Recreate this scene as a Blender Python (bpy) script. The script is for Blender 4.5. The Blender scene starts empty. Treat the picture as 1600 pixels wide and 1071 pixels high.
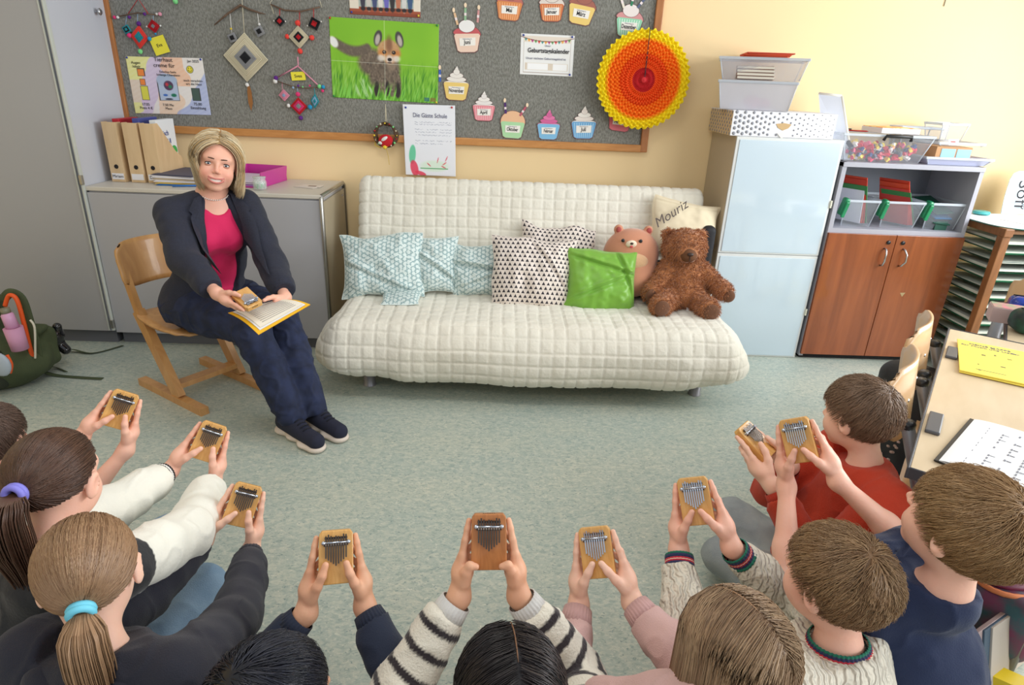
import bpy, bmesh, math, random
import numpy as np
from mathutils import Vector, Matrix, Euler

# ------------------------------------------------------------------ camera
SC = bpy.context.scene
COL = SC.collection
FPX, CH, CD, YAW, PITCH, ROLL = 983.75, 1.505, 3.967, 0.03144, 0.39164, 0.04379
CAM = np.array([0.0, -CD, CH])
_f = np.array([math.sin(YAW)*math.cos(PITCH), math.cos(YAW)*math.cos(PITCH), -math.sin(PITCH)])
_r0 = np.array([math.cos(YAW), -math.sin(YAW), 0.0])
_u0 = np.cross(_r0, _f)
_r = _r0*math.cos(ROLL)+_u0*math.sin(ROLL)
_u = -_r0*math.sin(ROLL)+_u0*math.cos(ROLL)
cd = bpy.data.cameras.new('camera')
cam = bpy.data.objects.new('camera', cd); COL.objects.link(cam)
cd.sensor_width = 36.0; cd.sensor_fit = 'HORIZONTAL'; cd.lens = FPX/1600*36
cd.clip_start = 0.05; cd.clip_end = 100
mw = Matrix(((_r[0], _u[0], -_f[0], CAM[0]), (_r[1], _u[1], -_f[1], CAM[1]), (_r[2], _u[2], -_f[2], CAM[2]), (0, 0, 0, 1)))
cam.matrix_world = mw
SC.camera = cam

def ray(px, py): return _f+(px-800)/FPX*_r-(py-535.5)/FPX*_u
def U(px, py, d): return CAM+d*ray(px, py)
def onz(px, py, z):
    d = ray(px, py); return CAM+d*((z-CH)/d[2])
def ony(px, py, y):
    d = ray(px, py); return CAM+d*((y+CD)/d[1])

# ------------------------------------------------------------------ light
SC.view_settings.view_transform = 'Standard'
SC.view_settings.look = 'None'
SC.view_settings.gamma = 1.0
SC.view_settings.use_curve_mapping = False
SC.view_settings.exposure = 0.0
wd = bpy.data.worlds.new('world'); SC.world = wd; wd.use_nodes = True
bg = wd.node_tree.nodes['Background']
bg.inputs[0].default_value = (0.90, 0.95, 1.0, 1); bg.inputs[1].default_value = 0.62

def area(name, loc, target, sx, sy, power, col):
    l = bpy.data.lights.new(name, 'AREA'); l.shape = 'RECTANGLE'; l.size = sx; l.size_y = sy
    l.energy = power; l.color = col
    o = bpy.data.objects.new(name, l); COL.objects.link(o); o.location = loc
    o.rotation_euler = (Vector(target)-Vector(loc)).to_track_quat('-Z', 'Y').to_euler()
    return o
# daylight through the two windows of the right wall, and the room's ceiling lamps
area('window_daylight', (3.72, -1.75, 1.75), (0.4, -1.9, 0.6), 1.9, 1.5, 105, (0.93, 0.97, 1.0))
area('window_daylight', (3.72, -4.35, 1.75), (-0.5, -2.2, 0.5), 2.3, 1.5, 80, (0.93, 0.97, 1.0))
area('ceiling_lamp_light', (-0.4, -2.2, 2.92), (-0.4, -2.2, 0), 1.2, 0.3, 16, (1.0, 0.95, 0.86))
area('ceiling_lamp_light', (-0.4, -4.6, 2.92), (-0.4, -4.2, 0), 1.2, 0.3, 16, (1.0, 0.95, 0.86))

# ------------------------------------------------------------------ materials
def lin(c):
    if max(c) > 1.001: c = [v/255 for v in c]
    return tuple((v/12.92 if v <= .04045 else ((v+.055)/1.055)**2.4) for v in c[:3])+(1.0,)
MATS = {}
def M(name, col, rough=.6, metal=0.0, var=None, bump=None, coat=0, trans=0, alpha=1, sheen=0, spec=None, ior=None, stretch=None, coords='Object', subs=0):
    """var = (scale, second colour, amount), bump = (scale, strength)"""
    if name in MATS: return MATS[name]
    m = bpy.data.materials.new(name); m.use_nodes = True
    nt = m.node_tree; b = nt.nodes['Principled BSDF']
    b.inputs['Base Color'].default_value = lin(col)
    b.inputs['Roughness'].default_value = rough
    b.inputs['Metallic'].default_value = metal
    if coat: b.inputs['Coat Weight'].default_value = coat
    if trans: b.inputs['Transmission Weight'].default_value = trans
    if sheen:
        b.inputs['Sheen Weight'].default_value = sheen
    if spec is not None: b.inputs['Specular IOR Level'].default_value = spec
    if ior: b.inputs['IOR'].default_value = ior
    if subs:
        b.inputs['Subsurface Weight'].default_value = subs
        b.inputs['Subsurface Radius'].default_value = (.012, .004, .002); b.inputs['Subsurface Scale'].default_value = 1
    if alpha < 1: b.inputs['Alpha'].default_value = alpha
    vec = None
    if var or bump:
        tc = nt.nodes.new('ShaderNodeTexCoord'); mp = nt.nodes.new('ShaderNodeMapping')
        nt.links.new(tc.outputs[coords], mp.inputs[0]); vec = mp.outputs[0]
        if stretch: mp.inputs['Scale'].default_value = stretch
    if var:
        n = nt.nodes.new('ShaderNodeTexNoise'); n.inputs['Scale'].default_value = var[0]; n.inputs['Detail'].default_value = 5
        nt.links.new(vec, n.inputs['Vector'])
        r = nt.nodes.new('ShaderNodeValToRGB'); a = var[2] if len(var) > 2 else .5
        r.color_ramp.elements[0].position = .5-.25*(1.2-a); r.color_ramp.elements[1].position = .5+.25*(1.2-a)
        r.color_ramp.elements[0].color = lin(col); r.color_ramp.elements[1].color = lin(var[1])
        nt.links.new(n.outputs['Fac'], r.inputs[0]); nt.links.new(r.outputs[0], b.inputs['Base Color'])
    if bump:
        n = nt.nodes.new('ShaderNodeTexNoise'); n.inputs['Scale'].default_value = bump[0]; n.inputs['Detail'].default_value = 3
        nt.links.new(vec, n.inputs['Vector'])
        bp = nt.nodes.new('ShaderNodeBump'); bp.inputs['Strength'].default_value = bump[1]; bp.inputs['Distance'].default_value = .01
        nt.links.new(n.outputs['Fac'], bp.inputs['Height']); nt.links.new(bp.outputs[0], b.inputs['Normal'])
    MATS[name] = m
    return m
def attr_mat(name, rough=.6, attr='Col', coat=0, bump=None, sheen=0, subs=0, spec=None, aniso=None):
    """a material that shows the print or dye stored on the mesh"""
    if name in MATS: return MATS[name]
    m = M(name, (200, 200, 200), rough, coat=coat, bump=bump, sheen=sheen, subs=subs, spec=spec)
    nt = m.node_tree; a = nt.nodes.new('ShaderNodeAttribute'); a.attribute_name = attr
    nt.links.new(a.outputs['Color'], nt.nodes['Principled BSDF'].inputs['Base Color'])
    return m
def wood(name, c1, c2, rough=.4, scale=3, stretch=(1, 1, 12), coat=0.1, dist=1.5):
    if name in MATS: return MATS[name]
    m = bpy.data.materials.new(name); m.use_nodes = True; nt = m.node_tree; b = nt.nodes['Principled BSDF']
    tc = nt.nodes.new('ShaderNodeTexCoord'); mp = nt.nodes.new('ShaderNodeMapping'); mp.inputs['Scale'].default_value = stretch
    nt.links.new(tc.outputs['Object'], mp.inputs[0])
    n = nt.nodes.new('ShaderNodeTexNoise'); n.inputs['Scale'].default_value = scale; n.inputs['Detail'].default_value = 8
    n.inputs['Distortion'].default_value = dist
    nt.links.new(mp.outputs[0], n.inputs['Vector'])
    r = nt.nodes.new('ShaderNodeValToRGB'); r.color_ramp.elements[0].position = .3; r.color_ramp.elements[1].position = .7
    r.color_ramp.elements[0].color = lin(c1); r.color_ramp.elements[1].color = lin(c2)
    nt.links.new(n.outputs['Fac'], r.inputs[0]); nt.links.new(r.outputs[0], b.inputs['Base Color'])
    b.inputs['Roughness'].default_value = rough; b.inputs['Coat Weight'].default_value = coat
    MATS[name] = m
    return m

# ------------------------------------------------------------------ builders
def tag(o, label=None, cat=None, group=None, kind=None):
    if label: o['label'] = label
    if cat: o['category'] = cat
    if group: o['group'] = group
    if kind: o['kind'] = kind
    return o
def thing(name, label, cat, loc=(0, 0, 0), rz=0, group=None, rot=None):
    o = bpy.data.objects.new(name, None); COL.objects.link(o); o.empty_display_size = .05
    o.location = Vector([float(v) for v in loc]); o.rotation_euler = rot if rot else (0, 0, rz)
    return tag(o, label, cat, group)
def mkmesh(name, V, F, mats, parent=None, midx=None, smooth=False, uv=None, col=None, world=False, kind=None, label=None):
    V = np.asarray(V, dtype=np.float64).reshape(-1, 3)
    if parent is not None and world:
        p = parent; inv = Matrix.Identity(4)
        chain = []
        while p is not None: chain.append(p); p = p.parent
        mwx = Matrix.Identity(4)
        for p in reversed(chain): mwx = mwx @ p.matrix_basis
        inv = np.array(mwx.inverted()); V = V@inv[:3, :3].T+inv[:3, 3]
    me = bpy.data.meshes.new(name)
    F = [tuple(f) for f in F] if not isinstance(F, np.ndarray) else F
    if isinstance(F, np.ndarray):
        nf, k = F.shape
        me.vertices.add(len(V)); me.vertices.foreach_set('co', V.astype(np.float32).ravel())
        me.loops.add(nf*k); me.loops.foreach_set('vertex_index', F.astype(np.int32).ravel())
        me.polygons.add(nf); me.polygons.foreach_set('loop_start', np.arange(0, nf*k, k, dtype=np.int32))
        me.polygons.foreach_set('loop_total', np.full(nf, k, dtype=np.int32))
        me.update(calc_edges=True)
    else:
        me.from_pydata(V.tolist(), [], F)
    me.validate()
    for m in (mats if isinstance(mats, (list, tuple)) else [mats]): me.materials.append(m)
    n = len(me.polygons)
    if midx is not None and len(midx) == n: me.polygons.foreach_set('material_index', np.asarray(midx, dtype=np.int32))
    if smooth: me.polygons.foreach_set('use_smooth', np.ones(n, dtype=bool))
    if col is not None:
        a = me.color_attributes.new('Col', 'FLOAT_COLOR', 'POINT')
        c = np.ones((len(me.vertices), 4), dtype=np.float32); c[:, :3] = col; a.data.foreach_set('color', c.ravel())
    if uv is not None:
        l = me.uv_layers.new(name='UVMap'); idx = np.empty(len(me.loops), dtype=np.int32); me.loops.foreach_get('vertex_index', idx)
        l.data.foreach_set('uv', np.asarray(uv, dtype=np.float32)[idx].ravel())
    o = bpy.data.objects.new(name, me); COL.objects.link(o)
    if parent is not None: o.parent = parent
    if kind: o['kind'] = kind
    if label: o['label'] = label
    return o

def rotm(rx=0, ry=0, rz=0): return np.array(Euler((rx, ry, rz)).to_matrix())
class B:
    """collects shapes and links them as one mesh"""
    def __init__(s): s.V = []; s.F = []; s.I = []; s.S = []; s.n = 0; s.xf = None
    def add(s, V, F, m=0, sm=False):
        V = np.asarray(V, float)
        if s.xf is not None: V = V@s.xf[:3, :3].T+s.xf[:3, 3]
        s.V.append(V); s.F += [tuple(int(i)+s.n for i in f) for f in F]; s.I += [m]*len(F); s.S += [sm]*len(F); s.n += len(V); return s
    def box(s, c, d, m=0, R=None, bev=0.0):
        x, y, z = [v/2 for v in d]
        if bev <= 0:
            V = np.array([[i*x, j*y, k*z] for i in (-1, 1) for j in (-1, 1) for k in (-1, 1)])
            F = [(0, 1, 3, 2), (4, 6, 7, 5), (0, 4, 5, 1), (2, 3, 7, 6), (0, 2, 6, 4), (1, 5, 7, 3)]
        else:
            bm = bmesh.new(); bmesh.ops.create_cube(bm, size=1)
            for v in bm.verts: v.co = (v.co.x*2*x, v.co.y*2*y, v.co.z*2*z)
            bmesh.ops.bevel(bm, geom=bm.edges[:]+bm.verts[:], offset=min(bev, x*.98, y*.98, z*.98), segments=2, profile=.5, affect='EDGES')
            bm.verts.index_update(); V = np.array([v.co[:] for v in bm.verts]); F = [[v.index for v in f.verts] for f in bm.faces]; bm.free()
        if R is not None: V = V@np.asarray(R).T
        return s.add(V+np.array(c), F, m)
    def tube(s, P, r, m=0, n=8, caps=True, sm=True, flat=1.0, up=(0, 0, 1), closed=False):
        P = np.asarray(P, float); k = len(P); r = np.broadcast_to(np.asarray(r, float), (k,))
        V = []; up = np.array(up, float); prev = None
        for i in range(k):
            if closed: t = P[(i+1) % k]-P[(i-1) % k]
            else: t = P[min(i+1, k-1)]-P[max(i-1, 0)]
            t /= np.linalg.norm(t)+1e-12
            a = (up-t*(up@t)) if prev is None else prev-t*(prev@t)
            if np.linalg.norm(a) < 1e-4: a = np.cross(t, [1, .3, .2])
            a /= np.linalg.norm(a); b = np.cross(t, a); prev = a
            for j in range(n):
                q = 2*math.pi*j/n; V.append(P[i]+r[i]*(math.cos(q)*a*flat+math.sin(q)*b))
        F = []
        for i in range(k if closed else k-1):
            for j in range(n):
                i2 = (i+1) % k
                F.append((i*n+j, i*n+(j+1) % n, i2*n+(j+1) % n, i2*n+j))
        s.add(V, F, m, sm)
        if caps and not closed:
            s.F += [tuple(s.n-k*n+j for j in range(n))[::-1], tuple(s.n-n+j for j in range(n))]; s.I += [m, m]; s.S += [False, False]
        return s
    def lathe(s, c, prof, m=0, n=24, R=None, sm=True, sx=1, sy=1):
        V = []; k = len(prof)
        for (r, z) in prof:
            for j in range(n):
                q = 2*math.pi*j/n; V.append((r*math.cos(q)*sx, r*math.sin(q)*sy, z))
        V = np.array(V)
        if R is not None: V = V@np.asarray(R).T
        F = [(i*n+j, i*n+(j+1) % n, (i+1)*n+(j+1) % n, (i+1)*n+j) for i in range(k-1) for j in range(n)]
        return s.add(V+np.array(c), F, m, sm)
    def sphere(s, c, r, m=0, n=12, R=None, noise=0):
        r = np.broadcast_to(np.asarray(r, float), (3,)); V = []; F = []
        for i in range(n//2+1):
            a = math.pi*i/(n//2)
            for j in range(n):
                q = 2*math.pi*j/n; k = 1+(random.uniform(-noise, noise) if noise else 0)
                V.append((r[0]*math.sin(a)*math.cos(q)*k, r[1]*math.sin(a)*math.sin(q)*k, r[2]*math.cos(a)*k))
        for i in range(n//2):
            for j in range(n): F.append((i*n+j, (i+1)*n+j, (i+1)*n+(j+1) % n, i*n+(j+1) % n))
        V = np.array(V)
        if R is not None: V = V@np.asarray(R).T
        return s.add(V+np.array(c), F, m, True)
    def prism(s, pts, y0, y1, m=0, axis='y', R=None, c=(0, 0, 0)):
        """polygon pts in the plane across axis, extruded between y0 and y1"""
        k = len(pts); V = []
        for y in (y0, y1):
            for (a, b) in pts: V.append({'y': (a, y, b), 'z': (a, b, y), 'x': (y, a, b)}[axis])
        V = np.array(V, float)
        if R is not None: V = V@np.asarray(R).T
        F = [tuple(range(k)), tuple(range(2*k-1, k-1, -1))]+[(i, i+k, (i+1) % k+k, (i+1) % k) for i in range(k)]
        return s.add(V+np.array(c), F, m)
    def grid(s, P, m=0, sm=True, flip=False):
        """P: array (a, b, 3)"""
        a, b = P.shape[:2]; F = []
        for i in range(a-1):
            for j in range(b-1):
                f = (i*b+j, (i+1)*b+j, (i+1)*b+j+1, i*b+j+1); F.append(f[::-1] if flip else f)
        return s.add(P.reshape(-1, 3), F, m, sm)
    def out(s, name, mats, parent=None, world=False, fixn=True, **k):
        V = np.concatenate(s.V)
        o = mkmesh(name, V, s.F, mats, parent, midx=s.I, world=world, **k)
        me = o.data
        if len(me.polygons) == len(s.S): me.polygons.foreach_set('use_smooth', np.array(s.S, dtype=bool))
        if fixn:
            bm = bmesh.new(); bm.from_mesh(me); bmesh.ops.recalc_face_normals(bm, faces=bm.faces[:]); bm.to_mesh(me); bm.free()
        return o
def text(s, size, mat, parent, R, loc, name='lettering', align='CENTER', extrude=.0003, shear=0, bold=0, sx=1, world=False):
    cu = bpy.data.curves.new(name, 'FONT'); cu.body = s; cu.size = size; cu.align_x = align; cu.align_y = 'CENTER'
    cu.extrude = extrude; cu.shear = shear; cu.offset = bold; cu.resolution_u = 3
    t = bpy.data.objects.new(name, cu); COL.objects.link(t)
    dg = bpy.context.evaluated_depsgraph_get(); dg.update()
    me = bpy.data.meshes.new_from_object(t.evaluated_get(dg)); bpy.data.objects.remove(t)
    n = len(me.vertices); V = np.empty(n*3, dtype=np.float32); me.vertices.foreach_get('co', V); V = V.reshape(-1, 3).astype(float); V[:, 0] *= sx
    F = [tuple(p.vertices) for p in me.polygons]
    V = V@np.asarray(R).T+np.array(loc)
    return mkmesh(name, V, F, mat, parent, world=world)
RW = np.array([[1, 0, 0], [0, 0, -1], [0, 1, 0]], float)      # text plane x-y -> wall plane x-z, facing -y

def vnoise(P, scale, seed=0):
    """smooth value noise, -1..1"""
    P = np.asarray(P)*scale+seed*17.3+1000.0
    i = np.floor(P).astype(np.int64); f = P-i; f = f*f*(3-2*f)
    def h(x, y, z):
        n = (x*73856093) ^ (y*19349663) ^ (z*83492791) ^ (seed*2654435)
        n = (n ^ (n >> 13))*1274126177 & 0x7fffffff
        return (n & 0xffff)/32767.5-1
    r = 0
    for a in (0, 1):
        for b in (0, 1):
            for c in (0, 1):
                w = (f[..., 0] if a else 1-f[..., 0])*(f[..., 1] if b else 1-f[..., 1])*(f[..., 2] if c else 1-f[..., 2])
                r = r+w*h(i[..., 0]+a, i[..., 1]+b, i[..., 2]+c)
    return r

# ------------------------------------------------------------------ blended volumes -> one continuous surface
def nrm(v): v = np.asarray(v, float); return v/(np.linalg.norm(v)+1e-12)
class SDF:
    def __init__(s, k=.012): s.ops = []; s.k = k; s.cuts = []
    def cap(s, a, b, ra, rb=None, k=None, sub=False):
        rb = ra if rb is None else rb; s.ops.append(('c', np.array(a, float), np.array(b, float), ra, rb, s.k if k is None else k, sub)); return s
    def ell(s, c, r, R=None, k=None, sub=False):
        s.ops.append(('e', np.array(c, float), np.array(r, float)*np.ones(3), np.eye(3) if R is None else np.asarray(R), 0, s.k if k is None else k, sub)); return s
    def box(s, c, d, rad=.01, R=None, k=None, sub=False):
        s.ops.append(('b', np.array(c, float), np.array(d, float)/2, np.eye(3) if R is None else np.asarray(R), rad, s.k if k is None else k, sub)); return s
    def cut(s, p, n, reach=.08):
        """remove what lies beyond the plane through p with normal n, within reach of p"""
        s.ops.append(('p', np.array(p, float), nrm(n), reach, 0, 0, False)); return s
    def bounds(s):
        lo = np.full(3, 1e9); hi = -lo
        for o in s.ops:
            if o[6] or o[0] == 'p': continue
            l, h = s.ob(o); lo = np.minimum(lo, l); hi = np.maximum(hi, h)
        return lo, hi
    def ob(s, o):
        if o[0] == 'c':
            r = max(o[3], o[4]); return np.minimum(o[1], o[2])-r, np.maximum(o[1], o[2])+r
        if o[0] == 'p': return o[1]-o[3], o[1]+o[3]
        d = o[2] if o[0] == 'e' else o[2]
        e = np.abs(o[3])@d; return o[1]-e, o[1]+e
    def mesh(s, h=.004, fine=None, hf=None):
        lo, hi = s.bounds(); lo = lo-4*h; hi = hi+4*h
        ax = []
        for d in range(3):
            xs = [lo[d]]
            while xs[-1] < hi[d]:
                st = h
                if fine is not None:
                    for (fl, fh, fs) in fine:
                        if fl[d]-h < xs[-1] < fh[d]: st = min(st, fs)
                xs.append(xs[-1]+st)
            ax.append(np.array(xs))
        A = np.full([len(a) for a in ax], 1.0, dtype=np.float32)
        for o in s.ops:
            l, hh = s.ob(o); k = o[5]; mg = k+3*h
            sl = []
            for d in range(3):
                i0 = np.searchsorted(ax[d], l[d]-mg); i1 = np.searchsorted(ax[d], hh[d]+mg); sl.append(slice(i0, max(i1, i0+1)))
            X = ax[0][sl[0]][:, None, None]; Y = ax[1][sl[1]][None, :, None]; Z = ax[2][sl[2]][None, None, :]
            if X.size == 0 or Y.size == 0 or Z.size == 0: continue
            if o[0] == 'c':
                a, b = o[1], o[2]; ba = b-a; L = max(ba@ba, 1e-12)
                px, py, pz = X-a[0], Y-a[1], Z-a[2]
                t = np.clip((px*ba[0]+py*ba[1]+pz*ba[2])/L, 0, 1)
                D = np.sqrt((px-t*ba[0])**2+(py-t*ba[1])**2+(pz-t*ba[2])**2)-(o[3]+(o[4]-o[3])*t)
            elif o[0] == 'p':
                n = o[2]; D = (X-o[1][0])*n[0]+(Y-o[1][1])*n[1]+(Z-o[1][2])*n[2]
                rr = np.sqrt((X-o[1][0])**2+(Y-o[1][1])**2+(Z-o[1][2])**2)
                T = A[tuple(sl)]; A[tuple(sl)] = np.where(rr < o[3], np.maximum(T, D), T); continue
            else:
                R = o[3]; px, py, pz = X-o[1][0], Y-o[1][1], Z-o[1][2]
                q = [px*R[0, i]+py*R[1, i]+pz*R[2, i] for i in range(3)]
                if o[0] == 'e':
                    r = o[2]; k0 = np.sqrt((q[0]/r[0])**2+(q[1]/r[1])**2+(q[2]/r[2])**2)
                    k1 = np.sqrt((q[0]/r[0]**2)**2+(q[1]/r[1]**2)**2+(q[2]/r[2]**2)**2)
                    D = np.where(k0 < .05, -min(r), k0*(k0-1)/np.maximum(k1, 1e-9))
                else:
                    w = [np.abs(q[i])-(o[2][i]-o[4]) for i in range(3)]
                    D = np.sqrt(sum(np.maximum(v, 0)**2 for v in w))+np.minimum(np.maximum(w[0], np.maximum(w[1], w[2])), 0)-o[4]
            T = A[tuple(sl)]
            if o[6]:
                D = -D; q = np.maximum(k-np.abs(T-D), 0)/max(k, 1e-6); A[tuple(sl)] = np.maximum(T, D)+q*q*k*.25
            else:
                q = np.maximum(k-np.abs(T-D), 0)/max(k, 1e-6); A[tuple(sl)] = np.minimum(T, D)-q*q*k*.25
        for d in range(3):
            A[tuple([slice(None)]*d+[0])] = 1; A[tuple([slice(None)]*d+[-1])] = 1
        return nets(A, ax)
def nets(A, ax):
    I = A < 0
    n = np.array(A.shape)-1
    c = np.zeros(n, dtype=np.int8)
    for a in (0, 1):
        for b in (0, 1):
            for d in (0, 1): c += I[a:a+n[0], b:b+n[1], d:d+n[2]]
    idx = np.argwhere((c > 0) & (c < 8)); N = len(idx)
    mp = np.full(n, -1, dtype=np.int32); mp[idx[:, 0], idx[:, 1], idx[:, 2]] = np.arange(N)
    acc = np.zeros((N, 3)); cnt = np.zeros(N)
    co = [(a, b, d) for a in (0, 1) for b in (0, 1) for d in (0, 1)]
    P = {k: np.stack([ax[j][idx[:, j]+k[j]] for j in range(3)], 1) for k in co}
    Vv = {k: A[idx[:, 0]+k[0], idx[:, 1]+k[1], idx[:, 2]+k[2]].astype(float) for k in co}
    for k in co:
        for j in range(3):
            if k[j] == 0:
                q = list(k); q[j] = 1; q = tuple(q); a, b = Vv[k], Vv[q]; mk = (a < 0) != (b < 0)
                t = np.where(mk, a/np.where(a-b == 0, 1, a-b), 0)
                acc += np.where(mk[:, None], P[k]+(P[q]-P[k])*t[:, None], 0); cnt += mk
    V = acc/np.maximum(cnt, 1)[:, None]
    Fs = []
    for j in range(3):
        o = [0, 1, 2]; o.remove(j); u, v = o
        s0 = [slice(None)]*3; s1 = [slice(None)]*3; s0[j] = slice(0, -1); s1[j] = slice(1, None)
        a = I[tuple(s0)]; b = I[tuple(s1)]
        e = np.argwhere(a != b)
        e = e[(e[:, u] > 0) & (e[:, v] > 0) & (e[:, u] < A.shape[u]-1) & (e[:, v] < A.shape[v]-1)]
        fl = a[e[:, 0], e[:, 1], e[:, 2]]
        q = []
        for (du, dv) in ((0, 0), (1, 0), (1, 1), (0, 1)):
            w = e.copy(); w[:, u] -= du; w[:, v] -= dv; q.append(mp[w[:, 0], w[:, 1], w[:, 2]])
        q = np.stack(q, 1)
        if j == 1: fl = ~fl
        q = np.where(fl[:, None], q, q[:, ::-1])
        Fs.append(q)
    F = np.concatenate(Fs); F = F[(F >= 0).all(1)]
    return V, F
def vnormals(V, F):
    n = np.cross(V[F[:, 2]]-V[F[:, 0]], V[F[:, 3]]-V[F[:, 1]])
    N = np.zeros_like(V)
    for i in range(4): np.add.at(N, F[:, i], n)
    return N/(np.linalg.norm(N, axis=1)[:, None]+1e-12)
def relax(V, F, it=1, f=.5):
    for _ in range(it):
        S = np.zeros_like(V); c = np.zeros(len(V))
        for i in range(4):
            a, b = F[:, i], F[:, (i+1) % 4]
            np.add.at(S, a, V[b]); np.add.at(c, a, 1)
            np.add.at(S, b, V[a]); np.add.at(c, b, 1)
        V = V*(1-f)+f*S/np.maximum(c, 1)[:, None]
    return V

# ================================================================== the room
def st(o, kind='structure'): o['kind'] = kind; return o
def floor_mat():
    m = bpy.data.materials.new('marbled_linoleum'); m.use_nodes = True; nt = m.node_tree; b = nt.nodes['Principled BSDF']; L = nt.links.new
    tc = nt.nodes.new('ShaderNodeTexCoord')
    def noise(sc, st, det=6, dist=0):
        mp = nt.nodes.new('ShaderNodeMapping'); mp.inputs['Scale'].default_value = st; L(tc.outputs['Object'], mp.inputs[0])
        n = nt.nodes.new('ShaderNodeTexNoise'); n.inputs['Scale'].default_value = sc; n.inputs['Detail'].default_value = det; n.inputs['Distortion'].default_value = dist
        L(mp.outputs[0], n.inputs['Vector']); return n.outputs['Fac']
    def ramp(f, p, c):
        r = nt.nodes.new('ShaderNodeValToRGB'); e = r.color_ramp.elements
        while len(e) < len(p): e.new(.5)
        for i in range(len(p)): e[i].position = p[i]; e[i].color = lin(c[i])
        L(f, r.inputs[0]); return r.outputs[0]
    def mix(t, f, a, c):
        x = nt.nodes.new('ShaderNodeMix'); x.data_type = 'RGBA'; x.blend_type = t
        if isinstance(f, float): x.inputs[0].default_value = f
        else: L(f, x.inputs[0])
        L(a, x.inputs[6]); L(c, x.inputs[7]); return x.outputs[2]
    base = ramp(noise(38, (1, 1.7, 1), 7, 1.0), (.34, .45, .53, .64), ((148, 164, 156), (170, 182, 172), (180, 188, 176), (200, 202, 186)))
    big = ramp(noise(2.2, (1, 2, 1), 4), (.35, .65), ((164, 177, 170), (188, 190, 174)))
    c = mix('MIX', .35, base, big)
    fl = ramp(noise(75, (1, 2.2, 1), 5, 1.5), (.60, .70), ((0, 0, 0), (255, 255, 255)))
    w = ramp(noise(60, (1, 1, 1), 0), (.0, 1), ((218, 216, 200), (218, 216, 200)))
    c = mix('MIX', fl, c, w)
    dk = ramp(noise(70, (1, 1.9, 1.0), 5, 1.2), (.33, .41), ((255, 255, 255), (0, 0, 0)))
    w2 = ramp(noise(50, (1, 1, 1), 0), (.0, 1), ((134, 150, 146), (134, 150, 146)))
    c = mix('MIX', dk, c, w2)
    L(c, b.inputs['Base Color']); b.inputs['Roughness'].default_value = .42; b.inputs['Specular IOR Level'].default_value = .35
    return m
wallm = M('yellow_wall_paint', (246, 220, 172), .8, var=(.7, (244, 216, 166), .2), bump=(180, .04))
b = B(); b.box((.25, -2.9, -.05), (7.3, 6.2, .1)); st(b.out('floor', floor_mat()))
b = B(); b.box((.25, .06, 1.5), (7.3, .12, 3.0)); st(b.out('wall_back', wallm))
b = B(); b.box((-3.42, -2.9, 1.5), (.12, 6.0, 3.0)); st(b.out('wall_left', wallm))
b = B()
b.box((3.83, -2.9, .45), (.12, 6.0, .9)); b.box((3.83, -2.9, 2.8), (.12, 6.0, .4))
b.box((3.83, -.35, 1.75), (.12, .9, 1.7)); b.box((3.83, -2.95, 1.75), (.12, .5, 1.7)); b.box((3.83, -5.7, 1.75), (.12, .4, 1.7))
st(b.out('wall_right', wallm))
wf = M('window_frame_white', (235, 235, 232), .4)
for i, (y0, y1) in enumerate(((-2.7, -.8), (-5.5, -3.2))):
    b = B(); c = (y0+y1)/2
    for yy in (y0+.03, c, y1-.03): b.box((3.85, yy, 1.75), (.07, .06, 1.7), bev=.005)
    for zz in (.93, 2.57): b.box((3.85, c, zz), (.07, y1-y0, .06), bev=.005)
    st(b.out('window_%d' % (i+1), wf))
b = B(); b.box((2.99, -.008, .05), (1.5, .016, .08), bev=.003); b.box((-3.1, -.008, .05), (.4, .016, .08)); st(b.out('baseboard_back', M('grey_skirting', (120, 118, 112), .5)))

# ================================================================== wall things
Y0 = -.022        # face of the felt
def wx(px, py, y=Y0): p = ony(px, py, y); return float(p[0]), float(p[2])
felt = M('grey_felt', (118, 117, 110), .95, var=(90, (146, 146, 139), .75), bump=(220, .5), stretch=(1.5, 1, .7))
pine = wood('honey_pine', (184, 122, 62), (208, 148, 84), .5, 4, (1, 6, 6))
pinev = wood('honey_pine_upright', (160, 100, 52), (186, 122, 68), .5, 4, (6, 6, 1))
t = thing('pin_board', 'large grey felt pin board in a honey pine frame on the yellow wall', 'pin board', (-.69, 0, 1.135))
bx0, bx1, bz0, bz1 = -2.215, .885, 1.147, 2.35
b = B(); b.box(((bx0+bx1)/2, -.012, (bz0+bz1)/2), (bx1-bx0-.02, .018, bz1-bz0-.02)); b.out('felt_panel', felt, t, world=True)
fw = .042
for (c, d, m) in ((((bx0+bx1)/2, -.02, bz0+fw/2), (bx1-bx0-.02, .036, fw), pine), (((bx0+bx1)/2, -.02, bz1-fw/2), (bx1-bx0-.02, .036, fw), pine),
               ((bx0+fw/2, -.02, (bz0+bz1)/2), (fw, .038, bz1-bz0), pinev), ((bx1-fw/2, -.02, (bz0+bz1)/2), (fw, .038, bz1-bz0), pinev)):
    b = B(); b.box(c, d, bev=.004); b.out('frame_rail', m, t, world=True)

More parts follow.
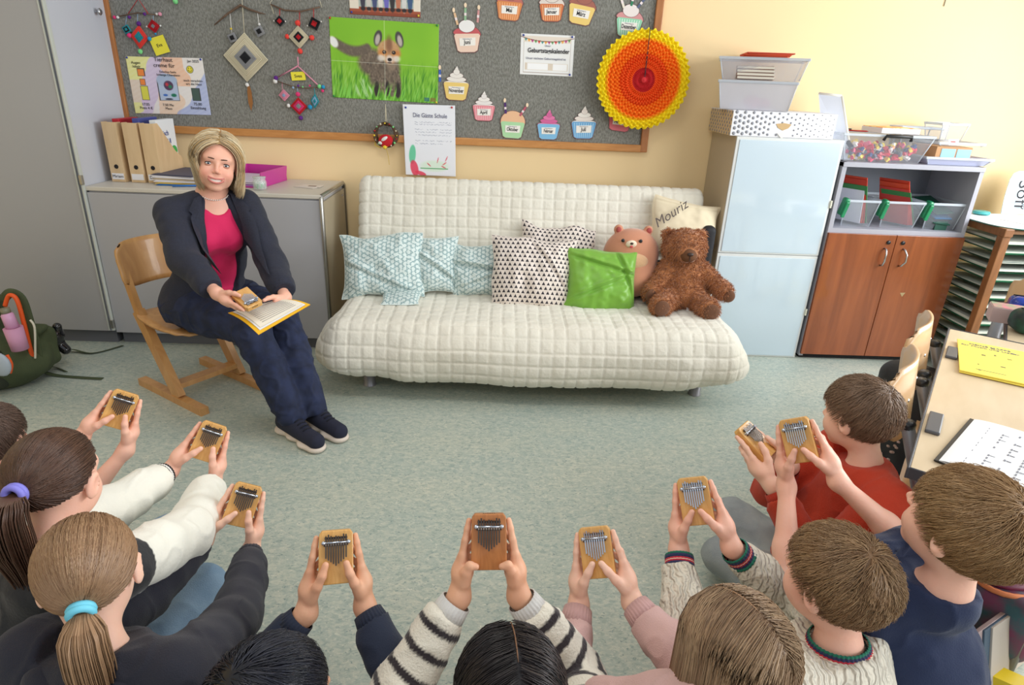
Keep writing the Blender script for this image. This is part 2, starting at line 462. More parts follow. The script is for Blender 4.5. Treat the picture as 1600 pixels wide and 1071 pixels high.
ink = M('black_ink', (38, 36, 40), .7); ink2 = M('blue_grey_ink', (90, 92, 120), .7)
paper = M('white_paper', (240, 240, 240), .75); yellow_note = M('yellow_note', (238, 225, 62), .7)
pinm = [M('pin_blue', (40, 60, 150), .3), M('pin_red', (190, 40, 40), .3), M('pin_green', (40, 130, 70), .3), M('pin_yellow', (230, 200, 60), .3)]
def pin(parent, x, z, k=0, y=Y0-.004):
    b = B(); b.sphere((x, y-.003, z), (.006, .004, .006), n=10); b.out('push_pin', pinm[k], parent, world=True)
def quad_sheet(parent, cs, fn, nx, nz, y, name='sheet', mat=None, curl=.0):
    """a sheet of paper hung on the wall between four corners (x, z): TL TR BR BL; fn(u, v) -> print colours"""
    u, v = np.meshgrid(np.linspace(0, 1, nx), np.linspace(0, 1, nz), indexing='ij')
    TL, TR, BR, BL = [np.array(c) for c in cs]
    P = ((1-u)*(1-v))[..., None]*TL+(u*(1-v))[..., None]*TR+(u*v)[..., None]*BR+((1-u)*v)[..., None]*BL
    yy = y-.0015-curl*(np.sin(u*math.pi)*.3+v**3)
    X = np.stack([P[..., 0], yy, P[..., 1]], -1).reshape(-1, 3)
    c = fn(u, v).reshape(-1, 3)
    c = np.clip(c/255, 0, 1); c = np.where(c <= .04045, c/12.92, ((c+.055)/1.055)**2.4)
    idx = np.arange(nx*nz).reshape(nx, nz)
    F = np.stack([idx[:-1, :-1], idx[:-1, 1:], idx[1:, 1:], idx[1:, :-1]], -1).reshape(-1, 4)
    X2 = X.copy(); X2[:, 1] += .0008
    n = len(X); bor = []
    for e in (idx[:, 0], idx[-1, :], idx[::-1, -1], idx[0, ::-1]):
        bor += [(e[i], e[i+1], e[i+1]+n, e[i]+n) for i in range(len(e)-1)]
    F = np.concatenate([F, F[:, ::-1]+n, np.array(bor)])
    return mkmesh(name, np.concatenate([X, X2]), F, mat or attr_mat('printed_paper', .55), parent, col=np.concatenate([c, c]), world=True, smooth=True)
def paint(n, bgc):
    return np.zeros(n+(3,))+np.array(bgc, float)
def mixc(C, m, c):
    m = np.clip(m, 0, 1)[..., None]; return C*(1-m)+np.array(c, float)*m
def sm(x, a, b): t = np.clip((x-a)/(b-a), 0, 1); return t*t*(3-2*t)
def blob(u, v, cx, cy, rx, ry, rot=0, soft=.25):
    x, y = u-cx, v-cy; c, s = math.cos(rot), math.sin(rot); X = (x*c+y*s)/rx; Y = (-x*s+y*c)/ry
    return 1-sm(np.sqrt(X*X+Y*Y), 1-soft, 1+soft)
def N2(u, v, su, sv, seed): return vnoise(np.stack([u*su, v*sv, np.zeros_like(u)], -1), 1.0, seed)

# --- fox poster: u 0..1 left-right (0.60 m), v 0..1 top-bottom (0.42 m)
def fox(u, v):
    a = 1.42; x = u*a
    C = paint(u.shape, (128, 190, 40))
    n = N2(x, v, 4, 4, 1); C = mixc(C, n*.5+.3, (150, 205, 50))
    C = mixc(C, sm(v, .35, 1)*.6, (92, 165, 45))
    g = N2(x, v, 60, 9, 2)+.6*N2(x+.3*v, v, 90, 12, 3)
    gm = sm(v, .45, .75)
    C = mixc(C, gm*np.clip(g*.9, 0, 1), (165, 215, 110)); C = mixc(C, gm*np.clip(-g*.9, 0, 1), (45, 115, 30))
    fur = N2(x, v, 70, 45, 5)
    def F(m, c, d=22): return mixc(C, m, np.array(c, float))+0
    body = np.maximum.reduce([blob(x, v, .53, .52, .17, .17, .15), blob(x, v, .64, .66, .15, .22), blob(x, v, .78, .60, .13, .18)])
    for k, (cx, w) in enumerate(((.60, .045), (.72, .04), (.88, .045), (.80, .04))):
        body = np.maximum(body, blob(x, v, cx, .80-.02*(k % 2), w, .17, 0, .2)*(v < .95))
    C = mixc(C, body, (112, 98, 84)); C = mixc(C, body*np.clip(fur, 0, 1)*.7, (165, 148, 128)); C = mixc(C, body*np.clip(-fur, 0, 1)*.7, (62, 52, 46))
    leg = np.maximum.reduce([blob(x, v, .60, .86, .035, .1), blob(x, v, .88, .86, .035, .1), blob(x, v, .74, .84, .03, .09)])
    C = mixc(C, leg, (44, 36, 34))
    chest = blob(x, v, .80, .52, .07, .10); C = mixc(C, chest*.7, (150, 130, 110))
    tl = 0
    for i in range(14):
        s = i/13; tl = np.maximum(tl, blob(x, v, .06+.42*s, .30+.10*math.sin(s*2.6), .05, .055+.012*math.sin(s*3), 0, .35))
    C = mixc(C, tl, (104, 92, 80)); C = mixc(C, tl*np.clip(fur, 0, 1)*.6, (150, 135, 115))
    C = mixc(C, blob(x, v, .045, .30, .05, .075, -.6), (238, 238, 236))
    for sx, ex in ((-1, .625), (1, .905)):
        C = mixc(C, blob(x, v, ex, .22, .052, .10, -.22*sx, .15), (70, 66, 66)); C = mixc(C, blob(x, v, ex+.005*sx, .235, .030, .07, -.22*sx, .3), (190, 180, 172))
    hd = np.maximum(blob(x, v, .765, .365, .150, .135, 0, .15), blob(x, v, .775, .44, .09, .09, 0, .2))
    C = mixc(C, hd, (196, 150, 104)); C = mixc(C, hd*np.clip(fur, 0, 1)*.6, (222, 190, 150))
    C = mixc(C, blob(x, v, .77, .29, .04, .10, 0, .6)*.8, (128, 86, 62))
    for cx in (.70, .85): C = mixc(C, blob(x, v, cx+(.015 if cx > .8 else -.015), .40, .055, .04, 0, .6)*.8, (206, 128, 62))
    C = mixc(C, blob(x, v, .665, .46, .05, .04, 0, .5)*.8, (235, 228, 220)); C = mixc(C, blob(x, v, .865, .46, .05, .04, 0, .5)*.8, (235, 228, 220))
    for cx in (.705, .83):
        C = mixc(C, blob(x, v, cx, .385, .026, .024, 0, .2), (40, 30, 26)); C = mixc(C, blob(x, v, cx-.005, .38, .008, .008), (170, 150, 130))
    C = mixc(C, blob(x, v, .775, .47, .050, .05, 0, .4), (225, 205, 190)); C = mixc(C, blob(x, v, .775, .475, .028, .022, 0, .2), (28, 24, 26))
    C = mixc(C, blob(x, v, .775, .515, .03, .010, 0, .4)*.8, (60, 45, 42))
    fg = N2(x+.25*v, v, 75, 7, 9); fm = sm(v, .74, .92)*sm(fg, .0, .25)
    C = mixc(C, fm, (130, 205, 80)); C = mixc(C, blob(x, v, .43, .86, .12, .12)*sm(np.abs(N2(x-.4*v, v, 60, 6, 12)), .2, .5), (175, 215, 150))
    C = mixc(C, (np.abs(u-.5) < .004)*.35, (230, 240, 220)); C = mixc(C, (np.abs(v-.53) < .004)*.5, (235, 240, 225))
    C = mixc(C, ((u > .87) & (u < .92) & (v > .93) & (v < .98))*.6, (40, 90, 140)); C = mixc(C, ((u > .93) & (u < .98) & (v > .93) & (v < .98))*.5, (160, 80, 60))
    return C
t = thing('fox_poster', 'large green poster of a fox cub standing in grass', 'poster', (-.67, Y0, 1.37))
cs = [wx(514, 26), wx(686, 38), wx(684, 162), wx(520, 152)]
quad_sheet(t, cs, fox, 230, 165, Y0)
for i, (px, py) in enumerate(((516, 28), (683, 40), (682, 160), (522, 150))): pin(t, *wx(px, py), (1, 2, 3, 2)[i])
# --- class photograph above the fox
def cls(u, v):
    C = paint(u.shape, (165, 82, 52)); C = mixc(C, (v < .84)*1.0, (175, 185, 175)); C = mixc(C, (v < .7)*1.0, (120, 150, 150))
    C = mixc(C, ((u < .13) | (u > .9))*(v < .88), (232, 222, 205))
    for k in range(9):
        cc = [(60, 60, 75), (205, 200, 190), (70, 80, 120), (228, 222, 215), (110, 105, 190), (50, 45, 48), (195, 120, 90), (214, 214, 210), (60, 90, 130)][k]
        C = mixc(C, blob(u, v, .19+.083*k, .62, .036, .30, 0, .15), cc); C = mixc(C, blob(u, v, .19+.083*k, .25, .026, .06, 0, .15), (214, 168, 140))
        C = mixc(C, blob(u, v, .19+.083*k, .87, .035, .04), (40, 32, 34))
    return mixc(C, (v > .93)*.5, (120, 50, 35))
t = thing('class_photograph', 'colour photograph of children in a row pinned above the fox poster', 'photograph', (-.62, Y0, 1.83))
x0, z0 = wx(547, 22); x1, z1 = wx(657, 28)
quad_sheet(t, [(x0-.003, z0+.24), (x1+.003, z0+.24), (x1, z1), (x0, z0)], cls, 120, 70, Y0)
pin(t, x0+.01, z0+.01, 0); pin(t, x1-.01, z1+.01, 3)
# --- the child's advertisement drawing
def draw1(u, v):
    C = paint(u.shape, (238, 232, 226)); n = N2(u, v, 5, 5, 4)*.08
    C = mixc(C, ((u+v*.25+n) < .30)*.75, (240, 236, 130)); C = mixc(C, ((u+v*.25+n) > .30)*((u+v*.45+n) < .62)*.6, (205, 180, 222))
    C = mixc(C, ((u+n) > .47)*((u+n) < .78)*(v < .5)*.75, (248, 190, 150)); C = mixc(C, ((u+n) > .3)*((u+n) < .65)*(v > .62)*.7, (246, 206, 170))
    C = mixc(C, (u+v*.5-1.12+n > -.02)*(v > .1)*.75, (160, 176, 226)); C = mixc(C, ((u < .2) & (v > .4) & (v < .8))*.5, (225, 190, 225))
    s = np.sin((u*60+v*80))*.5+.5; C = mixc(C, s*.12, (255, 255, 255))
    def rect(C, a, b, c, d, col, line=(60, 60, 60)):
        C = mixc(C, ((u > a) & (u < b) & (v > c) & (v < d))*1.0, line); e = .008
        return mixc(C, ((u > a+e) & (u < b-e) & (v > c+e*1.4) & (v < d-e*1.4))*1.0, col)
    C = rect(C, .115, .215, .20, .34, (246, 140, 62)); C = rect(C, .13, .205, .38, .50, (246, 140, 62)); C = rect(C, .125, .225, .50, .76, (226, 220, 80))
    C = rect(C, .355, .62, .39, .76, (186, 200, 222)); C = mixc(C, blob(u, v, .487, .40, .135, .12, 0, .06), (176, 192, 216))
    C = mixc(C, blob(u, v, .50, .49, .062, .085, 0, .08), (90, 60, 90)); C = mixc(C, blob(u, v, .48, .47, .02, .03), (200, 60, 70)); C = mixc(C, blob(u, v, .52, .51, .025, .03), (40, 130, 90))
    C = mixc(C, blob(u, v, .44, .66, .03, .02), (60, 110, 190)); C = mixc(C, blob(u, v, .55, .66, .035, .03), (30, 120, 90)); C = mixc(C, blob(u, v, .48, .73, .05, .014), (40, 40, 60))
    C = rect(C, .79, .90, .52, .75, (70, 92, 84)); C = mixc(C, blob(u, v, .815, .20, .045, .065, 0, .08), (60, 60, 40)); C = mixc(C, blob(u, v, .815, .20, .038, .056, 0, .08), (240, 224, 60))
    for q in (.80, .832): C = mixc(C, blob(u, v, q, .18, .005, .014), (40, 40, 40))
    C = mixc(C, (np.abs(np.hypot((u-.815)/.7, v-.20)-.034) < .005)*(v > .21), (40, 40, 40))
    return C
t = thing('child_drawing', 'hand-drawn colourful Tierhautcreme advertisement sheet with prices', 'drawing', (-1.9, Y0, 1.25))
cs = [wx(196, 88), wx(316, 91), wx(330, 180), wx(212, 177)]
quad_sheet(t, cs, draw1, 150, 115, Y0)
def wtext(s, px, py, size, parent, mat=ink, y=Y0-.004, rot=0.0, align='CENTER', sx=1, bold=0):
    x, z = wx(px, py); R = rotm(0, rot, 0)@RW
    return text(s, size, mat, parent, R, (x, y, z), align=align, sx=sx, bold=bold, world=True)
for s, px, py, sz in (('Augen\n/elixir', 213, 101, .020), ('Tierhaut\ncreme für', 256, 98, .030), ('Eidechse Seele\nSchlange Chamäleon', 263, 115, .016), ('Jan 2025', 302, 96, .019),
                      ('auch verschön-\nert die Haut', 303, 129, .018), ('17.05\nPreis 4 €', 229, 166, .020), ('7.50 Mo\nMaus', 264, 167, .019), ('75.00\nEinzahlung', 310, 166, .021)):
    wtext(s, px, py, sz, t)
pin(t, *wx(199, 90), 0); pin(t, *wx(314, 93), 0)
# --- sticky notes
def note(px, py, w, h, rot, word, label):
    x, z = wx(px, py); t = thing('sticky_note', label, 'sticky note', (x, Y0, z), group=None)
    R = rotm(0, rot, 0); b = B(); b.box((x, Y0-.012, z), (w, .0008, h), R=R); b.out('note_sheet', yellow_note, t, world=True)
    text(word, .024, ink, t, R@RW, (x, Y0-.0135, z), world=True)
note(251, 71, .085, .09, -.30, 'Eva', 'yellow sticky note reading Eva below a small yarn mobile')
note(467, 119, .08, .045, -.08, 'Svea', 'small yellow note reading Svea on a pink triangle mobile')
# --- letter below the fox
def letter(u, v):
    C = paint(u.shape, (238, 240, 246))
    for r in [.24, .27, .34, .38, .42, .50, .54]:
        C = mixc(C, (np.abs(v-r+.004*np.sin(u*90)) < .004)*(u > .22)*(u < (.93 if r != .54 else .75))*(N2(u, v, 60, 90, 3) > -.3)*.5, (110, 115, 140))
    C = mixc(C, blob(u, v, .15, .70, .065, .14, .15, .1)*.85, (90, 200, 150))
    C = mixc(C, blob(u, v, .18, .90, .075, .12, -.3, .12)*.85, (232, 60, 88)); C = mixc(C, blob(u, v, .30, .97, .11, .03, .2, .1)*.85, (232, 60, 88))
    C = mixc(C, blob(u, v, .58, .86, .28, .08)*.4, (200, 240, 190)); C = mixc(C, (np.abs(v-.895) < .006)*(u > .3)*(u < .85), (90, 170, 110))
    for (a, b2, r) in ((.47, .84, .6), (.65, .77, -1.2), (.78, .82, -.5), (.76, .87, .3), (.82, .75, -1)): C = mixc(C, blob(u, v, a, b2, .045, .008, r), (220, 60, 80))
    return C
t = thing('handwritten_letter', 'white handwritten letter with a red and green drawing under the fox poster', 'letter', (-.42, Y0, 1.0))
cs = [wx(629, 163, -.045), wx(711, 165, -.045), wx(712, 276, -.045), wx(634, 273, -.045)]
quad_sheet(t, cs, letter, 110, 140, -.045, curl=.0)
x, z = wx(672, 181, -.045); text('Die Gäste Schule', .034, ink2, t, RW, (x, -.049, z), world=True, sx=.85)
pin(t, *wx(634, 168, -.045), 0, -.047); pin(t, *wx(706, 168, -.045), 1, -.047)

# --- birthday calendar sheet
t = thing('birthday_calendar_sheet', 'white sheet headed Geburtstagskalender with bunting in the middle of the board', 'sign', (.25, Y0, 1.55))
def cal(u, v):
    C = paint(u.shape, (240, 240, 238))
    e = ((np.abs(u-.06) < .006) | (np.abs(u-.94) < .006))*(v > .06)*(v < .94)+((np.abs(v-.94) < .01))*(u > .06)*(u < .94)
    C = mixc(C, e, (175, 160, 150)); C = mixc(C, ((v > .05) & (v < .2) & (u > .06) & (u < .94))*.7, (228, 210, 190))
    k = .07+.10*(1-(2*u-1)**2)
    tri = (v > k)*(v < k+.075*(1-2*np.abs((u*16) % 1-.5)))*(u > .08)*(u < .93)
    pal = np.array([(220, 60, 60), (60, 150, 140), (240, 170, 60), (190, 70, 140), (90, 160, 90)], float)
    C = np.where(tri[..., None] > 0, pal[(np.floor(u*16).astype(int)) % 5], C); C = mixc(C, np.abs(v-k) < .008, (120, 60, 50))
    C = mixc(C, ((v > .70) & (v < .88) & (u > .09) & (u < .9)), (222, 208, 190)); C = mixc(C, ((v > .715) & (v < .865) & (u > .14) & (u < .53)), (248, 248, 248)); C = mixc(C, ((v > .715) & (v < .865) & (u > .62) & (u < .89)), (248, 248, 248))
    return C
quad_sheet(t, [wx(814, 52), wx(898, 56), wx(894, 120), wx(812, 116)], cal, 150, 110, Y0)
wtext('Unser', 856, 72, .014, t, ink2); wtext('Geburtstagskalender', 857, 80, .033, t, sx=.86, bold=.0006); wtext('Unser nächstes Geburtstagskind ist', 853, 92, .016, t, ink2)
for i, (px, py) in enumerate(((818, 55), (894, 58), (890, 117))): pin(t, *wx(px, py), 0)

# --- birthday cupcakes
def cupcake(px, py, wpx, wc, fc, month, style=0, rot=0.0, candles=(), stripe=None, cream2=None, where=''):
    x, z = wx(px, py); s = wpx/984*3.98/.13
    names = {'Mai': 'orange striped case cropped at the board top'}
    t = thing('paper_cupcake', where, 'paper cupcake', (x, Y0, z), rot=(0, rot, 0))
    t.scale = (s, 1, s)
    y = -.003
    def poly(name, pts, m, d=.0012, y=y):
        b = B(); b.prism(pts, y, y-d, 0); return b.out(name, m, t)
    cm = M('card_'+'_'.join(map(str, wc)), wc, .6); fm = M('card_'+'_'.join(map(str, fc)), fc, .6); wm = M('card_white', (244, 240, 232), .6); om = M('card_outline', (120, 80, 80), .6)
    case = [(-.065, .01), (-.058, .018), (.058, .018), (.065, .01), (.05, -.058), (.035, -.066), (-.035, -.066), (-.05, -.058)]
    poly('card_edge', [(a*1.05, c*1.05-.0005) for a, c in case], om, .0008)
    w = poly('cupcake_case', case, cm, .001, y-.0008)
    if stripe:
        sb = B()
        for k in range(-4, 5): sb.prism([(k*.0125-.002, .012), (k*.0125+.002, .012), (k*.0105+.002, -.062), (k*.0105-.002, -.062)], y-.0018, y-.0022, 0)
        sb.out('case_stripes', M('card_'+'_'.join(map(str, stripe)), stripe, .6), t)
    fr = []
    if style == 0:   # layered swirl
        for k, (w2, h) in enumerate(((.064, .020), (.050, .040), (.034, .058), (.016, .074))):
            fr.append([(w2*math.cos(q)*1.0, h-.006+.013*math.sin(q)) for q in np.linspace(0, 2*math.pi, 18)[:-1]])
        fr.append([(-.01, .08), (.01, .08), (.002, .097)])
    elif style == 1:   # dome
        fr.append([(.066*math.cos(q), .018+.056*max(0, math.sin(q))-.008*(math.sin(q) < 0)) for q in np.linspace(0, 2*math.pi, 28)[:-1]])
    else:   # big rounded icing
        fr.append([(.066*math.cos(q)*(1-.05*math.sin(6*q)), .020+.030*math.sin(q)+.002*math.sin(8*q)) for q in np.linspace(0, 2*math.pi, 40)[:-1]])
        fr.append([(.040*math.cos(q), .052+.028*math.sin(q)) for q in np.linspace(0, 2*math.pi, 24)[:-1]])
    fb = B(); ob = B()
    for k, p in enumerate(fr):
        c = np.mean(p, axis=0); ob.prism([tuple((np.array(q)-c)*1.06+c) for q in p], y-.0010-.0004*k, y-.0013-.0004*k)
        fb.prism(p, y-.0012-.0004*k, y-.0015-.0004*k, 0 if (k % 2 == 0 or not cream2) else 1)
    ob.out('frosting_outline', om, t); fb.out('frosting', [fm, M('card_'+'_'.join(map(str, cream2 or fc)), cream2 or fc, .6)], t)
    poly('name_label', [(-.040, -.002), (.042, .001), (.040, -.036), (-.038, -.038)], wm, .0012, y-.0022)
    text(month, .026, ink, t, RW, (0, y-.0038, -.021), sx=.85 if len(month) < 7 else .66, bold=.0006)
    text('Geburtstag im', .008, ink2, t, RW, (0, y-.0038, -.006))
    for (cx, cz, r2, cc) in candles:
        b = B(); R = rotm(0, r2, 0); b.box((cx, y-.002, cz), (.011, .0015, .055), R=R); b.box(np.array((cx, y-.0025, cz))+R@np.array((0, 0, .0)), (.0115, .0016, .012), R=R, m=1)
        tip = np.array((cx, y-.002, cz))+R@np.array((0, 0, .040)); b.prism([(tip[0]+.007*math.cos(q), tip[2]+.011*math.sin(q)) for q in np.linspace(0, 2*math.pi, 11)[:-1]], y-.002, y-.0032, 2)
        b.out('candle', [M('card_'+'_'.join(map(str, cc)), cc, .6), M('candle_band', (240, 225, 225), .6), M('candle_flame', (248, 222, 190), .6)], t)
    return t
OR, YE, GR, BL, PK = (214, 140, 84), (238, 206, 120), (176, 220, 170), (128, 178, 220), (232, 140, 150)
cupcake(796, 9, 35, (222, 140, 80), (190, 110, 100), 'Mai', 2, .05, stripe=(245, 180, 130), where='cupcake card for Mai at the top edge, orange striped case')
cupcake(862, 12, 33, (214, 120, 70), (225, 215, 205), 'Januar', 2, -.03, stripe=(240, 190, 140), where='cupcake card for Januar at the top edge, orange red case')
cupcake(909, 15, 36, YE, (165, 100, 85), 'März', 2, .15, where='cupcake card for März at the top edge, yellow case with chocolate icing')
cupcake(730, 59, 36, (240, 210, 190), (200, 90, 95), 'Juni', 2, -.05, cream2=(240, 238, 236), candles=((-.052, .085, -.25, (230, 190, 150)), (-.005, .105, .05, (150, 190, 150)), (.058, .095, .12, (210, 150, 150))), where='cupcake card for Juni with three candles and red icing')
cupcake(983, 35, 36, (150, 214, 178), (214, 150, 150), 'Dezember', 2, .06, stripe=(225, 245, 232), cream2=(236, 226, 222), candles=((-.05, .085, -.5, (236, 226, 210)), (.045, .09, .6, (90, 100, 130)), (.0, .10, .1, (40, 130, 90))), where='cupcake card for Dezember with green striped case beside the paper fan')
cupcake(713, 135, 36, YE, (238, 232, 224), 'November', 0, .02, candles=((-.085, .045, -.03, (60, 100, 180)),), where='cupcake card for November with yellow case and a blue candle')
cupcake(756, 170, 32, PK, (242, 236, 230), 'April', 0, .0, stripe=(245, 195, 200), cream2=(236, 230, 226), where='cupcake card for April with pink striped case and cherry')
cupcake(801, 196, 35, GR, (238, 190, 150), 'Oktober', 1, .03, candles=((-.045, .085, -.15, (80, 40, 110)), (.05, .075, .55, (190, 90, 110))), where='cupcake card for Oktober with green case and two candles')
cupcake(857, 199, 33, (130, 190, 228), (226, 120, 170), 'Februar', 0, .0, cream2=(214, 100, 156), where='cupcake card for Februar with blue case and pink swirl')
cupcake(912, 196, 36, (110, 170, 216), (240, 234, 226), 'Juli', 0, -.02, stripe=(170, 210, 236), cream2=(236, 226, 218), where='cupcake card for Juli with blue striped case and cherry')
cupcake(970, 184, 36, (214, 110, 120), (220, 150, 140), 'August', 1, .1, where='cupcake card for August half hidden behind the paper fan')

# --- paper fan (honeycomb rosette)
fx, fz = wx(1004, 125, -.09)
t = thing('paper_fan', 'round yellow orange red pleated paper fan hanging over the board corner', 'paper decoration', (fx, -.09, fz))
nr, na = 44, 352
r = np.linspace(.004, .262, nr); q = np.linspace(0, 2*math.pi, na+1)
RR, QQ = np.meshgrid(r, q, indexing='ij')
ring = (np.arange(nr) % 4 < 2).astype(float)
ple = np.sin(QQ*44+math.pi*ring[:, None])*np.minimum(.010, RR*.08)
rim = .010*np.cos(QQ*44)*(RR > .25)
yy = -.012-.016*np.sqrt(np.clip(1-(RR/.27)**2, 0, 1))-ple+.004*np.cos(RR*230)
RR2 = RR+rim*.6
P = np.stack([RR2*np.cos(QQ)*1.0, yy, RR2*np.sin(QQ)], -1)
b = B(); b.grid(P)
for k in range((nr-1)*na):
    i = k//na; rr = r[i]/.262; b.I[k] = 0 if rr < .24 else (1 if rr < .50 else (2 if rr < .76 else (3 if rr < .8 else 4)))
for k in range(len(b.S)): b.S[k] = False
pf = [M('tissue_red', (206, 40, 46), .8), M('tissue_dark_orange', (240, 96, 22), .8), M('tissue_orange', (248, 130, 18), .8), M('tissue_amber', (250, 172, 20), .8), M('tissue_yellow', (246, 222, 20), .8)]
b.out('rosette', pf, t)
b = B(); b.sphere((0, -.034, 0), (.016, .008, .016)); b.sphere((0, -.038, 0), (.007, .006, .007)); b.out('hub', pf[0], t)
b = B(); b.box((.004, -.034, .14), (.0035, .004, .25)); b.tube([(.006, -.03, .25), (.008, .06, .325)], .0012); b.out('hanging_string', M('dark_cord', (40, 36, 40), .7), t)

# --- yarn mobiles
yarn = lambda n, c: M('yarn_'+n, c, .95, bump=(900, .3))
YC = {'red': (196, 30, 40), 'coral': (236, 70, 60), 'cream': (214, 204, 176), 'black': (32, 32, 36), 'grey': (150, 150, 152), 'pink': (226, 60, 120), 'teal': (40, 150, 160), 'white': (232, 230, 226), 'purple': (96, 40, 130), 'lpink': (226, 150, 170), 'blue': (40, 150, 200), 'green': (130, 220, 140), 'yellow': (230, 200, 60), 'lblue': (150, 180, 210)}
def yc(n): return yarn(n, YC[n])
stick = wood('bare_twig', (82, 62, 50), (120, 96, 76), .8, 20)
def godseye(parent, px, py, wpx, cols, rot=0.0, poms=(), y=Y0-.014, hpx=None, name='gods_eye'):
    x, z = wx(px, py, y); s = wpx/984*3.95/2; sz = (hpx or wpx)/984*3.95/2
    R = rotm(0, rot, 0); k = len(cols); b = B()
    for i, c in enumerate(cols):
        f0 = 1-i/k; 
        pts = [(s*f0, 0), (0, sz*f0), (-s*f0, 0), (0, -sz*f0)]
        b.prism(pts, .004, -.003-.0028*i, i, R=R, c=(x, y, z))
        for r3 in range(3):     # wound yarn ridges
            f = f0-(r3+.5)/k/3.4
            P = [R@np.array((s*f, -.003-.0028*i, 0))+(x, y, z), R@np.array((0, -.003-.0028*i, sz*f))+(x, y, z), R@np.array((-s*f, -.003-.0028*i, 0))+(x, y, z), R@np.array((0, -.003-.0028*i, -sz*f))+(x, y, z)]
            b.tube(P, max(.0012, s/k/7), i, n=5, closed=True)
    o = b.out(name, [yc(c) for c in cols], parent, world=True)
    for (dx, dz, r, c) in poms:
        bb = B(); p = R@np.array((dx*s*1.12, 0, dz*sz*1.12)); bb.sphere(np.array((x, y, z))+p, r, n=10, noise=.12); bb.out('pom_pom', yc(c), parent, world=True)
    return o
def wtube(parent, pts, r, m, name='string', y=Y0-.014, n=6):
    P = [(lambda q: (q[0], y, q[1]))(wx(px, py, y)) for px, py in pts]
    b = B(); b.tube(P, r, n=n); return b.out(name, m, parent, world=True)
def bead(parent, px, py, r, c, y=Y0-.016):
    x, z = wx(px, py, y); b = B(); b.sphere((x, y, z), r, n=10, noise=.05); b.out('bead', yc(c), parent, world=True)
# left mobile
x, z = wx(215, 30); t = thing('yarn_mobile', 'small yarn mobile with teal, pink and red diamonds, leftmost on the board', 'mobile', (x, Y0, z))
wtube(t, [(200, 22), (216, -2), (232, 22)], .0022, yc('red'), 'cord'); wtube(t, [(178, 27), (215, 20), (250, 24)], .0035, stick, 'twig')
wtube(t, [(198, 25), (196, 40)], .0015, yc('lblue')); wtube(t, [(215, 22), (215, 45)], .0015, yc('lblue')); wtube(t, [(240, 23), (239, 35)], .0015, yc('lblue'))
godseye(t, 198, 46, 13, ['teal', 'black', 'teal'], .3); godseye(t, 218, 58, 24, ['coral', 'coral', 'teal', 'teal'], .12, ((-1, 0, .013, 'pink'), (1, 0, .011, 'blue'), (0, 1, .013, 'purple'), (0, -1.1, .013, 'green')), hpx=30)
godseye(t, 240, 41, 17, ['red', 'red', 'grey'], -.1, ((-1, 0, .005, 'white'), (1, 0, .005, 'white'), (0, -1, .006, 'blue')))
for px, c, r in ((179, 'pink', .009), (184, 'white', .008), (202, 'purple', .009), (226, 'purple', .009), (245, 'white', .007), (250, 'lpink', .010)): bead(t, px, 27-abs(px-215)*-.0+(0 if px < 215 else -5), r, c)
# second mobile, big cream diamond
x, z = wx(383, 60); t = thing('yarn_mobile', 'mobile with a big cream, grey and black yarn diamond and hanging feather', 'mobile', (x, Y0, z))
wtube(t, [(335, 39), (355, 22), (376, 8), (388, 14), (405, 20), (415, 22)], [.003, .006, .0075, .006, .005, .002], stick, 'twig'); wtube(t, [(378, -4), (382, 56)], .0018, yc('cream'))
wtube(t, [(359, 18), (362, 52)], .0015, yc('white')); wtube(t, [(402, 18), (405, 42)], .0015, yc('white'))
godseye(t, 384, 90, 62, ['cream', 'cream', 'grey', 'black'], .06, ((0, -1, .011, 'white'),), hpx=64); godseye(t, 363, 59, 15, ['grey', 'black'], .4); godseye(t, 405, 49, 16, ['grey', 'black'], .3)
bead(t, 361, 45, .006, 'yellow'); bead(t, 405, 38, .007, 'white')
x, z = wx(391, 152); b = B(); b.prism([(-.006, .07), (.002, .072), (.014, .03), (.018, -.03), (.006, -.075), (-.008, -.03), (-.010, .03)], -.002, .0, 0, R=rotm(0, .05, 0), c=(x, Y0-.012, z)); b.out('feather', M('brown_feather', (150, 98, 48), .7), t, world=True)
# red mobile
x, z = wx(467, 30); t = thing('yarn_mobile', 'mobile with three red and cream yarn diamonds on a bent twig', 'mobile', (x, Y0, z))
wtube(t, [(423, 7), (445, 16), (470, 18), (500, 11)], .0045, stick, 'twig'); wtube(t, [(428, 22), (422, 4), (430, -6)], .0015, yc('cream'), 'cord'); wtube(t, [(503, 12), (498, -4)], .0015, yc('cream'), 'cord')
for a in ((437, 14, 437, 25), (468, 16, 468, 42), (490, 12, 490, 28)): wtube(t, [(a[0], a[1]), (a[2], a[3])], .002, yc('red'))
godseye(t, 437, 33, 14, ['black', 'red'], 0, ((-1, 0, .004, 'white'), (1, 0, .004, 'white'))); godseye(t, 491, 37, 18, ['black', 'red'], -.3, ((-1, 0, .004, 'white'), (1, 0, .004, 'white')))
godseye(t, 467, 58, 29, ['cream', 'cream', 'black', 'red'], 0, ((-1, 0, .013, 'coral'), (1.1, 0, .014, 'coral'), (0, 1.1, .015, 'coral'), (0, -1.1, .015, 'coral')))
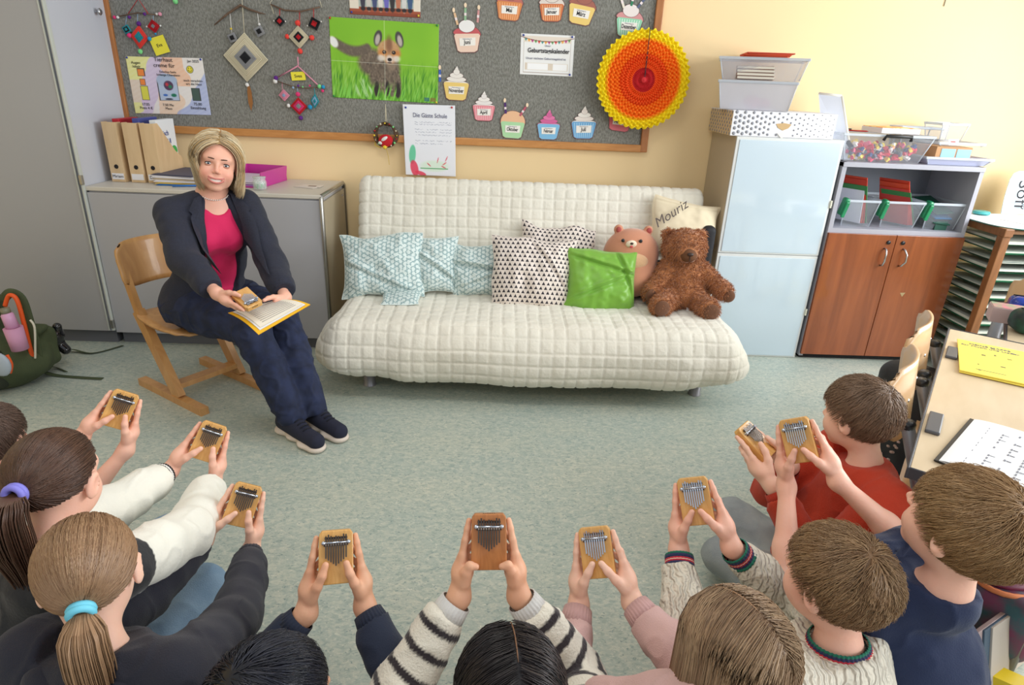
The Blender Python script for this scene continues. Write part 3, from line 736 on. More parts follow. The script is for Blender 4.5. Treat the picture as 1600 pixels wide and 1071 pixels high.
# pink triangle mobile
x, z = wx(465, 130); t = thing('yarn_mobile', 'mobile on a pink cord triangle with bead twig and purple pom-pom', 'mobile', (x, Y0, z))
wtube(t, [(465, 89), (466, 103), (432, 122), (465, 103), (499, 135)], .0038, yc('lpink'), 'cord'); wtube(t, [(430, 126), (460, 136), (480, 138), (502, 136)], .003, stick, 'twig')
wtube(t, [(441, 128), (441, 143)], .0015, yc('lpink')); wtube(t, [(464, 134), (466, 150)], .0015, yc('lblue')); wtube(t, [(491, 136), (492, 148)], .002, yc('teal'))
godseye(t, 444, 149, 16, ['lpink', 'lpink', 'lblue'], 0); godseye(t, 467, 166, 24, ['red', 'pink', 'grey'], 0, ((-1.1, 0, .011, 'white'), (1.2, -.05, .013, 'blue'), (0, 1.2, .013, 'pink'), (0.1, -1.2, .013, 'purple')))
godseye(t, 492, 158, 12, ['teal', 'lblue', 'teal'], .1, hpx=20)
for px, py, c, r in ((430, 127, 'white', .013), (431, 122, 'purple', .013), (458, 137, 'lblue', .007), (466, 134, 'purple', .007), (473, 136, 'green', .005), (484, 134, 'pink', .006), (499, 135, 'green', .012), (505, 136, 'blue', .011), (504, 142, 'pink', .009)): bead(t, px, py, r, c)
# piece of a red and green ornament cut by the frame top
x, z = wx(276, 0); t = thing('yarn_ornament', 'red and green pom-pom ornament cut off at the picture top', 'ornament', (x, Y0, z))
b = B(); b.sphere((x, Y0-.018, z+.03), .020, n=10, noise=.12); b.out('pom_pom', yc('red'), t, world=True); b = B(); b.sphere((x, Y0-.018, z-.008), .014, n=10, noise=.12); b.out('pom_pom', yc('green'), t, world=True)
b = B(); b.tube([(x, Y0-.01, z+.04), (x, Y0-.01, z+.14)], .0015); b.out('string', yc('red'), t, world=True)
# wreath
x, z = wx(603, 211, -.06); t = thing('twig_wreath', 'small twig wreath holding a red felt bird, hanging below the fox poster', 'wreath', (x, -.06, z))
b = B(); rnd = random.Random(3)
for k in range(7):
    ph = rnd.uniform(0, 6); b.tube([((.062+.008*math.sin(q*5+ph))*math.cos(q), .012*math.sin(q*4+ph), (.062+.008*math.cos(q*6+ph))*math.sin(q)) for q in np.linspace(0, 2*math.pi, 34)[:-1]], .005, n=5, closed=True)
b.out('twig_ring', M('dark_twig', (84, 62, 44), .9), t)
for k in range(16):
    q = k*.4; b = B(); b.sphere((.066*math.cos(q), -.014, .066*math.sin(q)), .0038+.0012*(k % 3), n=8); b.out('berry', (yc('yellow'), yc('cream'), yc('green'), yc('red'))[k % 4], t)
b = B(); b.sphere((.0, -.008, -.032), (.044, .018, .036), n=20); b.out('felt_bird', yc('red'), t)
b = B(); b.sphere((-.006, -.024, -.020), (.022, .006, .010), R=rotm(0, -.6, 0)); b.sphere((-.03, -.018, -.044), (.014, .006, .010)); b.out('white_felt', yc('white'), t)
b = B(); b.sphere((-.006, -.022, -.068), (.013, .01, .011), n=10, noise=.1); b.tube([(.0, -.01, -.07), (.01, -.005, -.12), (.015, -.005, -.17)], .003, flat=.3); b.tube([(-.058, -.005, -.02), (-.066, -.004, -.06), (-.03, -.004, -.075)], .006, flat=.3); b.out('yellow_ribbon', yc('yellow'), t)
b = B(); b.tube([(0, .0, .065), (-.002, .03, .17)], .0015); b.tube([(.008, .0, .065), (-.002, .03, .17)], .0015); b.out('string', yc('cream'), t)
# hook and wire high on the wall
x, z = wx(1474, 10, 0); b = B(); b.tube([(x+.004, -.006, z+.25), (x, -.004, z)], .0018); tag(b.out('hanging_wire', M('dark_cord', (40, 36, 40), .7)), 'thin dark wire hanging high on the right of the wall', 'wire')

# ================================================================== cupboards
greyf = M('grey_laminate', (176, 176, 180), .38, var=(2, (171, 171, 175), .3)); greyt = M('pale_worktop', (208, 202, 190), .45); alu = M('aluminium', (170, 168, 162), .3, .85)
plinth = M('grey_plinth', (104, 106, 114), .5); beige = M('beige_side', (172, 160, 136), .45, coat=.2); dark = M('dark_gap', (30, 30, 34), .8)
steel = M('brushed_steel', (190, 190, 192), .25, .95); blackp = M('black_plastic', (28, 28, 30), .4)
LX0, LX1, LY, LH = -2.190, -.947, -.54, .905
t = thing('low_cupboard', 'low grey cupboard with beige top along the wall under the board', 'cupboard', ((LX0+LX1)/2, LY/2-.01, 0))
cx = (LX0+LX1)/2
b = B(); b.box((cx, -.275, .485), (LX1-LX0-.02, .50, .80)); b.out('body', greyf, t, world=True)
b = B(); b.box((cx, -.275, LH-.011), (LX1-LX0, .53, .022), bev=.004); b.out('worktop', greyt, t, world=True)
b = B(); b.box((cx, -.27, .038), (LX1-LX0-.03, .46, .075)); b.out('plinth', plinth, t, world=True)
for i in (0, 1):
    x0 = LX0+.006+i*(LX1-LX0-.01)/2; w = (LX1-LX0-.016)/2
    b = B(); b.box((x0+w/2, -.533, .475), (w, .016, .80), bev=.002); b.out('door', greyf, t, world=True)
b = B(); b.box((LX1-.004, -.275, .465), (.012, .50, .80)); b.out('side_panel', beige, t, world=True)
b = B(); e = .012
b.tube([(LX1, -.545, .01), (LX1, -.545, LH-.02), (LX1, -.53, LH-.004), (LX1, -.05, LH-.004), (LX1, -.022, LH-.02), (LX1, -.018, .01)], .011, n=8); b.out('edge_profile', alu, t, world=True)
b = B(); b.lathe((LX1+.006, -.09, LH-.07), [(0, .004), (.006, .003), (.006, 0)], R=rotm(0, math.pi/2, 0)); b.lathe((LX1+.006, -.11, LH-.072), [(0, .004), (.004, .003), (.004, 0)], R=rotm(0, math.pi/2, 0)); b.out('screw', steel, t, world=True)
# tall cupboard
t = thing('tall_cupboard', 'tall grey cupboard at the left edge, pale blue-grey side, knob near its top', 'cupboard', (-2.7, -.27, 0))
x0, x1 = -3.35, LX0-.004
b = B(); b.box(((x0+x1)/2, -.27, 1.19), (x1-x0, .52, 2.22)); b.out('body', M('window_lit_side', (196, 199, 208), .4), t, world=True)  # window light on the side is put into this paler, bluish colour
b = B(); b.box(((x0+x1)/2, -.27, .038), (x1-x0-.02, .48, .075)); b.out('plinth', plinth, t, world=True)
b = B(); b.box(((x0+x1)/2-.01, -.541, 1.19), (x1-x0-.03, .016, 2.21), bev=.002); b.out('door', M('taupe_grey_door', (168, 168, 170), .4), t, world=True)
b = B(); b.box((x1+.002, -.545, 1.19), (.010, .022, 2.2), bev=.002); b.box((x1-.022, -.5495, 1.19), (.006, .006, 2.2)); b.out('edge_strip', M('pale_edging', (196, 200, 192), .4), t, world=True)
for z in (.94, .13): b = B(); b.box((x1+.004, -.553, z), (.018, .016, .05), bev=.003); b.out('hinge', alu, t, world=True)
d = ray(148, 18); kp = CAM+d*((x1-CAM[0])/d[0])
b = B(); b.lathe((x1, kp[1], kp[2]), [(.006, 0), (.006, .018), (.016, .022), (.018, .028), (.012, .034), (0, .035)], R=rotm(0, math.pi/2, 0)); b.out('knob', steel, t, world=True)

# --- stacked white cabinets
glossw = M('glossy_white_door', (196, 212, 222), .12, coat=.6); whitef = M('white_cabinet_frame', (214, 216, 214), .4)
WX0, WX1, WY = 1.275, 1.868, -.42
def wcab(z0, label):
    t = thing('white_cabinet', label, 'cabinet', ((WX0+WX1)/2, -.21, z0)); h = .643; w = WX1-WX0
    b = B(); b.box((-w/2+.009, .0, h/2), (.018, .41, h)); b.out('side_panel', M('shaded_cabinet_side', (180, 166, 142), .45), t)  # shade on the white cabinet's left side, painted in as a darker beige
    b = B(); b.box((w/2-.009, 0, h/2), (.018, .41, h)); b.box((0, 0, .009), (w-.036, .41, .018)); b.box((0, 0, h-.009), (w-.036, .41, .018)); b.box((0, .195, h/2), (w-.036, .01, h-.03)); b.out('carcass', whitef, t)
    b = B(); b.box((0, -.2095, h/2), (w-.004, .009, h-.003), bev=.002); b.out('door_frame', whitef, t)
    b = B(); b.box((.002, -.2155, h/2-.003), (w-.034, .005, h-.028), bev=.0015); b.out('door_panel', glossw, t)
    for z in ((.30,) if z0 > .3 else (.30,)): b = B(); b.box((w/2+.0005, -.215, z), (.010, .016, .042), bev=.003); b.out('hinge', M('cream_plastic', (222, 220, 200), .4), t)
    return t
wcab(0, 'lower of the two stacked glossy white cabinets, standing on the floor'); wcab(.644, 'upper of the two stacked glossy white cabinets, under the dotted box')
# --- bookcase with wooden doors
bcg = M('lavender_grey_board', (170, 170, 180), .45, var=(3, (162, 162, 172), .3)); cherry = wood('cherry_veneer', (122, 60, 28), (154, 82, 42), .3, 2.2, (7, 1, .7), .4, 1.0)
BX0, BX1, BY, BH, BS = 1.885, 2.681, -.445, 1.177, .788
t = thing('bookcase', 'grey bookcase with an open shelf above two cherry wood doors', 'bookcase', ((BX0+BX1)/2, -.22, 0))
xm = (BX0+BX1)/2; th = .024
for x in (BX0+th/2, BX1-th/2): b = B(); b.box((x, -.22, BH/2+.01), (th, .42, BH-.02)); b.out('side_panel', bcg, t, world=True)
b = B(); b.box((xm, -.22, BH-.013), (BX1-BX0, .43, .026), bev=.002); b.out('top_panel', bcg, t, world=True)
b = B(); b.box((xm, -.22, BS+.012), (BX1-BX0-2*th, .42, .026)); b.out('shelf', bcg, t, world=True)
b = B(); b.box((xm, -.02, BH/2), (BX1-BX0-2*th, .008, BH-.06)); b.out('back_panel', M('bookcase_back', (120, 124, 134), .6), t, world=True)
b = B(); b.box((xm, -.21, .02), (BX1-BX0-.02, .40, .04)); b.out('plinth', dark, t, world=True)
for i, s in enumerate((-1, 1)):
    w = (BX1-BX0)/2-.003; x = xm+s*(w/2+.0015)
    b = B(); b.box((x, -.438, .035+(BS-.035)/2), (w, .018, BS-.037), bev=.002); dr = b.out('door', cherry, t, world=True)
    hx = xm+s*.055; b = B(); zz = .66
    b.tube([(hx, -.447, zz+.05), (hx, -.468, zz+.046), (hx+.012*s*(i), -.478, zz+.02), (hx+.014*s*i, -.478, zz-.02), (hx, -.468, zz-.046), (hx, -.447, zz-.05)], .0055, n=8); b.out('handle', steel, dr, world=True)
    b = B(); b.lathe((xm+s*.042, -.447, .745), [(.011, 0), (.011, .006), (0, .006)], R=rotm(math.pi/2, 0, 0)); b.out('lock', blackp, dr, world=True)
x, z = wx(1409, 461, -.448); b = B(); b.prism([(-.014, .012), (.018, .014), (.004, -.012)], 0, -.0006, c=(x, -.4475, z)); b.out('sticker_remnant', M('torn_sticker', (170, 150, 110), .8), t, world=True)

# --- things on the white cabinets
Z2 = 1.2885
def openbin(name, label, cx, cy, z, w, d, h, rz, mat, taper=.88, rim=.008, th=.003, group=None, cat='storage box', handle=None, hm=None, lid=False):
    t = thing(name, label, cat, (cx, cy, z), rz, group)
    def ring(k, zz, inset=0): x, y = w/2*k-inset, d/2*k-inset; r = .02; return [(sx*x-sx*r*(1-math.cos(a))*0+0, sy*y, zz) for (sx, sy, a) in ((-1, -1, 0), (1, -1, 0), (1, 1, 0), (-1, 1, 0))]
    V = ring(taper, 0)+ring(1, h)+ring(1, h, th)+ring(taper, th, th)
    F = [(0, 1, 5, 4), (1, 2, 6, 5), (2, 3, 7, 6), (3, 0, 4, 7), (4, 5, 9, 8), (5, 6, 10, 9), (6, 7, 11, 10), (7, 4, 8, 11), (8, 9, 13, 12), (9, 10, 14, 13), (10, 11, 15, 14), (11, 8, 12, 15), (12, 13, 14, 15), (3, 2, 1, 0)]
    b = B(); b.add(V, F); b.out('bin_body', mat, t)
    b = B()
    for (a, c, dx, dy) in ((0, -d/2, w+rim*2, rim), (0, d/2, w+rim*2, rim), (-w/2, 0, rim, d), (w/2, 0, rim, d)): b.box((a, c, h-.006), (dx, dy, .014), bev=.003)
    for (sx_, sy_) in ((-1, -1), (1, -1), (1, 1), (-1, 1)): b.tube([(sx_*w/2*taper, sy_*d/2*taper, .004), (sx_*w/2, sy_*d/2, h-.01)], .0035, n=6)
    b.out('rim', MATS.get('frosted_rim') or M('frosted_rim', (214, 222, 232), .3, alpha=.55), t)
    return t
clear = M('clear_plastic', (216, 222, 232), .12, alpha=.10, spec=.5); frost = M('frosted_plastic', (228, 228, 236), .3, alpha=.55)
xl, _ = wx(1141, 208, -.415); xr, _ = wx(1301, 214, -.415); zt = wx(1146, 172, -.415)[1]
hB = zt-Z2
t = thing('dotted_box', 'flat white cardboard box with grey dots and a half-moon handle hole', 'box', ((xl+xr)/2, -.225, Z2)); w = xr-xl
wc = M('white_cardboard', (226, 226, 230), .6); kraft = M('kraft_inside', (200, 168, 122), .8); dotm = M('grey_print', (140, 142, 150), .6)
b = B(); b.box((0, -.19, hB/2), (w, .004, hB)); b.box((0, .19, hB/2), (w, .004, hB)); b.box((w/2, 0, hB/2), (.004, .38, hB)); b.box((0, 0, .003), (w, .38, .004)); b.box((0, 0, hB-.002), (w+.006, .386, .004)); b.out('box_body', wc, t)
b = B(); b.box((-w/2, 0, hB/2), (.004, .38, hB)); b.out('box_end', M('tan_cardboard', (204, 180, 140), .7), t)
b = B(); rnd = random.Random(4)
for i in range(24):
    for j in range(5):
        x = -w/2+.018+i*(w-.03)/23; z = .012+j*(hB-.02)/4+(i % 2)*.009
        r = max(.0028, .0105*(1-i/24*.85)); 
        if z > hB-.005 or (abs(x) < .055 and .02 < z < .075): continue
        b.lathe((x, -.1925, min(z, hB-.006)), [(r*.85, 0), (r*.85, .0006), (0, .0006)], n=12, R=rotm(math.pi/2, 0, 0))
for i in range(9):
    for j in range(7):
        y = -.18+i*.042+(j % 2)*.02; z = .010+j*(hB-.02)/6; b.lathe((-w/2-.0025, y, z), [(.008, 0), (.008, .0006), (0, .0006)], n=10, R=rotm(0, -math.pi/2, 0))
b.out('dot_print', dotm, t)
b = B(); b.prism([(-.042, .068), (-.03, .07), (0, .074), (.03, .07), (.042, .068), (.028, .048), (0, .036), (-.028, .048)], -.1922, -.1940); b.out('handle_hole', kraft, t)
b = B(); b.prism([(-.030, .046), (.030, .046), (.006, .022), (-.006, .022)], -.1945, -.1955, R=rotm(.12, 0, 0)); b.out('handle_flap', M('white_flap', (238, 234, 226), .6), t)
zB = Z2+hB+.001
p0 = wx(1133, 172, -.36); p1 = wx(1243, 174, -.36)
cxb, wb = (p0[0]+p1[0])/2+.0, (p1[0]-p0[0])
H1 = wx(1190, 127, -.33)[1]-zB; openbin('storage_bin', 'frosted plastic storage bin with pink things inside, on the dotted box', cxb, -.24, zB, wb*1.02, .30, H1, -.32, frost)
b = B(); rnd = random.Random(1)
t = thing('pink_bundle', 'bundle of pink paper inside the frosted storage bin', 'paper', (cxb, -.24, zB+.004)); b.sphere((-.03, -.05, .035), (.05, .035, .034), n=14, noise=.06); b.sphere((.05, .0, .03), (.04, .04, .028), n=14, noise=.06); b.out('crumpled_paper', M('pink_tissue', (230, 120, 160), .7), t)
zC = zB+H1+.002; H2 = .112
openbin('storage_bin', 'upper clear storage bin full of brown books, topped with orange folders', cxb+.01, -.24, zC, wb*1.14, .30, H2, -.32, M('hazy_plastic', (206, 206, 214), .25, alpha=.28))
for i in range(4):
    t = thing('book', 'brown covered book lying in the top clear bin', 'book', (cxb-.025, -.25, zC+.005+i*.0165), -.32-.02*i, 'brown books in the top bin')
    b = B(); b.box((0, 0, .008), (.19, .24, .016), bev=.002); b.out('cover', M('brown_cover_%d' % (i % 2), ((132, 104, 90), (150, 120, 104))[i % 2], .6), t); b = B(); b.box((.004, -.001, .008), (.186, .241, .011)); b.out('pages', M('book_pages', (222, 214, 200), .8), t)
for i, c in enumerate(((206, 74, 40), (222, 84, 46), (196, 66, 40))):
    t = thing('folder', ('lowest', 'middle', 'topmost')[i]+' orange folder lying on the top clear bin', 'folder', (cxb+.04, -.20, zC+H2+.005+i*.0075), -.45+.12*i, 'orange folders on the clear bin')
    b = B(); b.box((0, 0, .003), (.24, .30, .006), bev=.001); b.box((0, .0, .0), (.22, .28, .003)); b.out('cover', M('orange_card_%d' % i, c, .6), t, )
# leaning frame
x, z = wx(1296, 148, -.30)
t = thing('whiteboard', 'narrow white framed board leaning between the dotted box and the toy brick bin', 'board', (1.99, -.30, BH))
TL = ony(1279, 146, -.20); TR = ony(1315, 150, -.26); BR = ony(1328, 262, -.36); BL = ony(1284, 258, -.3)
BR[2] = BL[2] = BH+.004
b = B(); fr = np.array([TL, TR, BR, BL]); nn = nrm(np.cross(TR-TL, BL-TL)); V = np.concatenate([fr, fr+nn*.012]); b.add(V, [(0, 1, 2, 3), (7, 6, 5, 4), (0, 4, 5, 1), (1, 5, 6, 2), (2, 6, 7, 3), (3, 7, 4, 0)]); b.out('panel', M('white_enamel', (224, 228, 238), .3), t, world=True)
b = B(); 
for a, c in ((TL, TR), (TR, BR)): b.tube([a+nn*.006, c+nn*.006], .008, n=6)
b.out('frame_edge', M('cream_edge', (232, 226, 214), .5), t, world=True)

# --- on the bookcase: toy brick bin
zb = BH+.001
p0 = wx(1332, 256, -.40); p1 = wx(1440, 266, -.40); q0 = wx(1322, 206, -.42); q1 = wx(1462, 216, -.42)
cxl = (q0[0]+q1[0])/2; wl = q1[0]-q0[0]; hl = (q1[1]+q0[1])/2-zb
openbin('brick_bin', 'clear bin full of red, white and black toy bricks on the bookcase', cxl, -.235, zb, wl, .36, hl, 0, clear, taper=.84)
b = B(); b.tube([(cxl-.035, -.424, zb+hl-.028), (cxl-.03, -.434, zb+hl-.006), (cxl+.11, -.434, zb+hl-.006), (cxl+.115, -.424, zb+hl-.028)], .009, n=8); pb = [o for o in bpy.data.objects if o.name.startswith('brick_bin')][-1]; b.out('handle', blackp, pb, world=True)
rnd = random.Random(7)
bc = [(206, 34, 66), (214, 44, 84), (232, 230, 232), (236, 210, 70), (44, 40, 56), (52, 72, 130), (60, 150, 84), (222, 90, 130), (206, 34, 66), (206, 34, 66), (90, 96, 110), (244, 240, 240)]
names = ['red', 'crimson', 'white', 'yellow', 'black', 'blue', 'green', 'pink', 'red', 'red', 'grey', 'cream']
proto = {}
for i in range(120):
    k = rnd.randrange(len(bc)); nm = names[k]; L = rnd.choice((.032, .048, .064))
    key = (nm, L)
    lay = i//40; fx_ = rnd.uniform(-.40, .40)*wl*(.82+.06*lay); fy = (-.43+.0*rnd.random() if i % 3 else rnd.uniform(-.3, .3))*.36*(.80+.07*lay)
    loc = (cxl+fx_, -.235+fy+.012, zb+.016+lay*.027+rnd.uniform(0, .018))
    if key not in proto:
        b = B(); b.box((0, 0, 0), (L, .016, .019), bev=.001)
        for s in range(int(L/.016)):
            b.lathe((-L/2+.008+s*.016, 0, .0095), [(.005, 0), (.005, .0035), (0, .0035)], n=8)
        o = b.out('toy_brick', M('brick_'+nm, bc[k], .3), None); proto[key] = o
    else:
        o = proto[key].copy(); COL.objects.link(o)
    o.location = loc; o.rotation_euler = (rnd.uniform(-.9, .9), rnd.uniform(-.6, .6), rnd.uniform(-1.5, 1.5))
    tag(o, nm+' toy brick in the clear bin on the bookcase', 'toy brick', nm+' bricks in the clear bin')
t = thing('game_box', 'flat white box with an orange and yellow top on the toy brick bin', 'box', (cxl+.09, -.25, zb+hl+.003), .03)
b = B(); b.box((0, 0, .014), (.22, .20, .028), bev=.002); b.out('box_body', M('white_box_card', (226, 222, 226), .6), t)
b = B(); b.box((0, 0, .0295), (.214, .194, .003)); b.out('printed_top', M('orange_print', (240, 130, 70), .6, var=(28, (250, 226, 140), .9)), t)
t = thing('black_ruler', 'black stick lying on the left of the brick bin rim', 'ruler', (cxl-.15, -.12, zb+hl+.002)); b = B(); b.box((0, 0, .005), (.17, .015, .009), bev=.002); b.out('bar', blackp, t)
t = thing('red_pen', 'thin red pencil lying on the brick bin', 'pencil', (cxl-.10, -.25, zb+hl+.002), -.3); b = B(); b.tube([(-.06, 0, .004), (.05, 0, .004), (.06, 0, .004)], [.004, .004, .001]); b.out('barrel', M('red_lacquer', (196, 50, 44), .4), t)
# tray with card box and bins
a0 = wx(1452, 254, -.42); a1 = wx(1548, 262, -.42); cxt = (a0[0]+a1[0])/2
openbin('letter_tray', 'shallow lavender grey tray at the right end of the bookcase top', cxt+.0, -.23, zb, a1[0]-a0[0]+.02, .36, .042, 0, M('lavender_plastic', (186, 190, 214), .4), taper=.86, th=.004)
t = thing('card_box', 'brown card box with two pale blue notes standing in the lavender tray', 'box', (cxt-.025, -.26, zb+.006), -.02)
b = B(); b.box((0, 0, .045), (.20, .24, .09), bev=.002); b.out('box_body', M('brown_card', (188, 142, 98), .7), t)
for dx in (-.032, .056): b = B(); b.box((dx, -.1215, .048), (.078, .001, .062)); b.out('blue_note', M('pale_blue_paper', (150, 200, 232), .7), t)
openbin('lid_tray', 'shallow clear tray lying on the brown card box', cxt, -.26, zb+.098, .25, .26, .022, 0, clear, taper=.9)
openbin('small_clear_bin', 'small empty clear bin standing tilted on the shallow clear tray', cxt+.01, -.20, zb+.115, .16, .14, .10, .1, clear, taper=.8)
openbin('long_clear_bin', 'long clear bin with dark rim behind the brown card box', cxt-.10, -.11, zb+.045, .24, .12, .14, 0, clear, taper=.86)
t = thing('paper_slip', 'white printed paper slip in front of the small clear bin', 'paper', (cxt-.01, -.33, zb+.10)); b = B(); b.box((0, 0, .018), (.06, .001, .034), R=rotm(-.3, 0, .1)); b.out('slip', paper, t); b = B(); b.box((-.005, -.0012, .018), (.03, .001, .012), R=rotm(-.3, 0, .1)); b.out('print', M('red_print', (170, 70, 60), .6), t)

# --- three shelf bins with folders
zs = BS+.026; green = M('green_plastic', (20, 132, 84), .35, coat=.3)
fold = {'orange': (204, 66, 34), 'dark orange': (190, 52, 28), 'white': (224, 224, 236), 'green': (60, 128, 70), 'red': (196, 60, 54), 'blue': (44, 96, 140), 'dark green': (20, 74, 58), 'pink': (214, 110, 110)}
bins = [(1330, 1370), (1400, 1430), (1450, 1495)]
for i, (pa, pb_) in enumerate(((1310, 1362), (1371, 1432), (1440, 1496))):
    x0 = wx(pa, 359, -.40)[0]; x1 = wx(pb_, 360, -.40)[0]; w = (x1-x0)*1.0; cxx = (x0+x1)/2+.006
    t = openbin('shelf_bin', ('left clear bin on the open shelf with orange folders and white papers', 'middle clear bin on the open shelf holding red and orange folders', 'right clear bin on the open shelf holding dark blue and green folders')[i], cxx, -.23, zs, w, .34, .155, 0, clear, taper=.84, rim=.008)
    b = B(); xx = -w/2+.0
    b.box((xx, -.155, .115), (.030, .045, .10), R=rotm(.1, .15, 0), bev=.01); b.box((xx, -.180, .10), (.022, .012, .09), R=rotm(.1, .15, 0), bev=.005); b.out('green_clip', green, t)
    sets = ([('white', .16, .0), ('orange', .22, .05), ('dark orange', .30, .03), ('green', .38, -.05)], [('dark orange', .42, .085), ('orange', .50, .06), ('red', .58, .0), ('green', .64, -.02)], [('dark green', 1.05, .03), ('blue', 1.12, .03), ('dark green', 1.18, .04)])[i]
    for j, (c, lean, up) in enumerate(sets):
        L = (.25+.35*up) if i < 2 else .17; off = (-.045+.022*j) if i < 2 else .02
        R = rotm(0, -lean, .55) if i < 2 else rotm(-.25, 0, 0)
        base = (cxx+((.00, .045)[i]+.016*j if i < 2 else 0), -.27+.004*j, zs+.005)
        tt = thing('folder', '%s folder in the %s shelf bin, %s from its left' % (c, ('left', 'middle', 'right')[i], ('first', 'second', 'third', 'fourth', 'fifth')[j]), 'folder', base)
        b = B()
        if i < 2: b.box(np.array((-0.0, 0, .0))+R@np.array((0, 0, L/2+.01)), (.005, .17, L), R=R, bev=.001)
        else: b.box((.01, 0, .06+.03*j), (.10, .24, .006), R=rotm(.25, .10-.1*j, 0), bev=.001); b.box((.01, .0, .02), (.07, .22, .05))
        b.out('cover', M('folder_'+c.replace(' ', '_'), fold[c], .5), tt)
        if i < 2: b = B(); b.box(R@np.array((.0035, 0, L/2+.005)), (.0025, .16, L-.02), R=R); b.out('papers', paper, tt)

# --- rack of paper trays
rw = wood('oak_rack', (120, 76, 42), (146, 96, 56), .5, 3, (5, 5, 1))
t = thing('paper_rack', 'brown wooden rack full of thin green paper trays right of the bookcase', 'rack', (2.98, -.42, 0))
RX0, RX1, RY0, RY1, RH = 2.72, 3.28, -.66, -.24, .885
for (x, y) in ((RX0+.02, RY0+.02), (RX0+.02, RY1-.02), (RX1-.02, RY0+.02), (RX1-.02, RY1-.02)):
    b = B(); b.box((x, y, RH/2-.02), (.045, .045, RH-.04), bev=.004); b.out('post', rw, t, world=True)
for x in (RX0+.02, RX1-.02): b = B(); b.box((x, (RY0+RY1)/2, RH-.02), (.05, RY1-RY0+.02, .045), bev=.005); b.out('side_rail', rw, t, world=True)
b = B(); b.tube([(RX0+.045, RY0+.03, RH-.02), (RX1-.04, RY0+.03, RH-.02)], .012, n=10); b.out('front_rod', M('pale_dowel', (196, 150, 120), .4), t, world=True)
gt = M('green_tray', (22, 96, 66), .35, coat=.3); gtd = M('dark_green_tray', (14, 58, 44), .4)
n = 15
for i in range(n):
    z = .07+i*.052; b = B(); b.box(((RX0+RX1)/2+.01, (RY0+RY1)/2+.0, z), (RX1-RX0-.06, RY1-RY0-.02, .004), m=0); b.box(((RX0+RX1)/2+.01, RY0+.012, z+.004), (RX1-RX0-.06, .004, .010), m=0)
    b.out('tray', gt if i % 3 else gtd, t, world=True)
    b = B(); b.box(((RX0+RX1)/2+.005, (RY0+RY1)/2-.005, z+.0055+.003*(i % 3)), (RX1-RX0-.075, RY1-RY0-.03, .003+.006*(i % 3)), m=0, R=rotm(0, 0, .012*((i*7) % 5-2))); b.out('paper_stack', M('rack_paper', (206, 208, 196), .8), t, world=True)
t = thing('paper_pile', 'white papers spread on the top of the wooden rack', 'papers', (2.99, -.45, RH+.001))
b = B()
q = np.linspace(0, 2*math.pi, 40)[:-1]; b.prism([(.30*math.copysign(abs(math.cos(a))**.6, math.cos(a)), .24*math.copysign(abs(math.sin(a))**.6, math.sin(a))) for a in q], 0, .004, axis='z'); b.out('board_sheet', M('dark_green_edge', (20, 90, 80), .5), t)
b = B(); b.prism([(.295*math.copysign(abs(math.cos(a))**.6, math.cos(a)), .235*math.copysign(abs(math.sin(a))**.6, math.sin(a))) for a in q], .004, .007, axis='z'); b.box((.05, -.02, .009), (.30, .21, .004), R=rotm(0, 0, .3)); b.box((.12, -.10, .013), (.14, .10, .003), R=rotm(0, 0, .5), m=1); b.out('sheets', [paper, M('lavender_paper', (206, 196, 232), .7)], t)
x, z = wx(1588, 290, -.20)
t = thing('name_sign', 'pale blue rounded sign with handwritten letters leaning on the wall above the rack', 'sign', (x+.05, -.20, RH+.008))
pts = [(-.085, 0), (.12, 0), (.12, .25), (-.03, .25), (-.06, .235), (-.075, .20), (-.085, .1)]
b = B(); b.prism(pts, 0, .004, R=rotm(-.15, 0, 0)); b.out('sign_board', M('pale_blue_board', (206, 226, 240), .5), t)
text('Sofi', .11, ink, t, rotm(-.15, 0, 0)@rotm(0, math.pi/2*0, 0)@RW@rotm(0, 0, .9*0-math.pi/2), (-.012, -.02, .12)); text('ei', .06, ink, t, rotm(-.15, 0, 0)@RW@rotm(0, 0, -.3), (.03, -.012, .05))
x, z = wx(1556, 313, -.3)
t = thing('teal_lid', 'small teal lid lying at the back of the rack top', 'lid', (2.86, -.27, RH+.014)); b = B(); b.lathe((0, 0, 0), [(0, 0), (.045, 0), (.045, .012), (.04, .016), (0, .016)]); b.out('disc', M('teal_plastic', (70, 170, 170), .4), t)

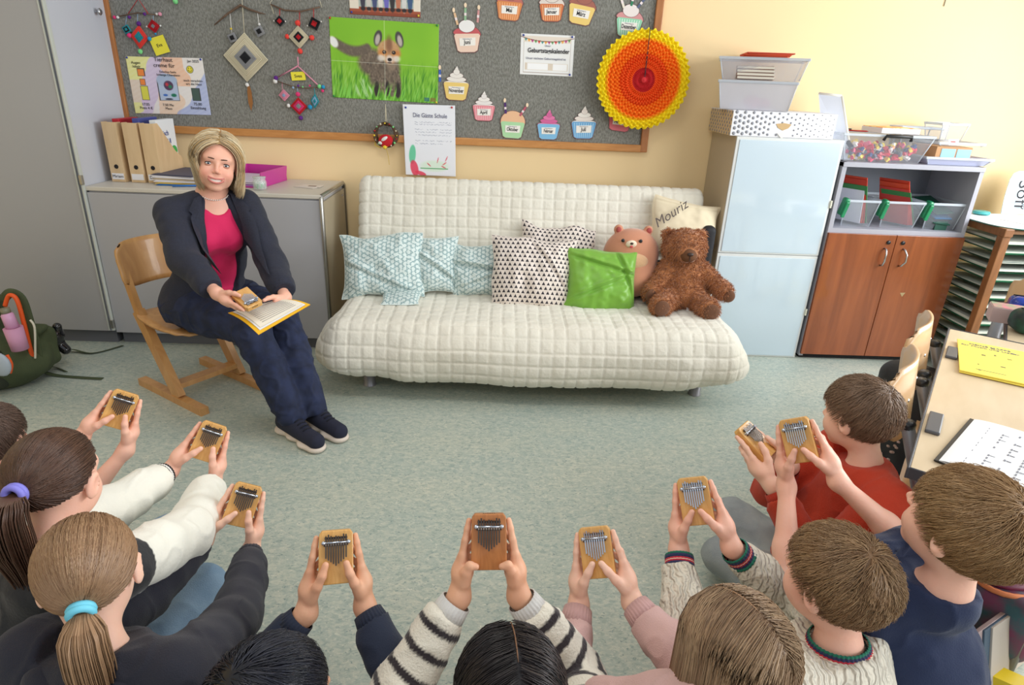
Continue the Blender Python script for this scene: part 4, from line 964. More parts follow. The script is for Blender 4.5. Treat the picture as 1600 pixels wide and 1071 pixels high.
# --- on the low cupboard
zl = LH+.001
ply = wood('pale_birch_board', (206, 174, 130), (222, 192, 150), .55, 5, (2, 2, .6)); holem = M('dark_hole', (30, 26, 26), .9)
for i, (pl, pr, nm) in enumerate(((172, 201, 'Miriam'), (203, 231, ''), (230, 256, 'David'))):
    x0, z0 = wx(pl, 277, -.36); x1, _ = wx(pr, 278, -.36); w = .078; cxf = (x0+x1)/2+.0
    t = thing('magazine_file', ('left wooden magazine file with a handwritten name label', 'middle wooden magazine file with a faded label', 'right wooden magazine file with a handwritten label, holding a white book')[i], 'magazine file', (cxf, -.235, zl), -.05, None)
    hf, dp = .315, .24
    b = B(); b.box((0, -dp/2, hf/2), (w, .006, hf), bev=.001); b.out('front', ply, t)
    b = B()
    side = [(-dp/2, 0), (dp/2, 0), (dp/2, .12), (dp/2-.06, .16), (-dp/2+.07, hf-.03), (-dp/2+.04, hf), (-dp/2, hf)]
    for s in (-1, 1): b.prism(side, s*(w/2-.005), s*w/2, axis='x')
    b.box((0, 0, .003), (w-.01, dp, .006)); b.box((0, dp/2, .06), (w-.01, .006, .12)); b.out('sides', ply, t)
    b = B(); b.lathe((0, -dp/2-.0032, .082), [(.0115, 0), (.0115, .0015), (0, .0015)], R=rotm(math.pi/2, 0, 0)); b.out('finger_hole', holem, t)
    b = B(); b.box((0, -dp/2-.0036, .030), (.066, .001, .032)); b.out('label_card', M('label_white', (236, 234, 236), .5), t)
    if nm: text(nm, .022, ink, t, RW, (0, -dp/2-.0048, .03))
    bk = (('red book standing in the left magazine file', (190, 40, 52)), ('blue and white exercise book in the middle magazine file', (70, 80, 150)), ('white workbook with green corner in the right magazine file', (232, 236, 238)))[i]
    tt = thing('book', bk[0], 'book', (cxf+.01, -.215, zl+.007)); b = B(); b.box((0, 0, .165+.006*(i == 1)), (.035, .20, .315), bev=.002); b.out('cover', M('cover_%d' % i, bk[1], .5), tt)
    if i == 2:
        text('isch', .04, M('blue_ink', (60, 70, 140), .6), tt, np.array([[0, 0, 1], [1, 0, 0], [0, 1, 0]], float), (.0195, -.01, .25)); text('OUI', .04, M('blue_ink', (60, 70, 140), .6), tt, np.array([[0, 0, 1], [1, 0, 0], [0, 1, 0]], float), (.0195, -.0, .205))
        b = B(); b.sphere((.018, .06, .15), (.002, .035, .03)); b.out('green_print', M('leaf_green', (60, 170, 80), .6), tt)
# pile of papers
x, z = wx(275, 270, -.30)
cols = [('blue folder', (44, 108, 176)), ('yellow folder', (210, 180, 90)), ('white papers', (226, 222, 224)), ('beige folder', (200, 180, 150)), ('white papers', (232, 230, 234)), ('dark folder', (84, 84, 104))]
z = zl
for i, (n_, c) in enumerate(cols):
    hh = .008 if 'folder' in n_ else .012
    t = thing('paper_pile', n_+' in the pile beside the magazine files, '+('lowest', 'second', 'third', 'fourth', 'fifth', 'topmost')[i]+' layer', 'papers', (x+.05, -.27, z), .1-.05*i); b = B()
    for k in range(3): b.box((.003*k, .002*k, hh*(k+.5)/3), (.24-.006*k, .30, hh/3-.0006), R=rotm(0, 0, .01*k))
    b.out('sheets', M('pile_%d' % i, c, .6), t); z += hh+.0005
x, zz = wx(286, 284, -.45); t = thing('blue_pen', 'blue pen lying on the low cupboard near the shoulder of the woman', 'pen', (x, -.44, zl), .4); b = B(); b.tube([(-.06, 0, .006), (.05, 0, .006), (.065, 0, .006)], [.005, .005, .002]); b.out('barrel', M('blue_gloss', (40, 110, 190), .3), t)
# pink tray
x0, z0 = wx(378, 290, -.42); x1, _ = wx(433, 285, -.20)
pk = M('magenta_plastic', (196, 52, 150), .4, coat=.2)
t = thing('letter_tray', 'magenta plastic letter tray on the low cupboard behind the shoulder of the woman', 'tray', (x0-.005, -.22, zl), -.12)
w, d, h = .24, .33, .085; b = B(); b.box((0, 0, .003), (w, d, .005)); b.box((0, d/2, h/2), (w, .005, h)); b.box((-w/2, 0, h/2), (.005, d, h)); b.box((w/2, 0, h/2), (.005, d, h), R=rotm(0, .12, 0)); b.out('tray_body', pk, t)
for i in range(3): 
    tt = thing('paper_sheet', ('lowest', 'middle', 'topmost')[i]+' sheet in the magenta letter tray', 'paper', (x0-.008, -.225, zl+.006+i*.010), -.12+.03*(i-1)); b = B(); b.box((0, 0, .004), (.22, .29, .008)); b.out('sheet', M('sheet_%d' % i, ((170, 120, 190), (196, 186, 206), (222, 216, 230))[i], .7), tt)
# glass jar
x, z = wx(404, 290, -.46); t = thing('glass_jar', 'small glass jar with green and white slips on the low cupboard', 'jar', (x, -.44, zl))
b = B(); b.lathe((0, 0, 0), [(0, .001), (.032, .001), (.036, .008), (.036, .045), (.030, .055), (.033, .060), (.033, .068), (.030, .068), (.028, .056), (.033, .044), (.033, .008), (0, .005)], n=28); b.out('glass', M('jar_glass', (235, 245, 242), .05, alpha=.28), t)
b = B(); b.lathe((0, 0, .066), [(0, .004), (.034, .004), (.035, 0), (.0, 0)], n=28); b.out('lid', M('jar_lid', (214, 222, 218), .2, alpha=.6), t)
for k in range(16):
    q = k*.9; b = B(); b.box((.024*math.cos(q), .024*math.sin(q), .022+.008*(k % 2)), (.012, .002, .026), R=rotm(.1, .2, q+1.57)); b.out('paper_slip', (M('slip_green', (70, 160, 80), .7), M('slip_white', (232, 236, 230), .7))[k % 2], t)
x, z = wx(482, 290, -.3); t = thing('photo_cards', 'two white printed cards lying at the right end of the low cupboard', 'cards', (x-.01, -.28, zl), -.35)
b = B(); b.box((0, 0, .001), (.13, .09, .0015)); b.box((.01, .02, .003), (.12, .085, .0015), R=rotm(0, .01, .35)); b.out('cards', M('card_paper', (224, 214, 204), .5), t); b = B(); b.box((.02, .015, .0042), (.045, .03, .0006), R=rotm(0, 0, .35)); b.out('print', M('brown_print', (150, 128, 114), .7), t)

# ================================================================== sofa
quilt_m = M('cream_quilted_cotton', (230, 226, 212), .85, bump=(60, .25), var=(3, (224, 218, 202), .3), sheen=.2)
def quilted(V, F, R=np.eye(3), o=np.zeros(3), p=.062, amp=.0048, sg=.0042, wr=.005, phase=(0, 0, 0)):
    N = vnormals(V, F); Q = (V-o)@R; NQ = N@R
    dep = np.zeros(len(V)); puff = np.ones(len(V))
    for i in range(3):
        q = Q[:, i]+phase[i]+.006*vnoise(V, 5, 3+i); d = np.abs((q/p+.5) % 1-.5)*p
        w = sm(1-NQ[:, i]**2, .25, .7)
        dep = np.maximum(dep, w*np.exp(-(d/sg)**2)); puff = np.minimum(puff, 1-w*(1-np.clip(d/(p*.5), 0, 1)**.6))
    w = vnoise(V, 9, 5)*.6+vnoise(V*np.array([1, 1, .5]), 22, 6)*.5
    return V+N*(-amp*dep+.0022*puff+wr*w)[:, None]
t = thing('sofa', 'cream quilted sofa bed standing against the wall between the cupboards', 'sofa', (.205, -.68, 0))
s = SDF(.05)
s.box((.205, -.73, .29), (2.03, .78, .22), .07); s.box((.205, -.80, .22), (2.09, .72, .20), .09, k=.12)
s.cap((-.80, -.95, .25), (-.84, -1.03, .225), .07, .05, k=.1); s.cap((1.20, -.95, .25), (1.26, -1.03, .20), .07, .05, k=.1)
s.cap((-.4, -1.07, .21), (.9, -1.08, .20), .10, .10, k=.12)
V, F = s.mesh(.0075)
V = V+np.stack([0*V[:, 0], -.012*np.sin(V[:, 0]*7)*sm(.36-V[:, 2], 0, .2), 0*V[:, 0]], 1)
V[:, 2] = np.maximum(V[:, 2], .105+.012*vnoise(V, 4, 8)+.06*sm(np.abs(V[:, 0]-.205), .8, 1.07))
V = relax(V, F, 2); V = quilted(V, F, phase=(.02, .03, .01))
mkmesh('seat_cover', V, F, quilt_m, t, smooth=True, world=True)
th = .33; Rb = rotm(-th, 0, 0)    # leaning backrest
s = SDF(.03); c = np.array((.199, -.335, .66)); s.box(c, (2.00, .12, .66), .055, R=Rb)
V, F = s.mesh(.0075); V = relax(V, F, 1); V = quilted(V, F, Rb, c, phase=(.0, .5, .02), wr=.004)
mkmesh('backrest_cover', V, F, quilt_m, t, smooth=True, world=True)
legm = M('grey_leg', (150, 150, 158), .4, .4)
for (x, y) in ((-.647, -.965), (1.083, -.965), (-.647, -.45), (1.083, -.45)):
    b = B(); b.lathe((x, y, 0), [(0, 0), (.034, 0), (.034, .003), (.030, .006), (.030, .13), (0, .13)], n=24); b.out('leg', legm, t, world=True)
b = B(); b.box((.218, -.6, .115), (1.6, .5, .02)); b.out('under_frame', dark, t, world=True)

# --- cushions
def pattern_mat(name, kind, base, inkc, scale):
    m = M(name, base, .85, bump=(300, .15), sheen=.1); nt = m.node_tree; L = nt.links.new; b = nt.nodes['Principled BSDF']
    uvn = nt.nodes.new('ShaderNodeUVMap'); sp = nt.nodes.new('ShaderNodeSeparateXYZ'); L(uvn.outputs[0], sp.inputs[0])
    def ma(op, a, b_=None, c=None):
        n = nt.nodes.new('ShaderNodeMath'); n.operation = op
        for i, v in enumerate((a, b_, c)):
            if v is None: continue
            if isinstance(v, (int, float)): n.inputs[i].default_value = v
            else: L(v, n.inputs[i])
        return n.outputs[0]
    if kind == 'tri':
        u = ma('MULTIPLY', sp.outputs[0], scale); v = ma('MULTIPLY', sp.outputs[1], scale*1.1)
        row = ma('FLOOR', v); off = ma('MULTIPLY', ma('MODULO', row, 2.0), .5)
        fu = ma('ABSOLUTE', ma('SUBTRACT', ma('FRACT', ma('ADD', u, off)), .5)); fv = ma('FRACT', v)
        wdt = ma('MULTIPLY', ma('SUBTRACT', .84, fv), .50)
        k = ma('MULTIPLY', ma('LESS_THAN', fu, wdt), ma('GREATER_THAN', fv, .12))
    else:
        ks = None
        for a in (0, math.pi/3, 2*math.pi/3):
            q = ma('ADD', ma('MULTIPLY', sp.outputs[0], scale*math.cos(a)), ma('MULTIPLY', sp.outputs[1], scale*math.sin(a)))
            d = ma('LESS_THAN', ma('ABSOLUTE', ma('SUBTRACT', ma('FRACT', q), .5)), .10)
            ks = d if ks is None else ma('MAXIMUM', ks, d)
        n = nt.nodes.new('ShaderNodeTexNoise'); n.inputs['Scale'].default_value = 70; L(uvn.outputs[0], n.inputs['Vector'])
        k = ma('MULTIPLY', ks, ma('GREATER_THAN', n.outputs['Fac'], .44))
    x = nt.nodes.new('ShaderNodeMix'); x.data_type = 'RGBA'; L(k, x.inputs[0]); x.inputs[6].default_value = lin(base); x.inputs[7].default_value = lin(inkc)
    L(x.outputs[2], b.inputs['Base Color']); return m
def cushion(name, label, C, ux, uz, w, h, th, mat, seed=0, wr=.012, label_mat=None, n=56, sag=.0, cat='cushion', folds=()):
    """centre, width direction, height direction"""
    ux = nrm(ux); uz = nrm(np.array(uz)-ux*(ux@np.array(uz))); uy = np.cross(uz, ux)   # uy points to the back
    u, v = np.meshgrid(np.linspace(-1, 1, n), np.linspace(-1, 1, n), indexing='ij')
    prof = (np.clip(1-np.abs(u)**2.6, 0, 1)*np.clip(1-np.abs(v)**2.6, 0, 1))**.55
    pin_ = 1-.07*(1-np.abs(u)**2)*np.abs(v)**3; pin2 = 1-.07*(1-np.abs(v)**2)*np.abs(u)**3
    X = u*w/2*pin2; Z = v*h/2*pin_
    P0 = np.stack([u*w, v*h, np.full_like(u, seed*3.1)], -1)
    wv = vnoise(P0*np.array([1, .6, 1]), 9, seed)*wr+vnoise(P0, 18, seed+3)*wr*.5
    for (a, b_, c_, amp, wd) in folds:     # crease lines a*u+b*v=c
        d = (a*u+b_*v-c_); wv = wv-amp*np.exp(-(d/wd)**2)+amp*.7*np.exp(-((d-1.8*wd)/wd)**2)
    edge = vnoise(P0, 5, seed+9)*.022
    X = X+edge*np.abs(u)**4*np.sign(u); Z = Z+vnoise(P0, 5, seed+12)*.026*np.abs(v)**4-sag*(1-u**2)*(v > 0)*v
    fr = -(prof*th/2+wv*np.clip(prof*1.6, 0, 1)); bk = prof*th/2*.9
    C = np.array(C, float)
    t = thing(name, label, cat, C)
    A = C+X[..., None]*ux+Z[..., None]*uz+fr[..., None]*uy; Bk = C+X[..., None]*ux+Z[..., None]*uz+bk[..., None]*uy
    idx = np.arange(n*n).reshape(n, n); Fq = np.stack([idx[:-1, :-1], idx[1:, :-1], idx[1:, 1:], idx[:-1, 1:]], -1).reshape(-1, 4)
    V = np.concatenate([A.reshape(-1, 3), Bk.reshape(-1, 3)]); uv = np.stack([(u*w/2), (v*h/2)], -1).reshape(-1, 2); uv = np.concatenate([uv, uv])
    bor = []
    for e in (idx[:, 0], idx[-1, :], idx[::-1, -1], idx[0, ::-1]): bor += [(e[i], e[i+1], e[i+1]+n*n, e[i]+n*n) for i in range(len(e)-1)]
    Fa = np.concatenate([Fq, Fq[:, ::-1]+n*n, np.array(bor)[:, ::-1]])
    mkmesh('cushion_cover', V, Fa, mat, t, smooth=True, uv=uv, world=True)
    b = B(); e = np.concatenate([A[:, 0], A[-1, :], A[::-1, -1], A[0, ::-1]])[::2]; e2 = e*.5+.5*np.concatenate([Bk[:, 0], Bk[-1, :], Bk[::-1, -1], Bk[0, ::-1]])[::2]
    b.tube(e2, .0022, n=5, closed=True); b.out('seam', mat, t, world=True)
    return t, (C, ux, uz, uy)
teal_p = pattern_mat('pale_teal_line_pattern', 'hex', (214, 226, 222), (140, 168, 170), 46)
tri_p = pattern_mat('black_triangle_print', 'tri', (226, 214, 204), (44, 38, 48), 38)
greenc = M('green_satin', (124, 178, 58), .42, sheen=.3, var=(5, (112, 168, 48), .4)); creamc = M('cream_cotton', (224, 210, 180), .85)
cushion('cushion', 'largest pale teal patterned cushion, at the left end of the sofa', (-.615, -.64, .555), (1, .03, .06), (.08, .42, 1), .44, .34, .15, teal_p, 1, .012, folds=((.6, 1, -.5, .012, .08),))
cushion('cushion', 'narrow upright pale teal cushion, second from the left on the sofa', (-.325, -.60, .55), (1, .1, .0), (.02, .38, 1), .23, .32, .13, teal_p, 2, .014, folds=((.5, 1, -.1, .02, .09),))
cushion('cushion', 'crumpled pale teal cushion, third from the left on the sofa', (-.115, -.58, .53), (1, 0, .0), (.0, .36, 1), .28, .28, .15, teal_p, 3, .014, folds=((.1, 1, .1, .026, .10), (-.4, 1, -.5, .01, .07)))
cushion('cushion', 'flat pale teal cushion corner peeping out under the largest teal cushion', (-.50, -.73, .425), (1, 0, .02), (.0, .9, .12), .22, .22, .05, teal_p, 4, .004)
cushion('cushion', 'rear black and cream triangle print cushion, half hidden behind the front one', (.34, -.47, .60), (1, -.1, -.05), (-.1, .38, 1), .42, .36, .13, tri_p, 5)
cushion('cushion', 'large front cushion with black triangles on cream, left of the green cushion', (.20, -.66, .55), (1, .02, -.03), (.16, .40, 1), .46, .40, .18, tri_p, 6, .014, folds=((1, .7, .5, .012, .06),))
cushion('cushion', 'plain bright green satin cushion in front of the pink bear plush', (.575, -.70, .535), (1, 0, -.03), (.09, .36, 1), .38, .345, .14, greenc, 7, .018, folds=((.3, 1, .45, .016, .06), (1, .4, .7, .014, .06), (-.5, 1, -.2, .012, .07)))
t, (C, ux, uz, uy) = cushion('cushion', 'cream cushion with embroidered name behind the brown teddy bear', (1.06, -.40, .775), (1, .0, -.13), (.12, .33, 1), .38, .30, .10, creamc, 8, .006, folds=((0, 1, .82, .008, .03),))
Rt = np.stack([ux, uz, np.cross(ux, uz)], 1); text('Mouriz', .075, M('grey_thread', (90, 80, 76), .8), t, Rt@rotm(0, 0, .75), C-ux*.10+uz*.055+(-uy)*.060, shear=.3, world=True)
b = B(); s = SDF(.02); s.box((.90, -.52, .50), (.30, .10, .22), .04); s.box((1.20, -.42, .66), (.08, .10, .28), .03); V, F = s.mesh(.008)
tag(mkmesh('black_bag', V, F, M('black_bag_cloth', (24, 24, 30), .7), None, smooth=True), 'black bag tucked behind the brown teddy bear', 'bag')

# --- fur and hair helpers
def blades(P, D, L, w, rnd, seg=2, curl=.3, col=None):
    """thin tapered tufts: roots P, directions D"""
    n = len(P); D = D+curl*rnd.normal(size=(n, 3)); D /= np.linalg.norm(D, axis=1)[:, None]
    S = np.cross(D, rnd.normal(size=(n, 3))); S /= np.linalg.norm(S, axis=1)[:, None]+1e-9
    L = L*rnd.uniform(.6, 1.2, n)[:, None]; g = np.array([0, 0, -1.0])*L*.35
    V = np.stack([P-S*w, P+S*w, P+D*L*.55+S*w*.7+g*.3, P+D*L*.55-S*w*.7+g*.3, P+D*L+g], 1).reshape(-1, 3)
    i = np.arange(n)*5
    F = [(a, a+1, a+2, a+3) for a in i]+[(a+3, a+2, a+4, a+4) for a in i]
    return V, F
def furry(name, V, F, mat, parent, count, L, w, seed=0, mask=None, curl=.5):
    rng = np.random.default_rng(seed); N = vnormals(V, F)
    fi = rng.integers(0, len(F), count); 
    P = V[F[fi]].mean(1); D = N[F[fi]].mean(1)
    if mask is not None: k = mask(P); P = P[k]; D = D[k]
    n = len(P); D = D+curl*rng.normal(size=(n, 3))+np.array([0, 0, -.35]); D /= np.linalg.norm(D, axis=1)[:, None]
    S = np.cross(D, rng.normal(size=(n, 3))); S /= np.linalg.norm(S, axis=1)[:, None]+1e-9
    l = L*rng.uniform(.6, 1.2, n)[:, None]; g = np.array([0, 0, -1.0])*l*.25
    VV = np.stack([P-S*w, P+S*w, P+D*l*.55+S*w*.8, P+D*l*.55-S*w*.8, P+D*l+g], 1).reshape(-1, 3)
    i = np.arange(n)*5
    F4 = np.stack([i, i+1, i+2, i+3], 1); F3 = np.stack([i+3, i+2, i+4, i+4], 1)
    FF = F4.tolist()+[[a[0], a[1], a[2]] for a in F3.tolist()]
    return mkmesh(name, VV, FF, mat, parent, smooth=True, world=True)
# teddy bear
tf = M('brown_teddy_fur', (178, 116, 70), .95, var=(30, (156, 96, 54), .5), sheen=.4); tp = M('dark_brown_paw', (104, 66, 42), .9, sheen=.2); nose = M('dark_brown_nose', (56, 36, 28), .5)
t = thing('teddy_bear', 'large fluffy brown teddy bear sitting at the right end of the sofa', 'teddy bear', (1.03, -.68, .40))
s = SDF(.035); tc = np.array((1.03, -.62, .0))
s.ell((1.035, -.63, .52), (.125, .105, .135)); s.ell((1.035, -.66, .46), (.12, .11, .09)); s.ell((1.02, -.62, .715), (.115, .10, .098)); s.cap((1.03, -.62, .60), (1.02, -.62, .68), .08, .07)
s.ell((1.015, -.71, .70), (.052, .045, .040))
for sx in (-1, 1): s.ell((1.02+sx*.088-.004, -.595, .775), (.034, .018, .036), k=.012)
s.cap((.945, -.64, .60), (.86, -.70, .50), .052, .040); s.ell((.845, -.71, .48), (.042, .04, .048))
s.cap((1.13, -.63, .59), (1.22, -.72, .52), .050, .042); s.ell((1.235, -.735, .505), (.045, .046, .042))
s.cap((.98, -.68, .45), (.88, -.82, .45), .062, .052); s.ell((.87, -.855, .455), (.048, .035, .050))
s.cap((1.09, -.68, .45), (1.12, -.83, .44), .062, .052); s.ell((1.125, -.86, .445), (.050, .035, .050))
V, F = s.mesh(.006); V = V+vnormals(V, F)*(.004*vnoise(V, 60, 1))[:, None]
body = mkmesh('body', V, F, tf, t, smooth=True, world=True)
furry('fur', V, F, tf, t, 15000, .020, .0016, 3, mask=lambda P: (np.linalg.norm((P-np.array((1.015, -.745, .695)))/np.array((.055, .05, .045)), axis=1) > 1))
b = B(); b.sphere((1.015, -.722, .698), (.046, .046, .038), n=24); b.out('muzzle', M('brown_muzzle', (104, 66, 40), .9), t, world=True)
b = B(); b.sphere((1.012, -.768, .712), (.017, .010, .010), n=16); b.box((1.012, -.768, .690), (.003, .004, .03)); b.out('nose', nose, t, world=True)
for sx in (-1, 1): b = B(); b.sphere((1.015+sx*.034, -.707, .737), (.007, .006, .008), n=12); b.out('eye', nose, t, world=True)
for (p, r, q) in (((.868, -.893, .452), (.040, .012, .042), .1), ((1.127, -.897, .442), (.042, .012, .042), -.05), ((1.246, -.775, .495), (.036, .016, .036), -.35), ((.838, -.752, .475), (.032, .014, .036), .3)):
    b = B(); b.sphere(p, r, n=20, R=rotm(0, 0, q)); b.out('paw_pad', tp, t, world=True)
b = B(); b.box((1.045, -.765, .395+.02), (.022, .002, .03), R=rotm(-.4, .2, 0)); b.out('care_tag', paper, t, world=True)
for x_ in (1.105, .932): b = B(); b.sphere((x_, -.608, .777), (.022, .010, .024), n=16); b.out('ear_lining', M('brown_ear_lining', (116, 62, 30), .9), t, world=True)
# pink bear plush
pf_ = M('tan_pink_plush', (200, 136, 104), .8, sheen=.5, bump=(400, .2)); bl = M('beige_plush', (224, 178, 134), .85, sheen=.5, bump=(250, .5)); 
t = thing('plush_bear', 'round pinkish tan plush bear head cushion behind the green cushion', 'plush toy', (.745, -.55, .40))
s = SDF(.03); s.ell((.745, -.56, .65), (.155, .10, .145)); s.ell((.745, -.58, .53), (.165, .11, .12))
for sx in (-1, 1): s.ell((.745+sx*.082, -.555, .785), (.026, .016, .028), k=.01)
V, F = s.mesh(.006); mkmesh('body', V, F, pf_, t, smooth=True, world=True)
b = B(); b.sphere((.735, -.640, .632), (.092, .035, .058), n=28); b.out('belly_patch', bl, t, world=True)
b = B(); b.sphere((.722, -.648, .728), (.030, .012, .024), n=20, R=rotm(.4, 0, 0)); b.out('muzzle', M('cream_muzzle', (238, 220, 196), .8), t, world=True)
b = B(); b.sphere((.722, -.660, .734), (.010, .006, .007), n=12); b.out('nose', nose, t, world=True)
b = B(); b.sphere((.722, -.659, .716), (.009, .004, .007), n=12); b.out('mouth', M('pink_mouth', (200, 80, 80), .7), t, world=True)
for sx in (-1, 1): b = B(); b.sphere((.725+sx*.048, -.640, .744), (.010, .005, .010), n=12); b.out('eye', blackp, t, world=True)
for sx in (-1, 1): b = B(); b.sphere((.745+sx*.083, -.568, .786), (.015, .008, .017), n=12); b.out('ear_lining', M('rose_lining', (170, 78, 72), .8), t, world=True)

# ================================================================== chairs
cw = wood('beech_laminate', (190, 138, 84), (210, 160, 102), .35, 3, (5, 5, 1), .2)
cwl = M('birch_plywood', (216, 176, 132), .35, var=(4, (206, 164, 118), .4), coat=.2)
def shell(b, Pf, th, nu=18, nv=10, m=0):
    """curved plywood from a function (u,v)->point, thickness th"""
    u, v = np.meshgrid(np.linspace(0, 1, nu), np.linspace(0, 1, nv), indexing='ij')
    P = Pf(u, v); du = np.gradient(P, axis=0); dv = np.gradient(P, axis=1); n = np.cross(du, dv); n /= np.linalg.norm(n, axis=-1)[..., None]+1e-9
    A = P+n*th/2; C = P-n*th/2; N = nu*nv; idx = np.arange(N).reshape(nu, nv)
    Fq = [tuple(f) for f in np.stack([idx[:-1, :-1], idx[1:, :-1], idx[1:, 1:], idx[:-1, 1:]], -1).reshape(-1, 4)]
    F = Fq+[tuple(i+N for i in f[::-1]) for f in Fq]
    for e in (idx[:, 0], idx[-1, :], idx[::-1, -1], idx[0, ::-1]): F += [(e[i+1], e[i], e[i]+N, e[i+1]+N) for i in range(len(e)-1)]
    b.add(np.concatenate([A.reshape(-1, 3), C.reshape(-1, 3)]), F, m, True)
def rr(u, v, w, h, r=.3):
    """rounded rectangle warp of the unit square to (-w/2..w/2, -h/2..h/2)"""
    a, c = u*2-1, v*2-1; k = 1-r*.5*(np.abs(a)**6*np.abs(c)**6)*1.0
    a2 = a*np.sqrt(1-r*c**6*.5*np.abs(a)**3); c2 = c*np.sqrt(1-r*a**6*.5*np.abs(c)**3); return a2*w/2, c2*h/2
def wooden_chair(label, loc, rz):
    """x forward"""
    t = thing('wooden_chair', label, 'chair', loc, rz)
    for s in (-1, 1):
        y = s*.165
        b = B(); b.add(*box_beam((-.27, y, .018), (.27, y, .018), .042, .036)); b.out('runner', cw, t)
        b = B(); b.add(*box_beam((.07, y, .03), (-.17, y, .42), .034, .062)); b.add(*box_beam((-.155, y, .38), (-.25, y, .66), .026, .040)); b.out('side_upright', cw, t)
    b = B(); b.add(*box_beam((.045, -.15, .085), (.045, .15, .085), .06, .024)); b.out('crossbar', cw, t)
    def seat(u, v): a, c = rr(u, v, .40, .40, .5); return np.stack([a+.015, c, .395+.018*np.cos((a-.02)*9)*-1+.03*(c/.2)**2*.4-.02*sm(a, .12, .2)], -1)
    b = B(); shell(b, seat, .012); b.box((-.06, .0, .370), (.22, .30, .028)); b.out('seat', cw, t)
    def back(u, v): a, c = rr(u, v, .40, .215, .6); return np.stack([-.245-.20*(c+.1)+.07*(a/.2)**2-.045*0, a, .635+c], -1)
    b = B(); shell(b, back, .012); b.out('backrest', cw, t)
    b = B()
    for s in (-1, 1): b.lathe((-.225, s*.15, .635), [(0, .004), (.005, .003), (.006, 0)], R=rotm(0, math.pi/2, 0))
    b.out('rivet', steel, t)
    return t
def box_beam(a, c, w, h):
    a, c = np.array(a, float), np.array(c, float); d = nrm(c-a); s = nrm(np.cross(d, [0, 0, 1])) if abs(d[2]) < .95 else np.array([0, 1.0, 0]); u = np.cross(s, d)
    V = []
    for p in (a, c):
        for (i, j) in ((-1, -1), (1, -1), (1, 1), (-1, 1)): V.append(p+s*w/2*i+u*h/2*j)
    return np.array(V), [(0, 1, 2, 3), (7, 6, 5, 4), (0, 4, 5, 1), (1, 5, 6, 2), (2, 6, 7, 3), (3, 7, 4, 0)]
CHX, CHY, CHR = -1.475, -1.05, -.60
wooden_chair('light wooden school chair under the seated woman', (CHX, CHY, 0), CHR)
t = wooden_chair('light wooden school chair at the lower left corner behind the ponytail girls', (-1.62, -3.0, 0), .5)

E1 = nrm((.755, .98, 0)); E2 = nrm((.98, -.755, 0)); NL = np.array((.993, -2.714, 0))
def dk(a, c, z): return NL+E1*a+E2*c+np.array((0, 0, z))
RD = np.stack([E1, E2, (0, 0, 1)], 1)*np.array([1, -1, 1])[None, :]*1.0
ang = math.atan2(E1[1], E1[0])
greym = M('grey_metal_tube', (140, 142, 148), .4, .25)
def metal_chair(label, p, rz, lean=0, z=.80):
    """backrest plane across local y, seat towards local +x; origin under the backrest"""
    t = thing('school_chair', label, 'chair', p, rz)
    for s in (-1, 1):
        b = B(); b.tube([(.20, s*.18, 0), (.17, s*.18, .30), (.03, s*.18, .66)], .025, n=16, flat=.7); b.tube([(.15, s*.18, .40), (.40, s*.18, .40), (.44, s*.18, .37), (.44, s*.18, .0)], .012, n=10); b.out('leg_frame', greym, t)
        b = B(); b.lathe((.03, s*.18, .655), [(.0255, 0), (.0255, .012), (.020, .018), (0, .019)], n=16, sx=.8); b.out('end_cap', blackp, t)
    def back(u, v): a, c = rr(u, v, .37, .23, .75); return np.stack([-.035+.13*c-.0*a+.05*(a/.18)**2*1.0, a, .685+c*1.0], -1)
    b = B(); shell(b, lambda u, v: back(u, v)*np.array([-1, 1, 1])*np.array([1, 1, 1])+np.array([-.02, 0, 0]), .011); b.out('backrest', cwl, t)
    def seat(u, v): a, c = rr(u, v, .38, .38, .5); return np.stack([a+.24, c, .425+.012*(c/.19)**2-.02*sm(a, .12, .19)], -1)
    b = B(); shell(b, seat, .011); b.out('seat', cwl, t)
    b = B()
    for s in (-1, 1): b.lathe((.012, s*.10, .70), [(0, .004), (.005, .003), (.006, 0)], R=rotm(0, math.pi/2, 0))
    b.out('rivet', steel, t)
    return t
c1 = (np.array((1.161, -2.438, 0))+np.array((1.397, -2.154, 0)))/2; a2 = math.atan2(E2[1], E2[0])
metal_chair('plywood school chair with grey posts nearest the camera at the left desk edge', c1-E2*.03, a2)
metal_chair('plywood school chair at the far end of the left desk edge', c1-E2*.03+E1*.44, a2)
metal_chair('pale plywood school chair behind the far desk with the pencil cases', (2.46, -1.40, 0), -2.3)

